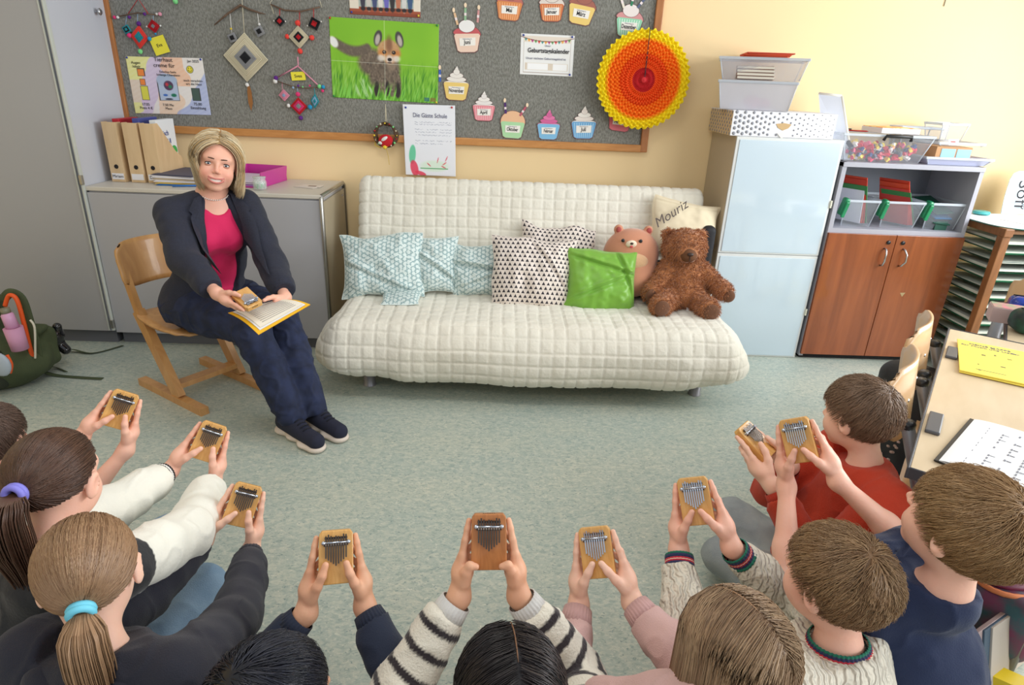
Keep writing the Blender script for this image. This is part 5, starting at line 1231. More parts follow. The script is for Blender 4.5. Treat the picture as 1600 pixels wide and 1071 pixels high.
# ================================================================== desks
dm = M('birch_desk_laminate', (216, 196, 166), .35, var=(5, (206, 184, 152), .5), stretch=(1, 4, 1)); de = M('charcoal_edge', (60, 60, 66), .5); yel = M('yellow_steel', (226, 196, 30), .35, coat=.2)
def desk(label, o, L, Wd, z=.70, rz=ang, frame=True):
    """origin at the near-left corner, local x along the left edge, local -y to the right"""
    t = thing('school_desk', label, 'desk', (o[0], o[1], 0), rz)
    b = B(); b.box((L/2, -Wd/2, z-.013), (L-.006, Wd-.006, .024), bev=.002); b.out('desk_top', dm, t)
    b = B()
    for (c, d) in (((L/2, .0, z-.014), (L+.008, .006, .03)), ((L/2, -Wd, z-.014), (L+.008, .006, .03)), ((0, -Wd/2, z-.014), (.006, Wd, .03)), ((L, -Wd/2, z-.014), (.006, Wd, .03))): b.box(c, d, bev=.002)
    b.out('edge_band', de, t)
    for x in (.26, L-.10):
        b = B(); b.add(*box_beam((x, -.05, .025), (x, -Wd+.03, .025), .055, .045)); b.add(*box_beam((x, -Wd*.80, .04), (x, -Wd*.72, z-.05), .07, .04)); b.add(*box_beam((x, -.10, z-.045), (x, -Wd+.1, z-.045), .04, .03)); b.out('leg_frame', yel, t)
    b = B(); b.add(*box_beam((.16, -Wd*.76, z-.09), (L-.1, -Wd*.76, z-.09), .03, .05)); b.out('cross_beam', yel, t)
    for x, l in ((.29, .135), (.93, .115)):
        if not frame: continue
        b = B(); b.box((x, -.028, z+.004), (l, .034, .010), bev=.003); b.out('grip_clip', M('anthracite_clip', (84, 86, 92), .4), t)
    return t
desk('large school desk with birch top, anthracite clips and a music book at the right edge', NL, 1.237, .66)
o2 = dk(1.255, .18, 0)
desk('far school desk with pencil cases behind the large desk', o2, .6, .66, .695, frame=False)
# yellow folders
zt = .7005
f = [onz(1497, 534, zt), onz(1495, 582, zt)]; fdir = nrm((f[0]-f[1])*np.array((1, 1, 0))); fl = np.linalg.norm((f[0]-f[1])[:2])
for i in range(2):
    o = f[1]+np.array((0, 0, .0012+.005*i)); o[2] = zt+.001+.0052*i; rt = np.array((fdir[1], -fdir[0], 0))
    t = thing('yellow_folder', ('lower', 'upper')[i]+' yellow folder of the two lying on the large desk', 'folder', o, math.atan2(fdir[1], fdir[0])+.03*i)
    b = B(); b.box((fl/2, -.24, .0022), (fl, .47, .0042), bev=.001); b.out('cover', M('yellow_card', (244, 222, 92), .5), t)
    if i:
        b = B(); rnd = random.Random(2)
        for k in range(26): b.box((rnd.uniform(.03, fl-.03), -rnd.uniform(.05, .42), .0047), (rnd.uniform(.003, .012), rnd.uniform(.003, .014), .0006))
        b.out('small_stains', M('grey_print_mark', (120, 112, 70), .7), t)
        RF = rotm(0, 0, -math.pi/2); text('MEINE MAPPE\nfür Musik und Lieder', .020, ink2, t, RF, (fl-.045, -.10, .0048)); text('________', .02, ink2, t, RF, (.05, -.09, .0048))
# music book
p = [onz(1508, 654, zt), onz(1463, 722, zt), onz(1660, 800, zt)]
fd = nrm((p[0]-p[1])*np.array((1, 1, 0))); L_ = np.linalg.norm((p[0]-p[1])[:2]); rt = np.array((fd[1], -fd[0], 0))
t = thing('music_book', 'open white sheet music book in a black cover on the large desk', 'book', p[1], math.atan2(fd[1], fd[0])-.05)
b = B(); b.box((L_*.5, -.24, .0025), (L_+.004, .492, .004), bev=.001); b.out('cover', blackp, t)
u, v = np.meshgrid(np.linspace(0, 1, 12), np.linspace(0, 1, 40), indexing='ij')
b = B(); Pg = np.stack([L_*u, -.004-.47*v, .006+.010*np.abs(np.sin(v*math.pi*2))**.6+0*u], -1); b.grid(Pg); b.grid(Pg*np.array([1, 1, 0])+np.array([0, 0, .0047]), flip=True); b.out('pages', paper, t)
b = B(); rnd = random.Random(5)
for page in (0, 1):
    for r in range(6):
        for c_ in range(14):
            vv = page*.5+.06+r*.07; uu = .10+c_*.058
            if rnd.random() < .75:
                yy = -.02-.46*vv; zz = .0072+.010*abs(math.sin(vv*math.pi*2))**.6; b.box((L_*uu, yy, zz), (L_*.03, .004, .0005)); 
                if c_ % 2 == 0: b.box((L_*uu, yy-.008, zz), (L_*.012, .010, .0005))
b.out('music_print', M('faint_print', (130, 130, 138), .8), t)
# far desk items
def blobthing(name, label, cat, loc, dims, mat, rz=0, rad=.4, extra=None):
    s = SDF(.02); d = np.array(dims); s.box((0, 0, d[2]/2), d, min(d)*rad); V, F = s.mesh(min(.006, min(d)/8)); V = V+vnormals(V, F)*(.004*vnoise(V, 25, 2))[:, None]; V[:, 2] = np.maximum(V[:, 2], 0)
    t = thing(name, label, cat, loc, rz); mkmesh('body', V, F, mat, t, smooth=True); return t
t = blobthing('pencil_case', 'dark green pencil case with pale green squares on the far desk', 'pencil case', (2.10, -1.76, .697), (.24, .11, .09), M('dark_green_case', (28, 74, 58), .6, var=(16, (20, 30, 30), .8)), -.3)
b = B(); 
for k in range(9): b.box((-.05+.03*(k % 5), -.0565, .02+.022*((k*3) % 4)), (.018, .002, .018))
b.out('green_squares', M('pale_green_print', (120, 200, 90), .6), t)
b = B(); b.tube([(-.10, 0, .092), (0, 0, .095), (.10, 0, .092)], .003); b.out('zip', blackp, t)
t = blobthing('pencil_case', 'shiny blue pencil case lying behind the green one on the far desk', 'pencil case', (2.26, -1.53, .697), (.22, .09, .07), M('blue_shiny_case', (24, 60, 170), .25, coat=.5, var=(12, (10, 26, 90), .7)), -.5)
b = B(); b.tube([(-.10, 0, .070), (0, 0, .073), (.10, 0, .070)], .003); b.out('zip', blackp, t)
t = thing('card_box', 'small pink and green card box left of the pencil cases on the far desk', 'box', (2.06, -1.62, .697), -.5); b = B(); b.box((0, 0, .03), (.13, .09, .06), bev=.002); b.out('box_body', M('pink_grey_card', (196, 170, 170), .6), t); b = B(); b.box((0, 0, .0605), (.125, .085, .002)); b.out('printed_top', M('green_grey_print', (120, 146, 110), .6, var=(30, (190, 110, 120), .7)), t)
# black backpack behind the chairs
t = thing('black_backpack', 'black backpack with small white pattern hanging beside the school chairs', 'backpack', (1.62, -1.78, 0))
s = SDF(.03); s.box((1.60, -1.86, .36), (.20, .28, .44), .07, R=rotm(0, .12, .3)); s.box((1.52, -1.94, .28), (.10, .20, .24), .04, R=rotm(0, .1, .3)); V, F = s.mesh(.008); V = V+vnormals(V, F)*(.006*vnoise(V, 18, 4))[:, None]
mkmesh('body', V, F, M('black_nylon', (26, 26, 30), .6, var=(40, (34, 34, 40), .5)), t, smooth=True, world=True)
b = B(); rnd = random.Random(8)
for k in range(6): a = rnd.uniform(-.5, .5); b.tube([(1.50, -1.90+a*.1, .46), (1.44, -1.93+a*.15, .44+a*.05), (1.40, -1.97+a*.2, .40+a*.05)], .006, n=5)
b.out('fringe', blackp, t, world=True)
b = B()
for k in range(24): b.sphere((1.462+rnd.uniform(-.01, .01), -1.96+rnd.uniform(-.09, .09), .28+rnd.uniform(-.11, .11)), (.006, .008, .005), n=6)
b.out('white_pattern', M('white_pattern', (190, 160, 150), .7), t, world=True)
# school bag below the large desk
t = thing('school_bag', 'teal and maroon school bag full of books on the floor under the large desk', 'school bag', (1.50, -2.58, 0))
s = SDF(.03); s.box((1.56, -2.52, .13), (.34, .26, .22), .06, R=rotm(0, 0, .6)); V, F = s.mesh(.008); V = V+vnormals(V, F)*(.005*vnoise(V, 16, 4))[:, None]; V[:, 2] = np.maximum(V[:, 2], .0)
mkmesh('body', V, F, M('teal_bag_cloth', (58, 96, 104), .7, var=(14, (120, 60, 90), .8)), t, smooth=True, world=True)
b = B(); b.sphere((1.56, -2.50, .245), (.16, .10, .03), n=24, R=rotm(0, 0, .6)); b.out('lid_flap', M('maroon_nylon', (104, 26, 62), .5), t, world=True)
b = B(); q = np.linspace(0, 2*math.pi, 30)[:-1]; R6 = rotm(0, 0, .6); b.tube([R6@np.array((.165*math.cos(a), .105*math.sin(a), 0))+(1.56, -2.51, .235) for a in q], .008, closed=True); b.out('orange_piping', M('orange_piping', (220, 130, 80), .6), t, world=True)
for k in range(3):
    tt = thing('exercise_book', ('leftmost', 'middle', 'rightmost')[k]+' book leaning against the teal school bag', 'book', (1.40+.03*k, -2.68+.01*k, 0), .5); b = B(); b.box((0, -.02+.0*k, .10), (.20, .012, .19), R=rotm(-.25, 0, 0), bev=.002); b.out('cover', M('book_cover_%d' % k, ((170, 150, 150), (70, 90, 110), (190, 180, 170))[k], .6), tt)
t = thing('black_shoe', 'black shoe on the floor beside the teal school bag', 'shoe', (1.30, -2.50, 0)); s = SDF(.02); s.cap((1.26, -2.56, .035), (1.36, -2.44, .04), .036, .032); s.ell((1.37, -2.43, .07), (.035, .035, .04)); V, F = s.mesh(.005); V[:, 2] = np.maximum(V[:, 2], .0); mkmesh('upper', V, F, blackp, t, smooth=True, world=True)

# ================================================================== olive backpack at the left
ol = M('olive_canvas', (78, 88, 58), .85, var=(8, (64, 74, 48), .5), bump=(260, .3)); og = M('orange_trim', (238, 92, 30), .5); 
t = thing('olive_backpack', 'olive green backpack with orange trim standing on the floor at the left edge', 'backpack', (-2.42, -1.02, 0))
s = SDF(.04); s.ell((-2.50, -1.06, .12), (.27, .18, .14)); s.box((-2.56, -1.0, .26), (.26, .22, .44), .10, R=rotm(0, -.1, .2)); s.box((-2.33, -.95, .15), (.13, .14, .22), .04)
V, F = s.mesh(.008); V = V+vnormals(V, F)*(.006*vnoise(V, 14, 4))[:, None]; V[:, 2] = np.maximum(V[:, 2], 0); mkmesh('body', V, F, ol, t, smooth=True, world=True)
def spline(pts, m=6):
    P = np.array(pts, float); Q = [P[0]]
    for i in range(len(P)-1):
        p0, p1, p2, p3 = P[max(i-1, 0)], P[i], P[i+1], P[min(i+2, len(P)-1)]
        for j in range(1, m+1):
            u = j/m; Q.append(.5*((2*p1)+(-p0+p2)*u+(2*p0-5*p1+4*p2-p3)*u*u+(-p0+3*p1-3*p2+p3)*u**3))
    return np.array(Q)
def ptube(pts, r, m, name, n=8, flat=1.0, up=(0, 0, 1)):
    r = r[0] if isinstance(r, list) else r; b = B(); b.tube(spline(pts), r, n=n, flat=flat, up=up); return b.out(name, m, t, world=True)
pt = [ony(px, py, -1.10) for px, py in ((8, 478), (14, 462), (26, 468), (36, 500), (46, 540), (54, 572))]
ptube(pt, .010, og, 'orange_strap'); 
pt = [ony(px, py, -1.07) for px, py in ((4, 470), (16, 458), (34, 466), (46, 500), (58, 545), (62, 580))]
ptube(pt, [.022]*6, ol, 'shoulder_strap', flat=.35, up=(0, 1, 0))
pt = [ony(px, py, -1.12) for px, py in ((47, 500), (54, 512), (55, 545), (55, 560))]; ptube(pt, .005, M('cream_piping', (216, 210, 190), .6), 'cream_piping')
pt = [ony(px, py, -1.25) for px, py in ((11, 555), (18, 570), (16, 583))]; ptube(pt, .007, og, 'orange_loop')
pt = [onz(*a) for a in ((70, 582, .02), (90, 587, .004), (125, 590, .004), (160, 592, .004))]; ptube(pt, .014, ol, 'webbing_strap', flat=.12)
pt = [onz(*a) for a in ((80, 552, .05), (110, 546, .02), (145, 552, .004), (192, 540, .004))]; ptube(pt, .014, ol, 'webbing_strap', flat=.12)
pt = [onz(*a) for a in ((75, 572, .03), (90, 575, .006), (104, 581, .004))]; ptube(pt, .012, ol, 'webbing_strap', flat=.12)
s = SDF(.03); s.box((-2.44, -1.19, .13), (.20, .08, .20), .04, R=rotm(0, 0, .15)); V, F = s.mesh(.007); V = V+vnormals(V, F)*(.004*vnoise(V, 20, 9))[:, None]; mkmesh('side_pocket', V, F, M('dark_olive_mesh', (48, 54, 40), .9, bump=(400, .3)), t, smooth=True, world=True)
s = SDF(.02); s.box((-2.30, -1.00, .27), (.10, .10, .03), .014, R=rotm(0, .1, .2)); V, F = s.mesh(.006); mkmesh('top_flap', V, F, ol, t, smooth=True, world=True)
b = B(); b.sphere(ony(0, 570, -1.27), (.05, .02, .06), n=16); b.out('silver_patch', M('pale_grey_patch', (170, 180, 190), .4), t, world=True)
t = thing('pink_bottle', 'pink drinking bottle in a pink sleeve in the side pocket of the olive backpack', 'bottle', ony(22, 545, -1.16))
p0, p1, p2 = ony(32, 546, -1.16), ony(20, 512, -1.16), ony(11, 492, -1.16)
b = B(); b.tube([p0, p1], [.036, .040], n=20); b.out('sleeve', M('pink_neoprene', (206, 150, 180), .8), t, world=True)
b = B(); b.tube([p1, p2, p2+(p2-p1)*.15], [.028, .026, .018], n=20); b.out('bottle_body', M('pink_gloss', (216, 160, 196), .3), t, world=True)
b = B(); b.tube([p2+(p2-p1)*.12, p2+(p2-p1)*.5], [.020, .020], n=16); b.out('cap', M('olive_grey_cap', (130, 126, 104), .4), t, world=True)
t = thing('rain_boot', 'shiny black rain boot lying behind the olive backpack', 'boot', ony(82, 535, -.86))
s = SDF(.02); c = ony(82, 530, -.86); s.cap(c+np.array((-.05, 0, -.02)), c+np.array((.02, .0, .02)), .045, .04); s.cap(c+np.array((.02, 0, .02)), c+np.array((.04, 0, .07)), .03, .022); s.cap(c+np.array((.02, 0, -.02)), c+np.array((.055, 0, -.06)), .03, .025); V, F = s.mesh(.005); mkmesh('boot_upper', V, F, M('black_patent', (20, 20, 24), .12, coat=.6), t, smooth=True, world=True)

# ================================================================== people
SKIN = {'fair': (242, 200, 178), 'rosy': (242, 192, 170), 'tan': (228, 178, 146), 'pale': (238, 194, 170)}
def skinm(k): return M('skin_'+k, SKIN[k], .5, var=(14, tuple(int(v*w) for v, w in zip(SKIN[k], (.98, .93, .91))), .35), bump=(180, .05), subs=.12, spec=.35)
def chain(s, P, r, k=.006):
    for i in range(len(P)-1): s.cap(P[i], P[i+1], r[i], r[i+1], k=k)
def frame_from(px, py, depth, roll=0, tilt=.2, yaw=0):
    c = U(px, py, depth); d = nrm(c-CAM); u = nrm(_u-d*(_u@d)); r = np.cross(d, u)
    y = math.cos(roll)*u+math.sin(roll)*r; n = -d
    y, n = math.cos(tilt)*y+math.sin(tilt)*n, math.cos(tilt)*n-math.sin(tilt)*y
    x = np.cross(y, n); x, n = math.cos(yaw)*x+math.sin(yaw)*n, math.cos(yaw)*n-math.sin(yaw)*x
    return c, np.stack([x, y, n], 1)
honey = wood('honey_maple', (208, 152, 80), (228, 178, 106), .35, 10, (8, 1.5, 8), .3); amberw = wood('amber_wood', (168, 104, 54), (192, 124, 68), .35, 10, (8, 1.5, 8), .3)
darkst = M('dark_steel_tine', (92, 84, 78), .3, .8); brightst = M('bright_steel_tine', (196, 202, 212), .22, .9); bridge_m = M('dark_bridge_wood', (58, 36, 26), .6)
def kalimba(label, c, R, wd=honey, tine=darkst, logo=False):
    t = thing('kalimba', label, 'kalimba', c, group=None); t.rotation_mode = 'QUATERNION'; t.rotation_quaternion = Matrix(R.tolist()).to_quaternion()
    pts = [(-.029, .055), (.029, .055), (.035, .047), (.036, -.055), (-.036, -.055), (-.035, .047)]
    bm = bmesh.new(); vs = [bm.verts.new((x, y, -.010)) for x, y in pts]; f = bm.faces.new(vs); ex = bmesh.ops.extrude_face_region(bm, geom=[f]); 
    for v in ex['geom']:
        if isinstance(v, bmesh.types.BMVert): v.co.z = .010
    bmesh.ops.recalc_face_normals(bm, faces=bm.faces[:]); bmesh.ops.bevel(bm, geom=bm.edges[:], offset=.0022, segments=2, profile=.5, affect='EDGES')
    bm.verts.index_update(); b = B(); b.add([v.co[:] for v in bm.verts], [[v.index for v in f.verts] for f in bm.faces]); bm.free(); b.out('wooden_body', wd, t)
    b = B(); b.box((0, .026, .0125), (.050, .004, .005)); b.box((0, .040, .0115), (.046, .004, .003)); b.out('bridge_block', bridge_m, t)
    b = B(); b.tube([(-.0275, .031, .0165), (.0275, .031, .0165)], .0021, n=8)
    for s_ in (-1, 1): b.lathe((s_*.0255, .031, .010), [(.0042, 0), (.0042, .008), (.003, .0095), (0, .0098)], n=12)
    b.out('clamp_bar', brightst, t)
    n = 9; b = B()
    for i in range(n):
        x = -.0205+.041*i/(n-1); a = abs(i-(n-1)/2)/((n-1)/2); ye = -.016+.016*a; yt = .045-.004*(1-a)+.002*((i*5) % 3)
        zz = [(yt, .0150), (.040, .0145), (.031, .0140), (.026, .0155), (.012, .0165), (ye, .0172)]
        P = []
        for (y_, z_) in zz: P += [(x-.0015, y_, z_), (x+.0015, y_, z_), (x+.0015, y_, z_+.001), (x-.0015, y_, z_+.001)]
        F = [(4*j+q, 4*j+(q+1) % 4, 4*j+4+(q+1) % 4, 4*j+4+q) for j in range(len(zz)-1) for q in range(4)]+[(0, 1, 2, 3), (4*len(zz)-1, 4*len(zz)-2, 4*len(zz)-3, 4*len(zz)-4)]
        b.add(P, F)
        if i == n-1 or True:
            b.out('tine', tine, t); b = B()
    if logo:
        b = B()
        for i in range(7): b.box((-.011+.0037*i, .0553, .002), (.0022, .0004, .004))
        b.out('stamped_mark', bridge_m, t)
    return t
def hand(s, K, side, th=None, scale=1.0, wrist=(.060, -.112, -.014), curl=0.0, idx_up=.0):
    """a hand holding a kalimba from one side; K maps kalimba coordinates to the world, side +1 is the right side"""
    def q(x, y, z): return K(np.array((side*x, y, z)))
    W = q(*wrist); r = .0068*scale
    m = [(.053, -.028, -.006), (.056, -.036, -.020), (.054, -.046, -.030), (.048, -.056, -.034)]
    for i, p in enumerate(m):
        s.cap(W, q(*p), .0165*scale, .0095*scale, k=.012)
    s.ell(q(.053, -.062, -.014), np.array((.022, .027, .017))*scale, k=.014)
    f = [[m[0], (.0475, .002+idx_up, -.003), (.0435, .024+idx_up, -.004), (.0405, .040+idx_up, -.006)],
         [m[1], (.049, -.004, -.019), (.036, .010, -.024), (.020, .013, -.021)],
         [m[2], (.045, -.022, -.029), (.029, -.010, -.029), (.013, -.008, -.022)],
         [m[3], (.039, -.040, -.031), (.025, -.030, -.029), (.011, -.028, -.0205)]]
    for i, c in enumerate(f):
        k = (1.0, 1.03, .98, .86)[i]; chain(s, [q(*p) for p in c], [r*1.12*k, r*1.05*k, r*.98*k, r*.86*k], k=.004)
    th = th or [(.050, -.080, .000), (.038, -.056, .016), (.028, -.034, .0215), (.021, -.012, .0225)]
    T = [q(*p) for p in th]; chain(s, T, [.0145*scale, .0100*scale, .0085*scale, .0070*scale], k=.006)
    return W, T
TH_LOW = [(.050, -.080, .000), (.046, -.058, .012), (.038, -.044, .017), (.026, -.046, .0165)]
TH_IN = [(.050, -.080, .000), (.036, -.060, .015), (.022, -.040, .0215), (.010, -.022, .0230)]
def ik(S, W, l1, l2, pole):
    S, W = np.array(S, float), np.array(W, float); D = W-S; d = np.linalg.norm(D)
    if d > (l1+l2)*.985: f = d/((l1+l2)*.985); l1 *= f; l2 *= f
    a = (l1*l1-l2*l2+d*d)/(2*d); h = math.sqrt(max(l1*l1-a*a, 0)); n = D/d; p = np.array(pole, float); p = p-n*(p@n); p = nrm(p)
    return S+n*a+p*h
def head_frame(fwd, up=(0, 0, 1)):
    f = nrm(fwd); r = nrm(np.cross(f, up)); u = np.cross(r, f); return np.stack([r, f, u], 1)
def head_sdf(s, C, R, g=1.0, child=True, ear=True):
    def q(x, y, z): return C+R@(np.array((x, y, z))*g)
    def e(c, r, **k): s.ell(q(*c), np.array(r)*g, R=R@k.pop('rot', np.eye(3)), **k)
    e((0, -.012, .026), (.074, .092, .083), k=.02)
    e((0, .028, -.040), (.057, .058, .060), k=.03)
    e((0, .060, -.087), (.022, .020, .016), k=.024)
    for sx in (-1, 1): e((sx*.035, .054, -.032), (.022, .024, .024), k=.024); e((sx*.034, .020, -.055), (.012, .03, .02), k=.03)
    e((0, .064, .026), (.050, .022, .022), k=.02)
    for sx in (-1, 1): e((sx*.030, .088, .002), (.015, .012, .008), k=.010, sub=True)
    s.cap(q(0, .082, .010), q(0, .101, -.021), .0060*g, .0082*g, k=.010)
    for sx in (-1, 1): e((sx*.0085, .092, -.026), (.0065, .008, .0055), k=.006)
    e((0, .068, -.055), (.030, .024, .020), k=.014)
    if ear:
        for sx in (-1, 1):
            e((sx*.078, -.006, -.008), (.008, .017, .030), k=.006, rot=rotm(-.2, 0, sx*-.35)); e((sx*.086, .000, -.006), (.006, .009, .017), k=.004, sub=True, rot=rotm(-.2, 0, sx*-.35))
    return q
# hair ------------------------------------------------------------------
HR = np.array((.078, .096, .086)); HC = np.array((0, -.012, .027))
def hair_mask(d, fr=.55, side=-.05, nape=-.75):
    h = np.hypot(d[:, 0], d[:, 1])+1e-9; t = (1-d[:, 1]/h)/2
    return d[:, 2] > np.interp(t, [0, .22, .42, .5, .62, 1], [fr, fr-.08, side+.12, side, -.42, nape])
def strands(P, r, col, flat=1.0):
    """P (n, k, 3) -> thin three-sided locks"""
    n, k, _ = P.shape
    T = np.gradient(P, axis=1); T /= np.linalg.norm(T, axis=-1)[..., None]+1e-9
    A = np.cross(T, np.array([.31, .2, .93])); A /= np.linalg.norm(A, axis=-1)[..., None]+1e-9; Bv = np.cross(T, A)
    rr_ = r*np.interp(np.linspace(0, 1, k), [0, .1, .7, 1], [.7, 1, .8, .15])[None, :, None]
    V = np.stack([P+rr_*(math.cos(a)*A+math.sin(a)*Bv) for a in (0, 2.094, 4.189)], 2)      # n,k,3,3
    V = V.reshape(-1, 3); i = np.arange(n)[:, None, None]*k*3+np.arange(k-1)[None, :, None]*3; j = np.arange(3)[None, None, :]
    j2 = (j+1) % 3
    F = np.stack([i+j, i+j2, i+3+j2, i+3+j], -1).reshape(-1, 4)
    C = np.repeat(col, k*3, axis=0)
    return V, F, C
def hair(parent, C, R, g, style, base, partc=(176, 134, 100), seed=0, hw=.5, n=2600, tie=None, length=.05, part=0.0, fr=.55, lift=1.0, tiecol=None, vary=.22, hi=None, rad=.00095, tail=None, side=-.05, nape=-.75, end=None):
    rng = np.random.default_rng(seed); Ri = R.T; gl = Ri@np.array((0, 0, -1.0))
    bc_ = np.array(lin(base)[:3]); hc = np.array(lin(hi or tuple(min(255, int(v*1.35)) for v in base))[:3])
    d = rng.normal(size=(n*8, 3)); d /= np.linalg.norm(d, axis=1)[:, None]; d = d[hair_mask(d, fr, side, nape)][:int(n*1.25)]; n = len(d)
    cl = .5+.5*np.clip(vnoise(d, 9, seed)+.5*rng.normal(size=n), -1, 1)[:]
    col = bc_*(1-vary+vary*2*rng.uniform(size=n)[:, None]*.8); col = col*(1-hw*cl[:, None])+hc*hw*cl[:, None]
    k = 10; P = np.zeros((n, k, 3)); cur = d.copy(); off = rng.uniform(.0, .10, n)*lift
    def surf(dd, o): return HC+HR*dd*(1+o)[:, None]
    if style == 'short':
        W = nrm((.10, -.62, .75)); step = length/.085/(k-1)
        for j in range(k):
            P[:, j] = surf(cur, off*.5+.02+.09*lift*(j/(k-1))**1.2*(.4+rng.uniform(size=n)*.8)) if j else surf(cur, off*0-.01)
            t = cur-W; t += gl*.35+np.stack([.45*vnoise(d, 5, seed+1)+.3*vnoise(d, 13, seed+6), .3*vnoise(d, 5, seed+2)+.3*vnoise(d, 13, seed+7), 0*cl], 1)+.12*rng.normal(size=(n, 3))*(j > 3)+np.array((.25*part, .5, 0))*(cur[:, 1] > .1)[:, None]
            t -= cur*(t*cur).sum(1)[:, None]; t /= np.linalg.norm(t, axis=1)[:, None]+1e-9; cur = cur+t*step; cur /= np.linalg.norm(cur, axis=1)[:, None]
    elif style == 'tail':
        T = nrm(tie if tie is not None else (0, -.93, .05))
        w = rng.uniform(.0, .05, n)
        ang = np.arccos(np.clip(d@T, -1, 1)); 
        for j in range(k):
            f = (j/(k-1))**.9; a = ang*f; s0 = np.sin(ang)+1e-6
            cur = (np.sin(ang-a)/s0)[:, None]*d+(np.sin(a)/s0)[:, None]*T
            cur[:, 2] -= .18*np.sin(f*math.pi)*(ang > .4)*(d[:, 2] > -.2)*.4; cur /= np.linalg.norm(cur, axis=1)[:, None]
            P[:, j] = surf(cur, .015+w*(1-f*.5)+.04*f*f*(rng.uniform(size=n)*.5+.5))
    else:
        ln = length*(1+.10*rng.normal(size=n)) if style == 'long' else length*np.ones(n)
        ln = ln if style == 'long' else .092*np.arcsin(np.clip(d[:, 2], 0, 1))+length+.08*np.minimum(d[:, 2], 0)+.006*rng.normal(size=n)
        step = ln/(k-1); pos = surf(d, .02+off); free = np.zeros(n, bool); xs = np.where(np.abs(d[:, 0]-part) < 1e-3, 1e-3, d[:, 0]-part); sgn = np.sign(xs)
        P[:, 0] = pos; fd = np.tile(gl, (n, 1))
        sub = 4
        for j in range(1, k):
            for _ in range(sub):
                dd = (pos-HC)/HR; rr_ = np.linalg.norm(dd, axis=1); un = dd/rr_[:, None]
                onhead = (un[:, 2] > -.15) if style != 'long' else (un@(-gl) > .0)
                t = gl*1.0+np.stack([sgn*(1.1 if style == 'long' else 1.9)*np.clip(un[:, 2], 0, 1), -.45*np.clip(un[:, 1]+.5, 0, 1)*1.0, 0*sgn], 1)
                N = un/HR; N /= np.linalg.norm(N, axis=1)[:, None]; tt = t-N*(t*N).sum(1)[:, None]; tt /= np.linalg.norm(tt, axis=1)[:, None]+1e-9
                t2 = np.where(onhead[:, None], tt, gl+.0*tt)
                if style == 'bob': t2 = t2+np.where((~onhead)[:, None], np.stack([-.55*np.sign(pos[:, 0])*(j/k)**3, .10+0*sgn, 0*sgn], 1), 0)
                t2 /= np.linalg.norm(t2, axis=1)[:, None]; pos = pos+t2*(step/sub)[:, None]
                dd = (pos-HC)/HR; rr_ = np.linalg.norm(dd, axis=1); mn = 1.03+off
                pos = np.where((rr_ < mn)[:, None], HC+HR*dd/rr_[:, None]*mn[:, None], pos)
                if end is not None: pos = np.where((pos[:, 2] < end)[:, None], np.column_stack([pos[:, 0], pos[:, 1], np.maximum(pos[:, 2], end-.012*rng.uniform(size=n))]), pos)
            P[:, j] = pos
        P += (np.stack([vnoise(d, 6, seed+4), vnoise(d, 6, seed+5), 0*cl], 1)*.006)[:, None, :]*np.linspace(0, 1, k)[None, :, None]
    Pw = C+(P*g)@R.T
    V, F, Cc = strands(Pw, rad*g, col)
    if style == 'long':
        b = B(); b.tube([C+R@((HC+HR*nrm((part+.01*math.sin(a*5)*.3, math.sin(a), math.cos(a)))*1.075)*g) for a in np.linspace(-.25, 1.0, 12)], [.0003]+[.0012]*10+[.0003], n=6, flat=.5); b.out('parting', M('parting_%d' % partc[0], partc, .7), parent, world=True)
    # underlying cap
    nu, nv = 48, 60; th_ = np.linspace(0, math.pi*.80, nu); ph = np.linspace(0, 2*math.pi, nv)
    TT, PP = np.meshgrid(th_, ph, indexing='ij'); D = np.stack([np.sin(TT)*np.cos(PP), np.sin(TT)*np.sin(PP), np.cos(TT)], -1).reshape(-1, 3)
    Cp = C+((HC+HR*D*(1.03 if style != 'short' else 1.015))*g)@R.T; idx = np.arange(nu*nv).reshape(nu, nv)
    Fq = np.stack([idx[:-1, :-1], idx[:-1, 1:], idx[1:, 1:], idx[1:, :-1]], -1).reshape(-1, 4); cen = D[Fq].mean(1); cen /= np.linalg.norm(cen, axis=1)[:, None]
    Fq = Fq[hair_mask(cen, fr+.02, side+.02, nape+.03)]
    VV = [V, Cp]; FF = [F, Fq+len(V)]; CC = [Cc, np.tile(bc_*.85, (len(Cp), 1))]; off_ = len(V)+len(Cp)
    if style == 'tail':
        T = nrm(tie if tie is not None else (0, -.93, .05)); tp_ = C+R@((HC+HR*T*1.10)*g)
        out = nrm(R@(T/HR)); cl_ = tail or [np.zeros(3), out*.03, out*.045+np.array((0, 0, -.03)), out*.045+np.array((0, 0, -.09)), out*.035+np.array((0, 0, -.16)), out*.03+np.array((0, 0, -.24))]
        cl_ = np.array(cl_); m = 700; tt = np.linspace(0, 1, 12); ci = np.stack([np.interp(tt, np.linspace(0, 1, len(cl_)), cl_[:, i]) for i in range(3)], 1)
        rad_ = np.interp(tt, [0, .06, .25, .6, 1], [.013, .013, .030, .032, .012])*g
        a = rng.uniform(0, 2*math.pi, m); q = np.sqrt(rng.uniform(0, 1, m)); tg = nrm(ci[-1]-ci[0]); e1 = nrm(np.cross(tg, (.9, .1, .3))); e2 = np.cross(tg, e1)
        O = (np.cos(a)*q)[:, None]*e1+(np.sin(a)*q)[:, None]*e2
        Pt = tp_+ci[None]+O[:, None, :]*rad_[None, :, None]*(1+.15*rng.normal(size=(m, 1, 1))); Pt[:, :, 2] += (rng.uniform(-.03, .02, m)[:, None]*tt[None]**3)
        c2 = bc_*(1-vary+vary*2*rng.uniform(size=m)[:, None]*.8); c2 = c2*.7+hc*.3
        V2, F2, C2 = strands(Pt, .0014*g, c2); VV.append(V2); FF.append(F2+off_); CC.append(C2); off_ += len(V2)
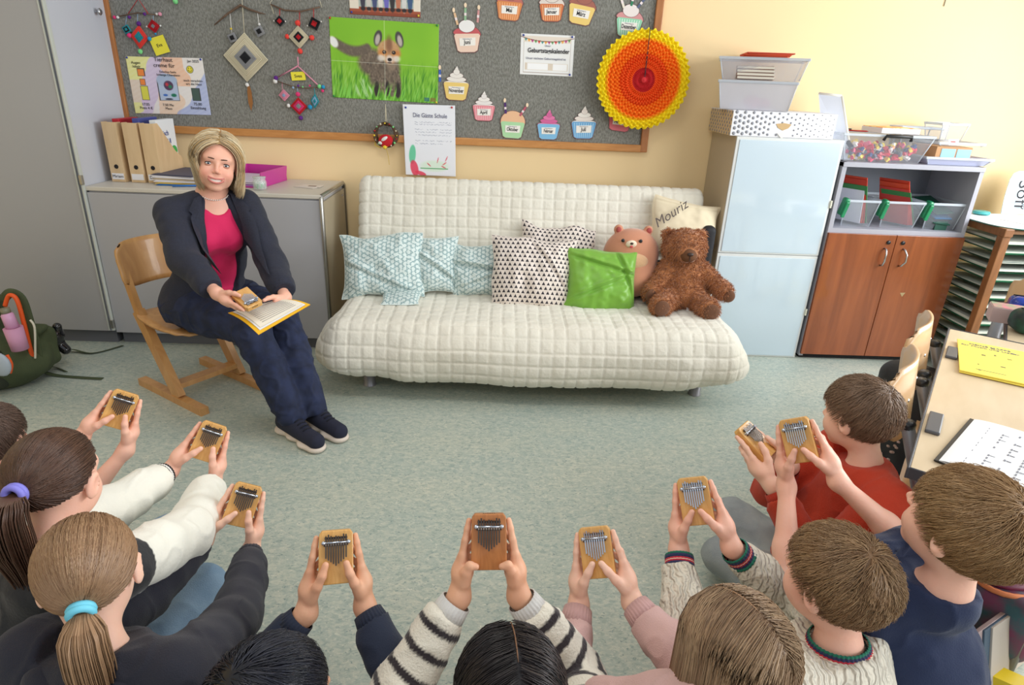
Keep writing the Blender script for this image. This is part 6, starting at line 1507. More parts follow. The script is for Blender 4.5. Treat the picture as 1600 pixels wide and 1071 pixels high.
    hm = attr_mat('hair_dyed' if sum(base) > 150 else 'hair_black', .38 if sum(base) > 150 else .32, spec=.45)
    mkmesh('hair', np.concatenate(VV), np.concatenate(FF), hm, parent, col=np.concatenate(CC), world=True, smooth=True)
    if style == 'tail':
        b = B(); e1 = nrm(np.cross(out, (0, 0, 1))); e2 = np.cross(out, e1)
        for w in (-.005, .003): b.tube([tp_+out*(w+.004)+(math.cos(a)*e1+math.sin(a)*e2)*.017*g for a in np.linspace(0, 2*math.pi, 22)[:-1]], .0065, n=8, closed=True)
        b.out('hair_tie', tiecol, parent, world=True)
# clothes ---------------------------------------------------------------
def limb(s, P, r, seed=0, amp=.10, step=.026, k=.012, jit=.004):
    rng = random.Random(seed); P = [np.array(p, float) for p in P]
    pts = []; rs = []
    for i in range(len(P)-1):
        L = np.linalg.norm(P[i+1]-P[i]); m = max(2, int(L/step))
        for j in range(m+(i == len(P)-2)):
            f = j/m; pts.append(P[i]+(P[i+1]-P[i])*f+np.array([rng.uniform(-jit, jit) for _ in range(3)])*(0 if j == 0 else 1)); rs.append((r[i]+(r[i+1]-r[i])*f)*(1+amp*(1 if len(pts) % 2 else -1)*rng.uniform(.2, 1)))
    for i in range(len(pts)-1): s.cap(pts[i], pts[i+1], rs[i], rs[i+1], k=k)
    return s
def cloth(name, s, mat, parent, h=.0055, wr=.003, seed=0, colfn=None, relaxn=1, freq=16, label=None):
    V, F = s.mesh(h); V = relax(V, F, relaxn); N = vnormals(V, F)
    rg = 1-2*np.abs(vnoise(V*np.array((1, 1, .8))+.01*vnoise(V, 12, seed+5)[:, None], freq*1.15, seed+4))
    V = V+N*(wr*.7*vnoise(V*np.array((1, 1, .75)), freq, seed)+wr*.4*vnoise(V, freq*2.3, seed+1)+wr*.9*(rg**3*(rg > 0)))[:, None]
    return mkmesh(name, V, F, mat, parent, smooth=True, world=True, col=colfn(V) if colfn else None, label=label)
def band(parent, name, c, d, r, bands, ribs=26, flat=1.0, up=(0, 0, 1), mat_names=None, arc=1.0):
    """knitted cuff or collar: stacked rings of colours along d from c"""
    d = nrm(d); a = nrm(np.cross(d, up)); e = np.cross(d, a); n = ribs*4; z = 0
    for (mat, w, r2) in bands:
        b = B(); V = []
        for zz, rr_ in ((z, r), (z, r+.002), (z+w, r2+.002), (z+w, r2)):
            for j in range(n):
                q = 2*math.pi*j/n; rd = rr_*(1+.022*math.cos(q*ribs)); V.append(np.array(c)+d*zz+rd*(math.cos(q)*a+math.sin(q)*e*flat))
        F = [(i*n+j, i*n+(j+1) % n, (i+1)*n+(j+1) % n, (i+1)*n+j) for i in range(3) for j in range(n)]
        b.add(V, F, 0, True); b.out(name, mat, parent, world=True); z += w; r = r2
CL = lambda n, c, **k: M('cloth_'+n, c, k.pop('rough', .85), bump=k.pop('bump', (350, .18)), sheen=k.pop('sheen', .1), **k)

def seg_t(V, A, Bp):
    ba = Bp-A; t = ((V-A)@ba)/(ba@ba); tc_ = np.clip(t, 0, 1); return np.linalg.norm(V-(A+tc_[:, None]*ba), axis=1), t*np.linalg.norm(ba)
def kid(label, hpx, hfwd, kal, g=.93, skin='fair', shirt=None, sleeve='long', arms=(.235, .205), pole=((-.5, -.1, -1), (.5, -.1, -1)), hips=None, hairk=None, klabel='', kk=None, thumbs=(None, None), hup=(0, 0, 1),
        sw=.135, drop=.165, lean=None, legs='cross', pants=None, colfn=None, cuff=None, collar=None, shirtname='sweater', sR=.040, wristup=(0, 0), tr=.105, seed=0, shoulders=None, wr=.003, extra=None, swaps=(None, None), neckr=None, fullbody=True, torso_y=None):
    C = U(*hpx); K0, KR = kal; R = head_frame(hfwd, hup)
    Kf = lambda p: K0+KR@p
    base = np.array((C[0], C[1]-.06, 0)) if hips is None else np.array((hips[0], hips[1], 0))
    root = thing('person', label, 'person', base)
    nb = C+R@(np.array((0, -.035, -.135))*g)      # neck base
    toK = nrm((K0-C)*np.array((1, 1, 0))); rt = np.array((toK[1], -toK[0], 0))
    if shoulders is None: SL, SR_ = nb-rt*sw+np.array((0, 0, -.035)), nb+rt*sw+np.array((0, 0, -.035))
    else: SL, SR_ = [U(*q) for q in shoulders]
    mid = (SL+SR_)/2; pel = np.array((base[0], base[1], .12)) if torso_y is None else np.array(torso_y)
    s = SDF(.02); head_sdf(s, C, R, g)
    nr = neckr or .037*g
    s.cap(C+R@(np.array((0, -.018, -.045))*g), nb, nr, nr*1.12, k=.03); s.cap(nb, mid+np.array((0, 0, -.035)), nr*1.1, .045, k=.02)
    s.cap(mid+np.array((0, 0, -.05)), pel+np.array((0, 0, .02)), .075, .085, k=.04)
    W = []; E = []; SH = (SL, SR_)
    for i, side in enumerate((-1, 1)):
        w, T = hand(s, Kf, side, thumbs[i], wrist=(.060+wristup[0], -.112+wristup[1], -.014)); W.append(w)
        e = ik(SH[i], w, arms[0], arms[1], pole[i]); E.append(e)
        s.cap(mid+np.array((0, 0, -.04)), SH[i]-np.array((0, 0, .012)), .036, .034, k=.02); s.cap(SH[i], e, .036, .030, k=.02)
        s.cap(e, e+(w-e)*.35, .0300, .0295, k=.02); s.cap(e+(w-e)*.35, w, .0295, .0180, k=.02)
    # legs
    toF = nrm((K0-pel)*np.array((1, 1, 0))); rf = np.array((toF[1], -toF[0], 0)); LG = []
    if legs == 'cross':
        for sd in (-1, 1):
            hp = pel+rf*sd*.07-np.array((0, 0, .03)); kn = pel+rf*sd*.20+toF*.20-np.array((0, 0, .03)); an = pel-rf*sd*.05+toF*.27-np.array((0, 0, .07)); LG.append((hp, kn, an))
    elif legs is not None: LG = [[np.array(q, float) for q in l] for l in legs]
    for (hp, kn, an) in LG:
        s.cap(hp, kn, .06, .04, k=.03); s.cap(kn, an, .04, .03, k=.02); fd = nrm((an-kn)*np.array((1, 1, .2))+toF*.1); s.cap(an, an+fd*.07, .028, .02, k=.02)
    fine = []
    lo = np.minimum(K0-.13, K0-.13); fine.append((K0-.115, K0+.115, .0026)); fine.append((C-.12, C+.12, .0034))
    V, F = s.mesh(.0055, fine); V = relax(V, F, 1, .3)
    mkmesh('body', V, F, skinm(skin), root, smooth=True, world=True)
    # eyes
    for sx in (-1, 1):
        for nm, dy, rr_, mt in (('eye', .0625, .0118, M('eye_white', (238, 236, 232), .2)),):
            b = B(); b.sphere(C+R@(np.array((sx*.030, dy, .003))*g), rr_*g, n=14); b.out(nm, mt, root, world=True)
        b = B(); b.sphere(C+R@(np.array((sx*.030, .0705, .003))*g), .0048*g, n=10); b.out('iris', M('iris_brown', (70, 50, 36), .2), root, world=True)
    # shirt
    c = SDF(.03)
    c.cap(mid+np.array((0, 0, -.035)), (mid*.55+pel*.45), tr*.9, tr*.97, k=.08); c.cap((mid*.55+pel*.45), pel+np.array((0, 0, .0)), tr*.97, tr*1.05, k=.08)
    for i in (0, 1):
        c.cap(mid+np.array((0, 0, -.03)), SH[i]-np.array((0, 0, .012)), .066, .052, k=.04)
        w, e = W[i], E[i]; dv = nrm(w-e)
        if sleeve == 'long':
            end = w-dv*(.012+(.75*sum(q_[1] for q_ in cuff) if cuff else 0)); limb(c, [SH[i], e, end], [.054, sR+.004, sR*.80], seed=seed*7+i, amp=.055, k=.022, step=.034, jit=.006)
        else:
            end = SH[i]+(e-SH[i])*.55; dv = nrm(e-SH[i]); limb(c, [SH[i], end+dv*.02], [.056, .052], seed=seed+i, amp=.04)
        c.cut(end, dv, .062)
        if cuff and sleeve == 'long': band(root, 'cuff', end-dv*.008, dv, min(sR*.78, .034), cuff)
    c.cap(nb-np.array((0, 0, .030)), mid, .058, .08, k=.03)
    for q_ in SH: c.cap(nb-np.array((0, 0, .024)), q_, .046, .050, k=.03)
    nd = nrm(C-nb+np.array((0, 0, .05))); c.cut(nb+nd*.004, nd, .092)
    cloth(shirtname, c, shirt, root, seed=seed, wr=wr, colfn=(lambda V_: colfn(V_, SH, E, W, mid, pel)) if colfn else None)
    if collar:
        band(root, 'collar', nb-nd*.010, nd, .060, collar, ribs=44)
    if LG and pants is not None:
        p = SDF(.03); p.cap(pel-rf*.05, pel+rf*.05, .10, .10)
        for i, (hp, kn, an) in enumerate(LG):
            limb(p, [hp, kn, an], [.078, .058, .046], seed=seed+20+i, amp=.06, k=.02, step=.04)
        cloth('trousers', p, pants, root, h=.007, seed=seed+3, wr=.004, freq=12)
        for (hp, kn, an) in LG:
            fd = nrm((an-kn)*np.array((1, 1, .2))+toF*.1); p = SDF(.02); p.cap(an+fd*.01, an+fd*.11, .036, .030); p.ell(an+fd*.06-np.array((0, 0, .01)), (.045, .045, .03)); cloth('sock', p, CL('grey_sock', (120, 120, 126)), root, h=.006, wr=.001)
    if hairk: hair(root, C, R, g, seed=seed, **hairk)
    if extra: extra(root, dict(C=C, R=R, nb=nb, mid=mid, pel=pel, SH=SH, E=E, W=W, g=g, toK=toK, rt=rt))
    kk = kk or {}
    kalimba(klabel, K0, KR, **kk)
    return root
navy = CL('navy', (28, 32, 52)); blackc = CL('black_jersey', (26, 26, 32)); 
jeans = M('pale_denim', (142, 168, 190), .85, var=(14, (118, 146, 172), .5), bump=(300, .25)); gjeans = M('grey_denim', (160, 166, 166), .85, var=(14, (136, 144, 148), .5), bump=(300, .25)); dj = M('dark_denim', (40, 48, 72), .85, var=(20, (32, 38, 60), .5), bump=(300, .25)); gp = CL('grey_jogging', (104, 108, 116))
zk = {'tine': brightst}
D = lambda wpx: .072*FPX/wpx
# ---- P1, behind the varsity girl at the left edge
K = frame_from(187, 640, 1.86, .38, .15, 0)
kid('child with brown hair at the left edge, nearest the backpack, holding a kalimba', (-10, 686, 1.82), (.0, 1, -.10), K, skin='rosy', shirt=blackc, seed=1, g=.92, sleeve='short', arms=(.23, .22),
    hairk=dict(style='short', base=(92, 74, 64), n=2200, length=.06), klabel='kalimba in the hands of the child at the left edge, farthest left of all', pants=dj, thumbs=(TH_IN, None), hips=(-1.55, -2.55))
# ---- P2 varsity jacket girl
white_leather = M('cream_sleeve_cloth', (232, 230, 218), .7, bump=(120, .1), sheen=.2); blk = CL('black_knit', (24, 24, 28)); whk = CL('white_knit', (232, 230, 224))
K = frame_from(325, 690, 1.82, .40, .15, 0)
def varsity(V_, SH, E, W, mid, pel):
    c = np.tile(np.array(lin((24, 25, 30))[:3]), (len(V_), 1)); wc_ = np.array(lin((232, 230, 218))[:3])
    for i in (0, 1):
        d1, t1 = seg_t(V_, SH[i], E[i]); d2, t2 = seg_t(V_, E[i], W[i]); m = ((d1 < .085) & (t1 > .035) & (d1 < np.linalg.norm(V_-mid, axis=1)*.9)) | (d2 < .07); c[m] = wc_
    return c
def jack(root, d):
    nd = nrm(d['C']-d['nb']); band(root, 'striped_collar', d['nb']-nd*.016, nd, .068, [(blk, .008, .067), (whk, .005, .066), (blk, .005, .064), (whk, .005, .062), (blk, .006, .060)], ribs=40)
def vcuff(): return [(blk, .006, .030), (whk, .005, .030), (blk, .005, .030), (whk, .005, .030), (blk, .006, .029)]
kid('girl with dark brown ponytail and lilac hair tie in a black jacket with cream sleeves', (88, 752, 1.30), (-.06, 1, -.30), K, skin='rosy', shirt=attr_mat('varsity_cloth', .75, bump=(150, .12), sheen=.2), shirtname='varsity_jacket', sR=.052, seed=2, g=.96, arms=(.25, .25),
    colfn=varsity, cuff=vcuff(), extra=jack, pants=jeans, wr=.004, thumbs=(TH_IN, None), hips=(-1.0, -2.95), pole=((-.2, .6, -1), (.6, -.3, -.6)),
    legs=[((-1.02, -2.86, .11), onz(262, 838, .16), onz(190, 900, .06)), ((-.94, -2.98, .11), onz(318, 918, .17), onz(235, 960, .06))],
    hairk=dict(style='tail', base=(70, 48, 38), n=3200, tie=(-.05, -.95, -.15), tiecol=M('lilac_elastic', (130, 126, 214), .6), hi=(120, 86, 66), fr=.6), klabel='kalimba held by the girl in the cream sleeved jacket')
# ---- P3 hoodie girl
K = frame_from(379, 789, 1.66, .34, .15, 0)
nh = CL('midnight_fleece', (30, 31, 44), bump=(500, .3))
def hood(root, d):
    h = SDF(.04); nb = d['nb']; bk = -d['toK']
    h.cap(nb+bk*.045-d['rt']*.07-np.array((0, 0, .035)), nb+bk*.085-np.array((0, 0, .06)), .028, .04); h.cap(nb+bk*.045+d['rt']*.07-np.array((0, 0, .035)), nb+bk*.085-np.array((0, 0, .06)), .028, .04)
    h.cap(nb+bk*.08-np.array((0, 0, .07)), nb+bk*.10-np.array((0, 0, .15)), .05, .035)
    for sd in (-1, 1): h.cap(nb+bk*.045+d['rt']*.07*sd-np.array((0, 0, .035)), nb-bk*.03+d['rt']*.075*sd-np.array((0, 0, .045)), .026, .018)
    cloth('hood', h, nh, root, seed=5, wr=.003)
kid('girl with light brown ponytail and turquoise hair tie in a midnight blue hoodie', (140, 898, 1.13), (-.42, .9, -.30), K, skin='fair', shirt=nh, shirtname='hoodie', seed=3, g=.97, arms=(.25, .24), sR=.044, sw=.145,
    cuff=[(nh, .030, .029)], extra=hood, pants=dj, wr=.004, thumbs=(TH_IN, None), hips=(-.78, -3.24), pole=((.1, .3, -1), (.7, -.5, -.6)),
    hairk=dict(style='tail', base=(134, 100, 72), n=3600, tie=(-.0, -.88, -.52), tiecol=M('turquoise_elastic', (110, 200, 224), .6), hi=(190, 156, 120), fr=.6, nape=-.82), klabel='kalimba held by the girl in the midnight blue hoodie')
# ---- P4 dark haired boy
K = frame_from(525, 870, 1.34, .0, .16, 0)
kid('black-haired boy in a dark blue sweater at the bottom left of centre', (424, 1094, 1.02), (.85, .75, -.12), K, skin='tan', shirt=CL('ink_blue', (26, 36, 58)), seed=4, g=.95, arms=(.24, .22), sR=.042,
    cuff=[(CL('ink_blue_rib', (24, 33, 54)), .030, .028)], pants=dj, hips=(-.36, -3.42), pole=((-.7, 0, -.8), (.8, -.2, -.7)),
    hairk=dict(style='short', base=(20, 20, 26), n=3400, length=.085, lift=.8, hi=(60, 62, 76), vary=.3, fr=.5), klabel='kalimba held by the black-haired boy in dark blue')
# ---- P5 striped sweater girl
K = frame_from(764, 846, 1.27, .0, .20, 0)
def stripes(V_, SH, E, W, mid, pel):
    wc_ = np.array(lin((228, 222, 206))[:3]); bc2 = np.array(lin((44, 36, 40))[:3]); c = np.tile(wc_, (len(V_), 1))
    best = np.full(len(V_), 9.0); tt = np.zeros(len(V_))
    for i in (0, 1):
        L2 = np.linalg.norm(W[i]-E[i]); d2, t2 = seg_t(V_, W[i], E[i]); d1, t1 = seg_t(V_, E[i], SH[i])
        m = d2 < best; best = np.where(m, d2, best); tt = np.where(m, t2, tt); m = d1 < best-.004; best = np.where(m, d1, best); tt = np.where(m, L2+t1, tt)
    tor = best > .075; tt = np.where(tor, (mid[2]-V_[:, 2])+.02, tt)
    ph = ((tt-.040)/.049) % 1; dist = np.abs(ph-.5)*.049; k = 1-sm(dist, .0068, .0088); k = k*(tt > .052)
    return c*(1-k[:, None])+bc2*k[:, None]
kid('girl with black centre-parted hair in a cream and black striped sweater', (796, 1082, 1.0), (K[0]-U(796, 1082, 1.0))*np.array((.8, 1, .25)), K, skin='tan', shirt=attr_mat('striped_knit', .9, bump=(220, .4), sheen=.2), seed=5, g=.95, arms=(.25, .23), sR=.046, colfn=stripes,
    cuff=[(CL('pale_grey_rib', (206, 204, 200)), .036, .030)], pants=dj, thumbs=(TH_LOW, TH_LOW), hips=(.03, -3.42), pole=((-.62, -.15, -.8), (.62, -.15, -.8)), wr=.005,
    hairk=dict(style='long', base=(28, 24, 26), n=4600, length=.30, part=.06, hi=(70, 60, 58), vary=.3, fr=.62, partc=(120, 84, 58)), klabel='darker brown kalimba held by the girl in the striped sweater', kk=dict(wd=amberw, logo=True))
# ---- P6 pink sweatshirt girl
K = frame_from(933, 863, 1.40, -.14, .12, .18)
pk_ = CL('dusty_pink', (206, 168, 162), bump=(420, .3))
kid('girl with long light brown hair in a dusty pink sweatshirt', (1143, 1018, 1.07), (K[0]-U(1143, 1018, 1.07))*np.array((1, 1, .25)), K, skin='fair', shirt=pk_, seed=6, g=.96, arms=(.25, .23), sR=.046,
    cuff=[(CL('dusty_pink_rib', (196, 156, 152)), .040, .029)], pants=gp, thumbs=(TH_IN, TH_IN), hips=(.46, -3.36), pole=((-.8, 0, -.7), (.3, .2, -1)), wr=.004, shoulders=((1050, 1110, 1.10), (1220, 1150, .98)),
    hairk=dict(style='long', base=(140, 110, 84), n=7500, length=.36, part=.03, hi=(206, 176, 140), vary=.3, fr=.62), klabel='kalimba with bright tines held by the girl in dusty pink', kk=zk)
# ---- P7 cable knit boy
K = frame_from(1087, 783, 1.48, -.17, .12, .12)
cab = M('cream_cable_knit', (226, 218, 200), .9, sheen=.2); nt = cab.node_tree
tcn = nt.nodes.new('ShaderNodeTexCoord'); wv = nt.nodes.new('ShaderNodeTexWave'); wv.inputs['Scale'].default_value = 22; wv.inputs['Distortion'].default_value = 7; wv.inputs['Detail Scale'].default_value = 1.6
bp = nt.nodes.new('ShaderNodeBump'); bp.inputs['Strength'].default_value = .9; bp.inputs['Distance'].default_value = .006
nt.links.new(tcn.outputs['Object'], wv.inputs[0]); nt.links.new(wv.outputs['Fac'], bp.inputs['Height']); nt.links.new(bp.outputs[0], nt.nodes['Principled BSDF'].inputs['Normal'])
kg, kn_, kr, kw = CL('knit_green', (20, 110, 88)), CL('knit_navy', (40, 44, 84)), CL('knit_red', (196, 36, 60)), CL('knit_pale', (236, 206, 180))
ckb = [(kg, .006, .031), (kn_, .007, .031), (kr, .0035, .031), (kw, .002, .031), (kr, .0035, .031), (kn_, .008, .031), (kg, .005, .030)]
col7 = [(kg, .005, .059), (kn_, .005, .057), (kr, .003, .056), (kw, .002, .055), (kr, .003, .054), (kn_, .005, .052), (kg, .004, .050)]
def undershirt(root, d):
    nd = nrm(d['C']-d['nb']); band(root, 'undershirt_collar', d['nb']-nd*.004, nd, .050, [(CL('dark_green_shirt', (22, 44, 44)), .012, .046)], ribs=30)
kid('boy in a cream cable-knit sweater with green, navy and red collar', (1305, 908, 1.19), (K[0]-U(1305, 908, 1.19))*np.array((1, 1, .35)), K, skin='rosy', shirt=cab, seed=7, g=.96, arms=(.25, .23), sR=.045, tr=.115,
    cuff=ckb, collar=col7, extra=undershirt, pants=dj, thumbs=(TH_IN, TH_IN), hips=(.76, -3.20), pole=((-.6, .0, -1), (.5, .3, -.8)), wr=.004,
    hairk=dict(style='short', base=(138, 106, 76), n=4200, length=.05, hi=(196, 164, 124), lift=1.2), klabel='kalimba held by the boy in the cream cable-knit sweater', kk=zk)
# ---- P8 red sweatshirt boy
K = frame_from(1180, 690, 1.74, -.75, .05, -.95)
redc = CL('brick_red', (190, 58, 30), bump=(420, .3))
kid('boy in a brick red sweatshirt and grey jeans sitting by the desk', (1342, 650, 1.72), (-.5, .85, -.15), K, skin='fair', shirt=redc, seed=8, g=.95, arms=(.24, .22), sR=.042,
    cuff=[(CL('brick_red_rib', (176, 48, 26)), .026, .028)], pants=gjeans, hips=(.98, -2.44), pole=((-.1, -.6, -1), (-.1, .6, -1)), wr=.004,
    legs=[((.96, -2.38, .12), onz(1142, 806, .16), onz(1225, 850, .06)), ((.94, -2.54, .12), onz(1128, 868, .11), onz(1215, 900, .06))],
    hairk=dict(style='short', base=(126, 100, 80), n=3200, length=.05, hi=(170, 142, 116), lift=1.2), klabel='kalimba seen from its side, held by the boy in brick red')
# ---- P9 navy T-shirt boy
K = frame_from(1248, 688, 1.56, -.24, .10, .22)
kid('boy in a navy T-shirt with bare arms, at the right beside the desk', (1508, 824, 1.15), (K[0]-U(1508, 824, 1.15))*np.array((1, 1, .25))+np.array((-.1, 0, .12)), K, skin='rosy', shirt=CL('navy_tee', (24, 38, 72), wr=0) if False else CL('navy_tee', (24, 38, 72)), seed=9, g=.99, arms=(.24, .235), sR=.05, sleeve='short', tr=.115,
    pants=dj, hips=(.93, -3.10), pole=((-.3, -.2, -1), (.6, .1, -.5)), thumbs=(TH_IN, TH_IN), shoulders=((1356, 948, 1.27), (1428, 868, 1.31)), wr=.004, torso_y=U(1452, 1150, 1.34),
    hairk=dict(style='short', base=(144, 110, 74), n=5000, length=.07, hi=(206, 172, 128), lift=1.3), klabel='kalimba held high by the boy in the navy T-shirt', kk=zk)

# ---- the woman on the chair
root = thing('person', 'smiling woman with blond bob in navy blazer and pink top on a wooden chair', 'person', (-1.36, -1.10, 0))
C = U(339, 257, 2.68); fw_ = nrm((CAM-C)*np.array((1, 1, .55))); R = head_frame(fw_, (.22, 0, 1)); g = 1.06
nb = np.array((-1.262, -1.125, 1.000)); SRw, SLw = np.array((-1.405, -1.235, .93)), np.array((-1.150, -1.06, .945)); mid = (SRw+SLw)/2
pel = np.array((-1.37, -1.10, .50)); sh = nrm((SLw-SRw)*np.array((1, 1, 0))); ff = np.array((sh[1], -sh[0], 0.)); TR = np.stack([sh, ff, (0, 0, 1)], 1)
def tq(p, a, b_, z): return np.array(p)+sh*a+ff*b_+np.array((0, 0, z))
# kalimba in her right hand
kc = U(386, 468, 2.44); kz = nrm((.10, -.42, 1)); ky = nrm(np.array((.72, -.66, -.05))); ky = nrm(ky-kz*(ky@kz)); kx = np.cross(ky, kz); KRw = np.stack([kx, ky, kz], 1)
# left hand on the folder
lz = nrm((.1, -.25, 1)); ly = nrm(np.array((-.18, -.95, -.30))); ly = nrm(ly-lz*(ly@lz)); lx = np.cross(ly, lz); LR = np.stack([lx, ly, lz], 1); pc = U(431, 473, 2.57); lo = pc-LR@np.array((-.053, -.045, 0))
s = SDF(.02); head_sdf(s, C, R, g)
def hq(x, y, z): return C+R@(np.array((x, y, z))*g)
for sx in (-1, 1): s.ell(hq(sx*.034, .064, -.032), np.array((.012, .014, .012))*g, k=.025)    # raised smiling cheeks
s.ell(hq(0, .084, -.0575), np.array((.024, .010, .0065))*g, R=R, k=.004, sub=True)
for i in range(8):
    a0, a1 = -.0275+.055*i/8, -.0275+.055*(i+1)/8
    up = lambda a: hq(a, .0895-9*a*a, -.0500+5.5*a*a-(.0015 if abs(a) < .003 else 0)); dn = lambda a: hq(a, .0885-9*a*a, -.0665+14*a*a)
    s.cap(up(a0), up(a1), .0032, .0032, k=.003); s.cap(dn(a0), dn(a1), .0040*(1-abs(a0)*12), .0040*(1-abs(a1)*12), k=.003)
s.cap(hq(0, -.018, -.045), nb, .047, .054, k=.03); s.cap(nb, mid, .055, .07, k=.05)
s.ell(tq(mid, 0, .0, -.06), (.145, .085, .10), R=TR, k=.04); s.ell(tq((-1.315, -1.12, .70), 0, 0, 0), (.125, .085, .14), R=TR, k=.06); s.ell(pel, (.15, .11, .10), R=TR, k=.06)
Ws = []; Es = []
w1, _ = hand(s, lambda p: kc+KRw@p, 1, scale=1.08); w2, _ = hand(s, lambda p: lo+LR@p, -1, scale=1.05)
for S_, w, pole, l in ((SRw, w1, (-1, .1, -.35), (.28, .26)), (SLw, w2, (.12, .5, -1), (.255, .235))):
    e = ik(S_, w, l[0], l[1], pole); Ws.append(w); Es.append(e); s.cap(mid, S_, .055, .045, k=.03); s.cap(S_, e, .042, .034, k=.02); s.cap(e, w, .034, .021, k=.02)
hips = (np.array((-1.44, -1.20, .49)), np.array((-1.28, -1.01, .49))); knees = (np.array((-1.07, -1.37, .465)), np.array((-.99, -1.20, .465))); anks = (np.array((-.885, -1.50, .10)), np.array((-.805, -1.43, .10)))
feet = [(onz(455, 672, .03), onz(486, 690, .03)), (onz(492, 657, .03), onz(520, 673, .03))]
for h_, k_, a_, (h0, t0) in zip(hips, knees, anks, feet): s.cap(h_, k_, .07, .05, k=.04); s.cap(k_, a_, .045, .03, k=.03); s.cap(a_, h0+np.array((0, 0, .01)), .028, .024, k=.02); s.cap(h0+np.array((0, 0, .01)), t0, .026, .02, k=.02)
V, F = s.mesh(.0060, [(C-.125, C+.125, .0022), (kc-.12, kc+.12, .003), (pc-.10, pc+.10, .003)]); V = relax(V, F, 1, .25)
H = (V-C)@R/g; base = np.array(lin((234, 178, 154))[:3]); col = np.tile(base, (len(V), 1))
def addc(w, c):
    global col
    col = col*(1-w[:, None])+np.array(lin(c)[:3])*w[:, None]
for sx in (-1, 1): addc(.40*np.exp(-(((H[:, 0]-sx*.042)/.020)**2+((H[:, 2]+.036)/.018)**2))*(H[:, 1] > .02), (226, 128, 112))
addc(.35*np.exp(-((H[:, 0]/.012)**2+((H[:, 2]+.020)/.012)**2))*(H[:, 1] > .07), (224, 134, 118))
lipw = (np.exp(-(((np.abs(H[:, 2]+.0505-5.5*H[:, 0]**2))/.0034)**2)**1.5)+np.exp(-(((np.abs(H[:, 2]+.0670-14*H[:, 0]**2))/.0044)**2)**1.5))*(np.abs(H[:, 0]) < .030)*(H[:, 1] > .06)
addc(np.clip(lipw, 0, 1)*.75, (186, 84, 88))
for sx in (-1, 1): addc(.30*np.exp(-(((H[:, 0]-sx*.030)/.018)**2+((H[:, 2]-.010)/.012)**2))*(H[:, 1] > .05), (186, 128, 112))
mkmesh('body', V, F, attr_mat('skin_blushed', .45, bump=(180, .05), subs=.12, spec=.4), root, smooth=True, world=True, col=col)
irm = M('iris_grey_blue', (96, 120, 136), .15); pup = M('pupil_black', (16, 16, 18), .1); ew = M('eye_white_soft', (216, 208, 204), .25); brow = M('brown_brow', (88, 60, 44), .8); lash = M('dark_lash', (34, 24, 22), .7)
for sx in (-1, 1):
    ec = np.array((sx*.0315, .0665, .004)); b = B(); b.sphere(hq(*ec), .0130*g, n=20); b.out('eye', ew, root, world=True)
    b = B(); b.sphere(hq(ec[0], ec[1]+.0082, ec[2]-.0004), np.array((.0072, .0050, .0072))*g, n=16, R=R); b.out('iris', irm, root, world=True)
    b = B(); b.sphere(hq(ec[0], ec[1]+.0118, ec[2]-.0004), np.array((.0034, .0022, .0034))*g, n=12, R=R); b.out('pupil', pup, root, world=True)
    lid = []; lo_ = []; 
    for a in np.linspace(-1, 1, 11):
        th_ = a*.95; x = ec[0]+.0156*math.sin(th_); y = ec[1]+.0118*math.cos(th_); lid.append(hq(x, y, ec[2]+.0060*(1-a*a)**.7-.0006)); lo_.append(hq(x, y-.0002, ec[2]-.0045*(1-a*a)**.7-.0006))
    lids = []
    for a in np.linspace(-1, 1, 15):
        for t_ in np.linspace(0, 1, 5):
            th_ = a*.98; z0 = ec[2]+.0057*(1-a*a)**.7; zz = z0+(.0085)*t_*(1-.3*a*a); yy = ec[1]+.0130*math.cos(th_)*math.cos(t_*.7); lids.append(hq(ec[0]+.0160*math.sin(th_), yy, zz))
    b = B(); b.grid(np.array(lids).reshape(15, 5, 3)); 
    lids = []
    for a in np.linspace(-1, 1, 15):
        for t_ in np.linspace(0, 1, 4):
            th_ = a*.98; z0 = ec[2]-.0046*(1-a*a)**.7; zz = z0-.007*t_*(1-.3*a*a); yy = ec[1]+.0128*math.cos(th_)*math.cos(t_*.7); lids.append(hq(ec[0]+.0160*math.sin(th_), yy, zz))
    b.grid(np.array(lids).reshape(15, 4, 3)); b.out('eyelid', M('eyelid_skin', (196, 136, 114), .5), root, world=True)
    b = B(); b.tube(lid, [.0009, .0016, .0020, .0022, .0023, .0023, .0023, .0022, .0020, .0017, .0010], n=6); b.out('eyelash', lash, root, world=True)
    b = B(); b.tube(lo_, [.0004]+[.0008]*9+[.0004], n=5); b.out('lower_eyelash', brow, root, world=True)
    bp_ = [hq(sx*x, y, z) for x, y, z in ((.012, .0880, .0238), (.021, .0865, .0250), (.032, .081, .0256), (.043, .071, .0238), (.051, .059, .0190))]
    b = B(); b.tube(bp_, [.0018, .0026, .0026, .0020, .0007], n=8); b.out('eyebrow', brow, root, world=True)
b = B()
P = np.array([[hq(a, .0845-9*a*a, z) for z in np.linspace(-.0515+5.5*a*a, -.0645+12*a*a, 3)] for a in np.linspace(-.0225, .0225, 15)]); b.grid(P); b.out('teeth', M('teeth_white', (244, 240, 232), .25), root, world=True)
hair(root, C, R, g, 'bob', (212, 176, 120), hw=.75, seed=33, n=6500, length=.142, part=-.022, hi=(255, 250, 226), vary=.34, fr=.60, lift=2.7, rad=.001, nape=-.6, side=-.0)
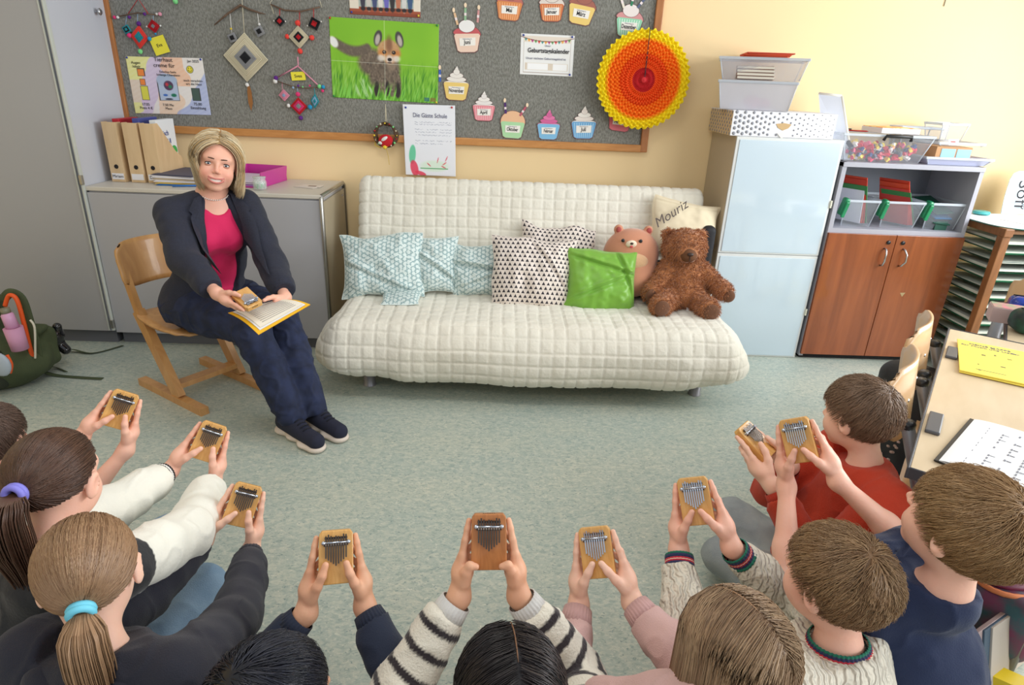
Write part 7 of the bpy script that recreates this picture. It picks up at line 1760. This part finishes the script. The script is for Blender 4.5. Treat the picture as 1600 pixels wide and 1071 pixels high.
# pink top
pinkm = CL('raspberry_jersey', (214, 20, 88), rough=.75)
c = SDF(.05)
c.ell(tq(mid, 0, .0, -.07), (.150, .100, .12), R=TR); c.ell(tq(mid, .055, .070, -.13), (.060, .055, .06), k=.05); c.ell(tq(mid, -.055, .070, -.13), (.060, .055, .06), k=.05)
c.ell((-1.315, -1.12, .70), (.138, .108, .15), R=TR); c.ell(tq(pel, 0, .01, .02), (.158, .128, .11), R=TR); c.ell(tq(nb, 0, .105, -.005), (.068, .085, .076), R=TR@rotm(-.3, 0, 0), sub=True, k=.008); c.cut(nb-np.array((0, 0, .02)), (0, 0, 1), .10)
cloth('pink_top', c, pinkm, root, h=.006, seed=40, wr=.003, freq=10)
# blazer
bz = M('navy_blazer_wool', (28, 31, 46), .8, bump=(500, .2), sheen=.05, var=(160, (34, 38, 56), .6))
c = SDF(.05)
c.ell(tq(mid, 0, -.005, -.07), (.178, .122, .125), R=TR); c.ell(tq(mid, .06, .066, -.13), (.066, .062, .07), k=.05); c.ell(tq(mid, -.06, .066, -.13), (.066, .062, .07), k=.05)
c.ell((-1.32, -1.12, .71), (.166, .130, .17), R=TR); c.ell(tq(pel, 0, .02, .03), (.190, .140, .13), R=TR); c.ell(tq(pel, -.06, .05, .0), (.15, .13, .08), R=TR)
c.cap(nb-np.array((0, 0, .015)), SRw, .050, .060, k=.04); c.cap(nb-np.array((0, 0, .015)), SLw, .050, .060, k=.04)
for i, S_ in enumerate((SRw, SLw)):
    w, e = Ws[i], Es[i]; dv = nrm(w-e); end = w-dv*.035; limb(c, [S_, e, end+dv*.004], [.056, .056, .042], seed=50+i, amp=.05, k=.03, step=.035, jit=.005)
    c.cut(end, dv, .062)
# the open front
path = [tq(nb, 0, .11, .03), tq(nb, .0, .15, -.09), tq(nb, .01, .175, -.19), tq((-1.31, -1.12, .70), .03, .15, 0), tq(pel, .06, .17, .10), tq(pel, .08, .22, -.02)]
rad_ = [.070, .082, .092, .090, .085, .085]
for i in range(5): c.cap(path[i], path[i+1], rad_[i], rad_[i+1], k=.006, sub=True)
c.ell(tq(nb, 0, .05, .05), (.064, .07, .075), R=TR, sub=True, k=.01); c.cut(nb+np.array((0, 0, .012)), nrm((0, 0, 1)), .11)
V, F = c.mesh(.006); V = relax(V, F, 1); N = vnormals(V, F); V = V+N*(.004*vnoise(V*np.array((1, 1, .7)), 13, 61)+.002*vnoise(V, 30, 62))[:, None]
mkmesh('blazer', V, F, bz, root, smooth=True, world=True)
Q = (V-nb)@TR
def drape(a, z, lift=.006):
    d = np.hypot(Q[:, 0]-a, Q[:, 2]-z); m = (d < .014)&(Q[:, 1] > -.02)
    if m.sum() < 3: m = d < np.partition(d, 12)[12]
    return nb+sh*a+ff*(np.max(Q[m, 1])+lift)+np.array((0, 0, z))
for sd in (-1, 1):
    # lapel: outline in (sideways, down) from the collar to the button
    inner = [(sd*.058, .005), (sd*.068, -.05), (sd*.074, -.11), (sd*.078, -.18), (sd*.080+.01, -.27)]
    outer = [(sd*.088, -.005), (sd*.122, -.055), (sd*.126, -.11), (sd*.116, -.18), (sd*.086+.01, -.275)]
    rows = []
    for k_ in np.linspace(0, 4, 18):
        i = min(int(k_), 3); f = k_-i; a0 = np.array(inner[i])*(1-f)+np.array(inner[i+1])*f; a1 = np.array(outer[i])*(1-f)+np.array(outer[i+1])*f
        if 1.0 < k_ < 1.45: a1 = a1+np.array((-sd*.020*(1.45-k_)/.45, 0))
        rows.append([drape(*(a0*(1-u_)+a1*u_), .004+.005*math.sin(u_*math.pi*.9)) for u_ in np.linspace(0, 1, 6)])
    rows = np.array(rows); b = B(); b.grid(rows); b.grid(rows-ff*.004, flip=True); b.out('lapel', bz, root, world=True)
b = B(); q_ = drape(-.10, -.30); b.lathe(tq(path[4], -.105, -.02, .03), [(.008, 0), (.008, .003), (0, .004)], R=TR@rotm(-math.pi/2, 0, 0)); b.out('button', M('dark_button', (20, 20, 26), .3), root, world=True)
# necklace
b = B(); nk = 46
for i in range(nk):
    a = math.pi*2*i/nk; p = tq(nb, .062*math.sin(a), .018+.066*math.cos(a)*1.0, .012-.030*math.cos(a)); b.sphere(p, .0034, n=8)
b.out('pearl_necklace', M('pearl', (238, 230, 222), .25, coat=.4), root, world=True)
# jeans and shoes
p = SDF(.05); p.ell(tq(pel, 0, .0, -.02), (.165, .13, .09), R=TR)
for i, (h_, k_, a_) in enumerate(zip(hips, knees, anks)):
    limb(p, [h_, k_, a_], [.092, .068, .056], seed=70+i, amp=.035, k=.03, step=.05, jit=.004)
    dv = nrm(a_-k_); p.cut(a_-np.array((0, 0, .03)), nrm(dv+np.array((0, 0, -1))), .075)
cloth('jeans', p, M('indigo_denim', (26, 34, 58), .85, var=(22, (36, 46, 78), .6), bump=(400, .2)), root, h=.006, seed=71, wr=.008, freq=15)
for (h0, t0) in feet:
    d = nrm((t0-h0)*np.array((1, 1, 0))); n_ = np.array((-d[1], d[0], 0)); h0 = h0*np.array((1, 1, 0)); t0 = t0*np.array((1, 1, 0)); L = np.linalg.norm(t0-h0); h0 = h0-d*.05; t0 = h0+d*.235
    c = SDF(.025); c.cap(h0+np.array((0, 0, .055)), t0+np.array((0, 0, .045)), .038, .036); c.cap(h0+d*.02+np.array((0, 0, .085)), h0+d*.11+np.array((0, 0, .07)), .038, .034); c.cut(h0+np.array((0, 0, .022))+d*.1, (0, 0, -1), .2)
    V, F = c.mesh(.004); o = mkmesh('shoe_upper', V, F, M('navy_mesh_shoe', (32, 36, 58), .8, bump=(600, .5)), root, smooth=True, world=True)
    c = SDF(.02); 
    for f_, w_ in ((0, .037), (.35, .033), (.75, .042), (.98, .034)): c.ell(h0+d*.235*f_+np.array((0, 0, .016)), (w_+.008, w_+.008, .018), k=.02)
    c.cap(h0+np.array((0, 0, .014)), t0+np.array((0, 0, .014)), .016, .016, k=.03); V, F = c.mesh(.004); V[:, 2] = np.maximum(V[:, 2], .001); mkmesh('shoe_sole', V, F, M('cream_sole', (224, 210, 196), .6), root, smooth=True, world=True)
    b = B()
    for j in range(5):
        q0 = h0+d*(.115+.020*j)+np.array((0, 0, .107-.0065*j)); b.tube([q0-n_*.020-np.array((0, 0, .006)), q0, q0+n_*.020-np.array((0, 0, .006))], .0028, n=6)
    b.out('laces', M('dark_laces', (22, 24, 36), .8), root, world=True)
kalimba('kalimba in the right hand of the seated woman', kc, KRw, honey, brightst, logo=True)
# yellow folder on her lap
t = thing('song_folder', 'yellow folder with white song sheets lying open on the lap of the woman', 'folder', U(420, 490, 2.6))
A_, B_, C_, D_ = U(356, 489, 2.50), U(485, 476, 2.56), U(404, 523, 2.43), U(436, 470, 2.62)
A_[2] = max(A_[2], .575)
def fgrid(lift, ins):
    u, v = np.meshgrid(np.linspace(ins, 1-ins, 14), np.linspace(ins, 1-ins, 14), indexing='ij')
    P = ((1-u)*(1-v))[..., None]*A_+(u*(1-v))[..., None]*D_+(u*v)[..., None]*B_+((1-u)*v)[..., None]*C_
    P[..., 2] += lift-.02*np.sin(u*math.pi)*0+.012*np.sin(v*math.pi); return P
for nm, lf, ins, m in (('cover', 0, 0, M('yellow_folder_card', (246, 190, 30), .5)), ('sheet', .004, .06, paper), ('sheet', .007, .09, M('cream_sheet', (240, 232, 214), .7))):
    G = fgrid(lf, ins); b = B(); b.grid(G); b.grid(G-np.array((0, 0, .002)), flip=True); b.out(nm, m, t, world=True)
G = fgrid(.0085, .12); b = B()
for j in range(2, 13):
    b.tube(G[1:13, j], .0008, n=4)
b.out('printed_lines', M('pale_print', (150, 146, 150), .8), t, world=True)
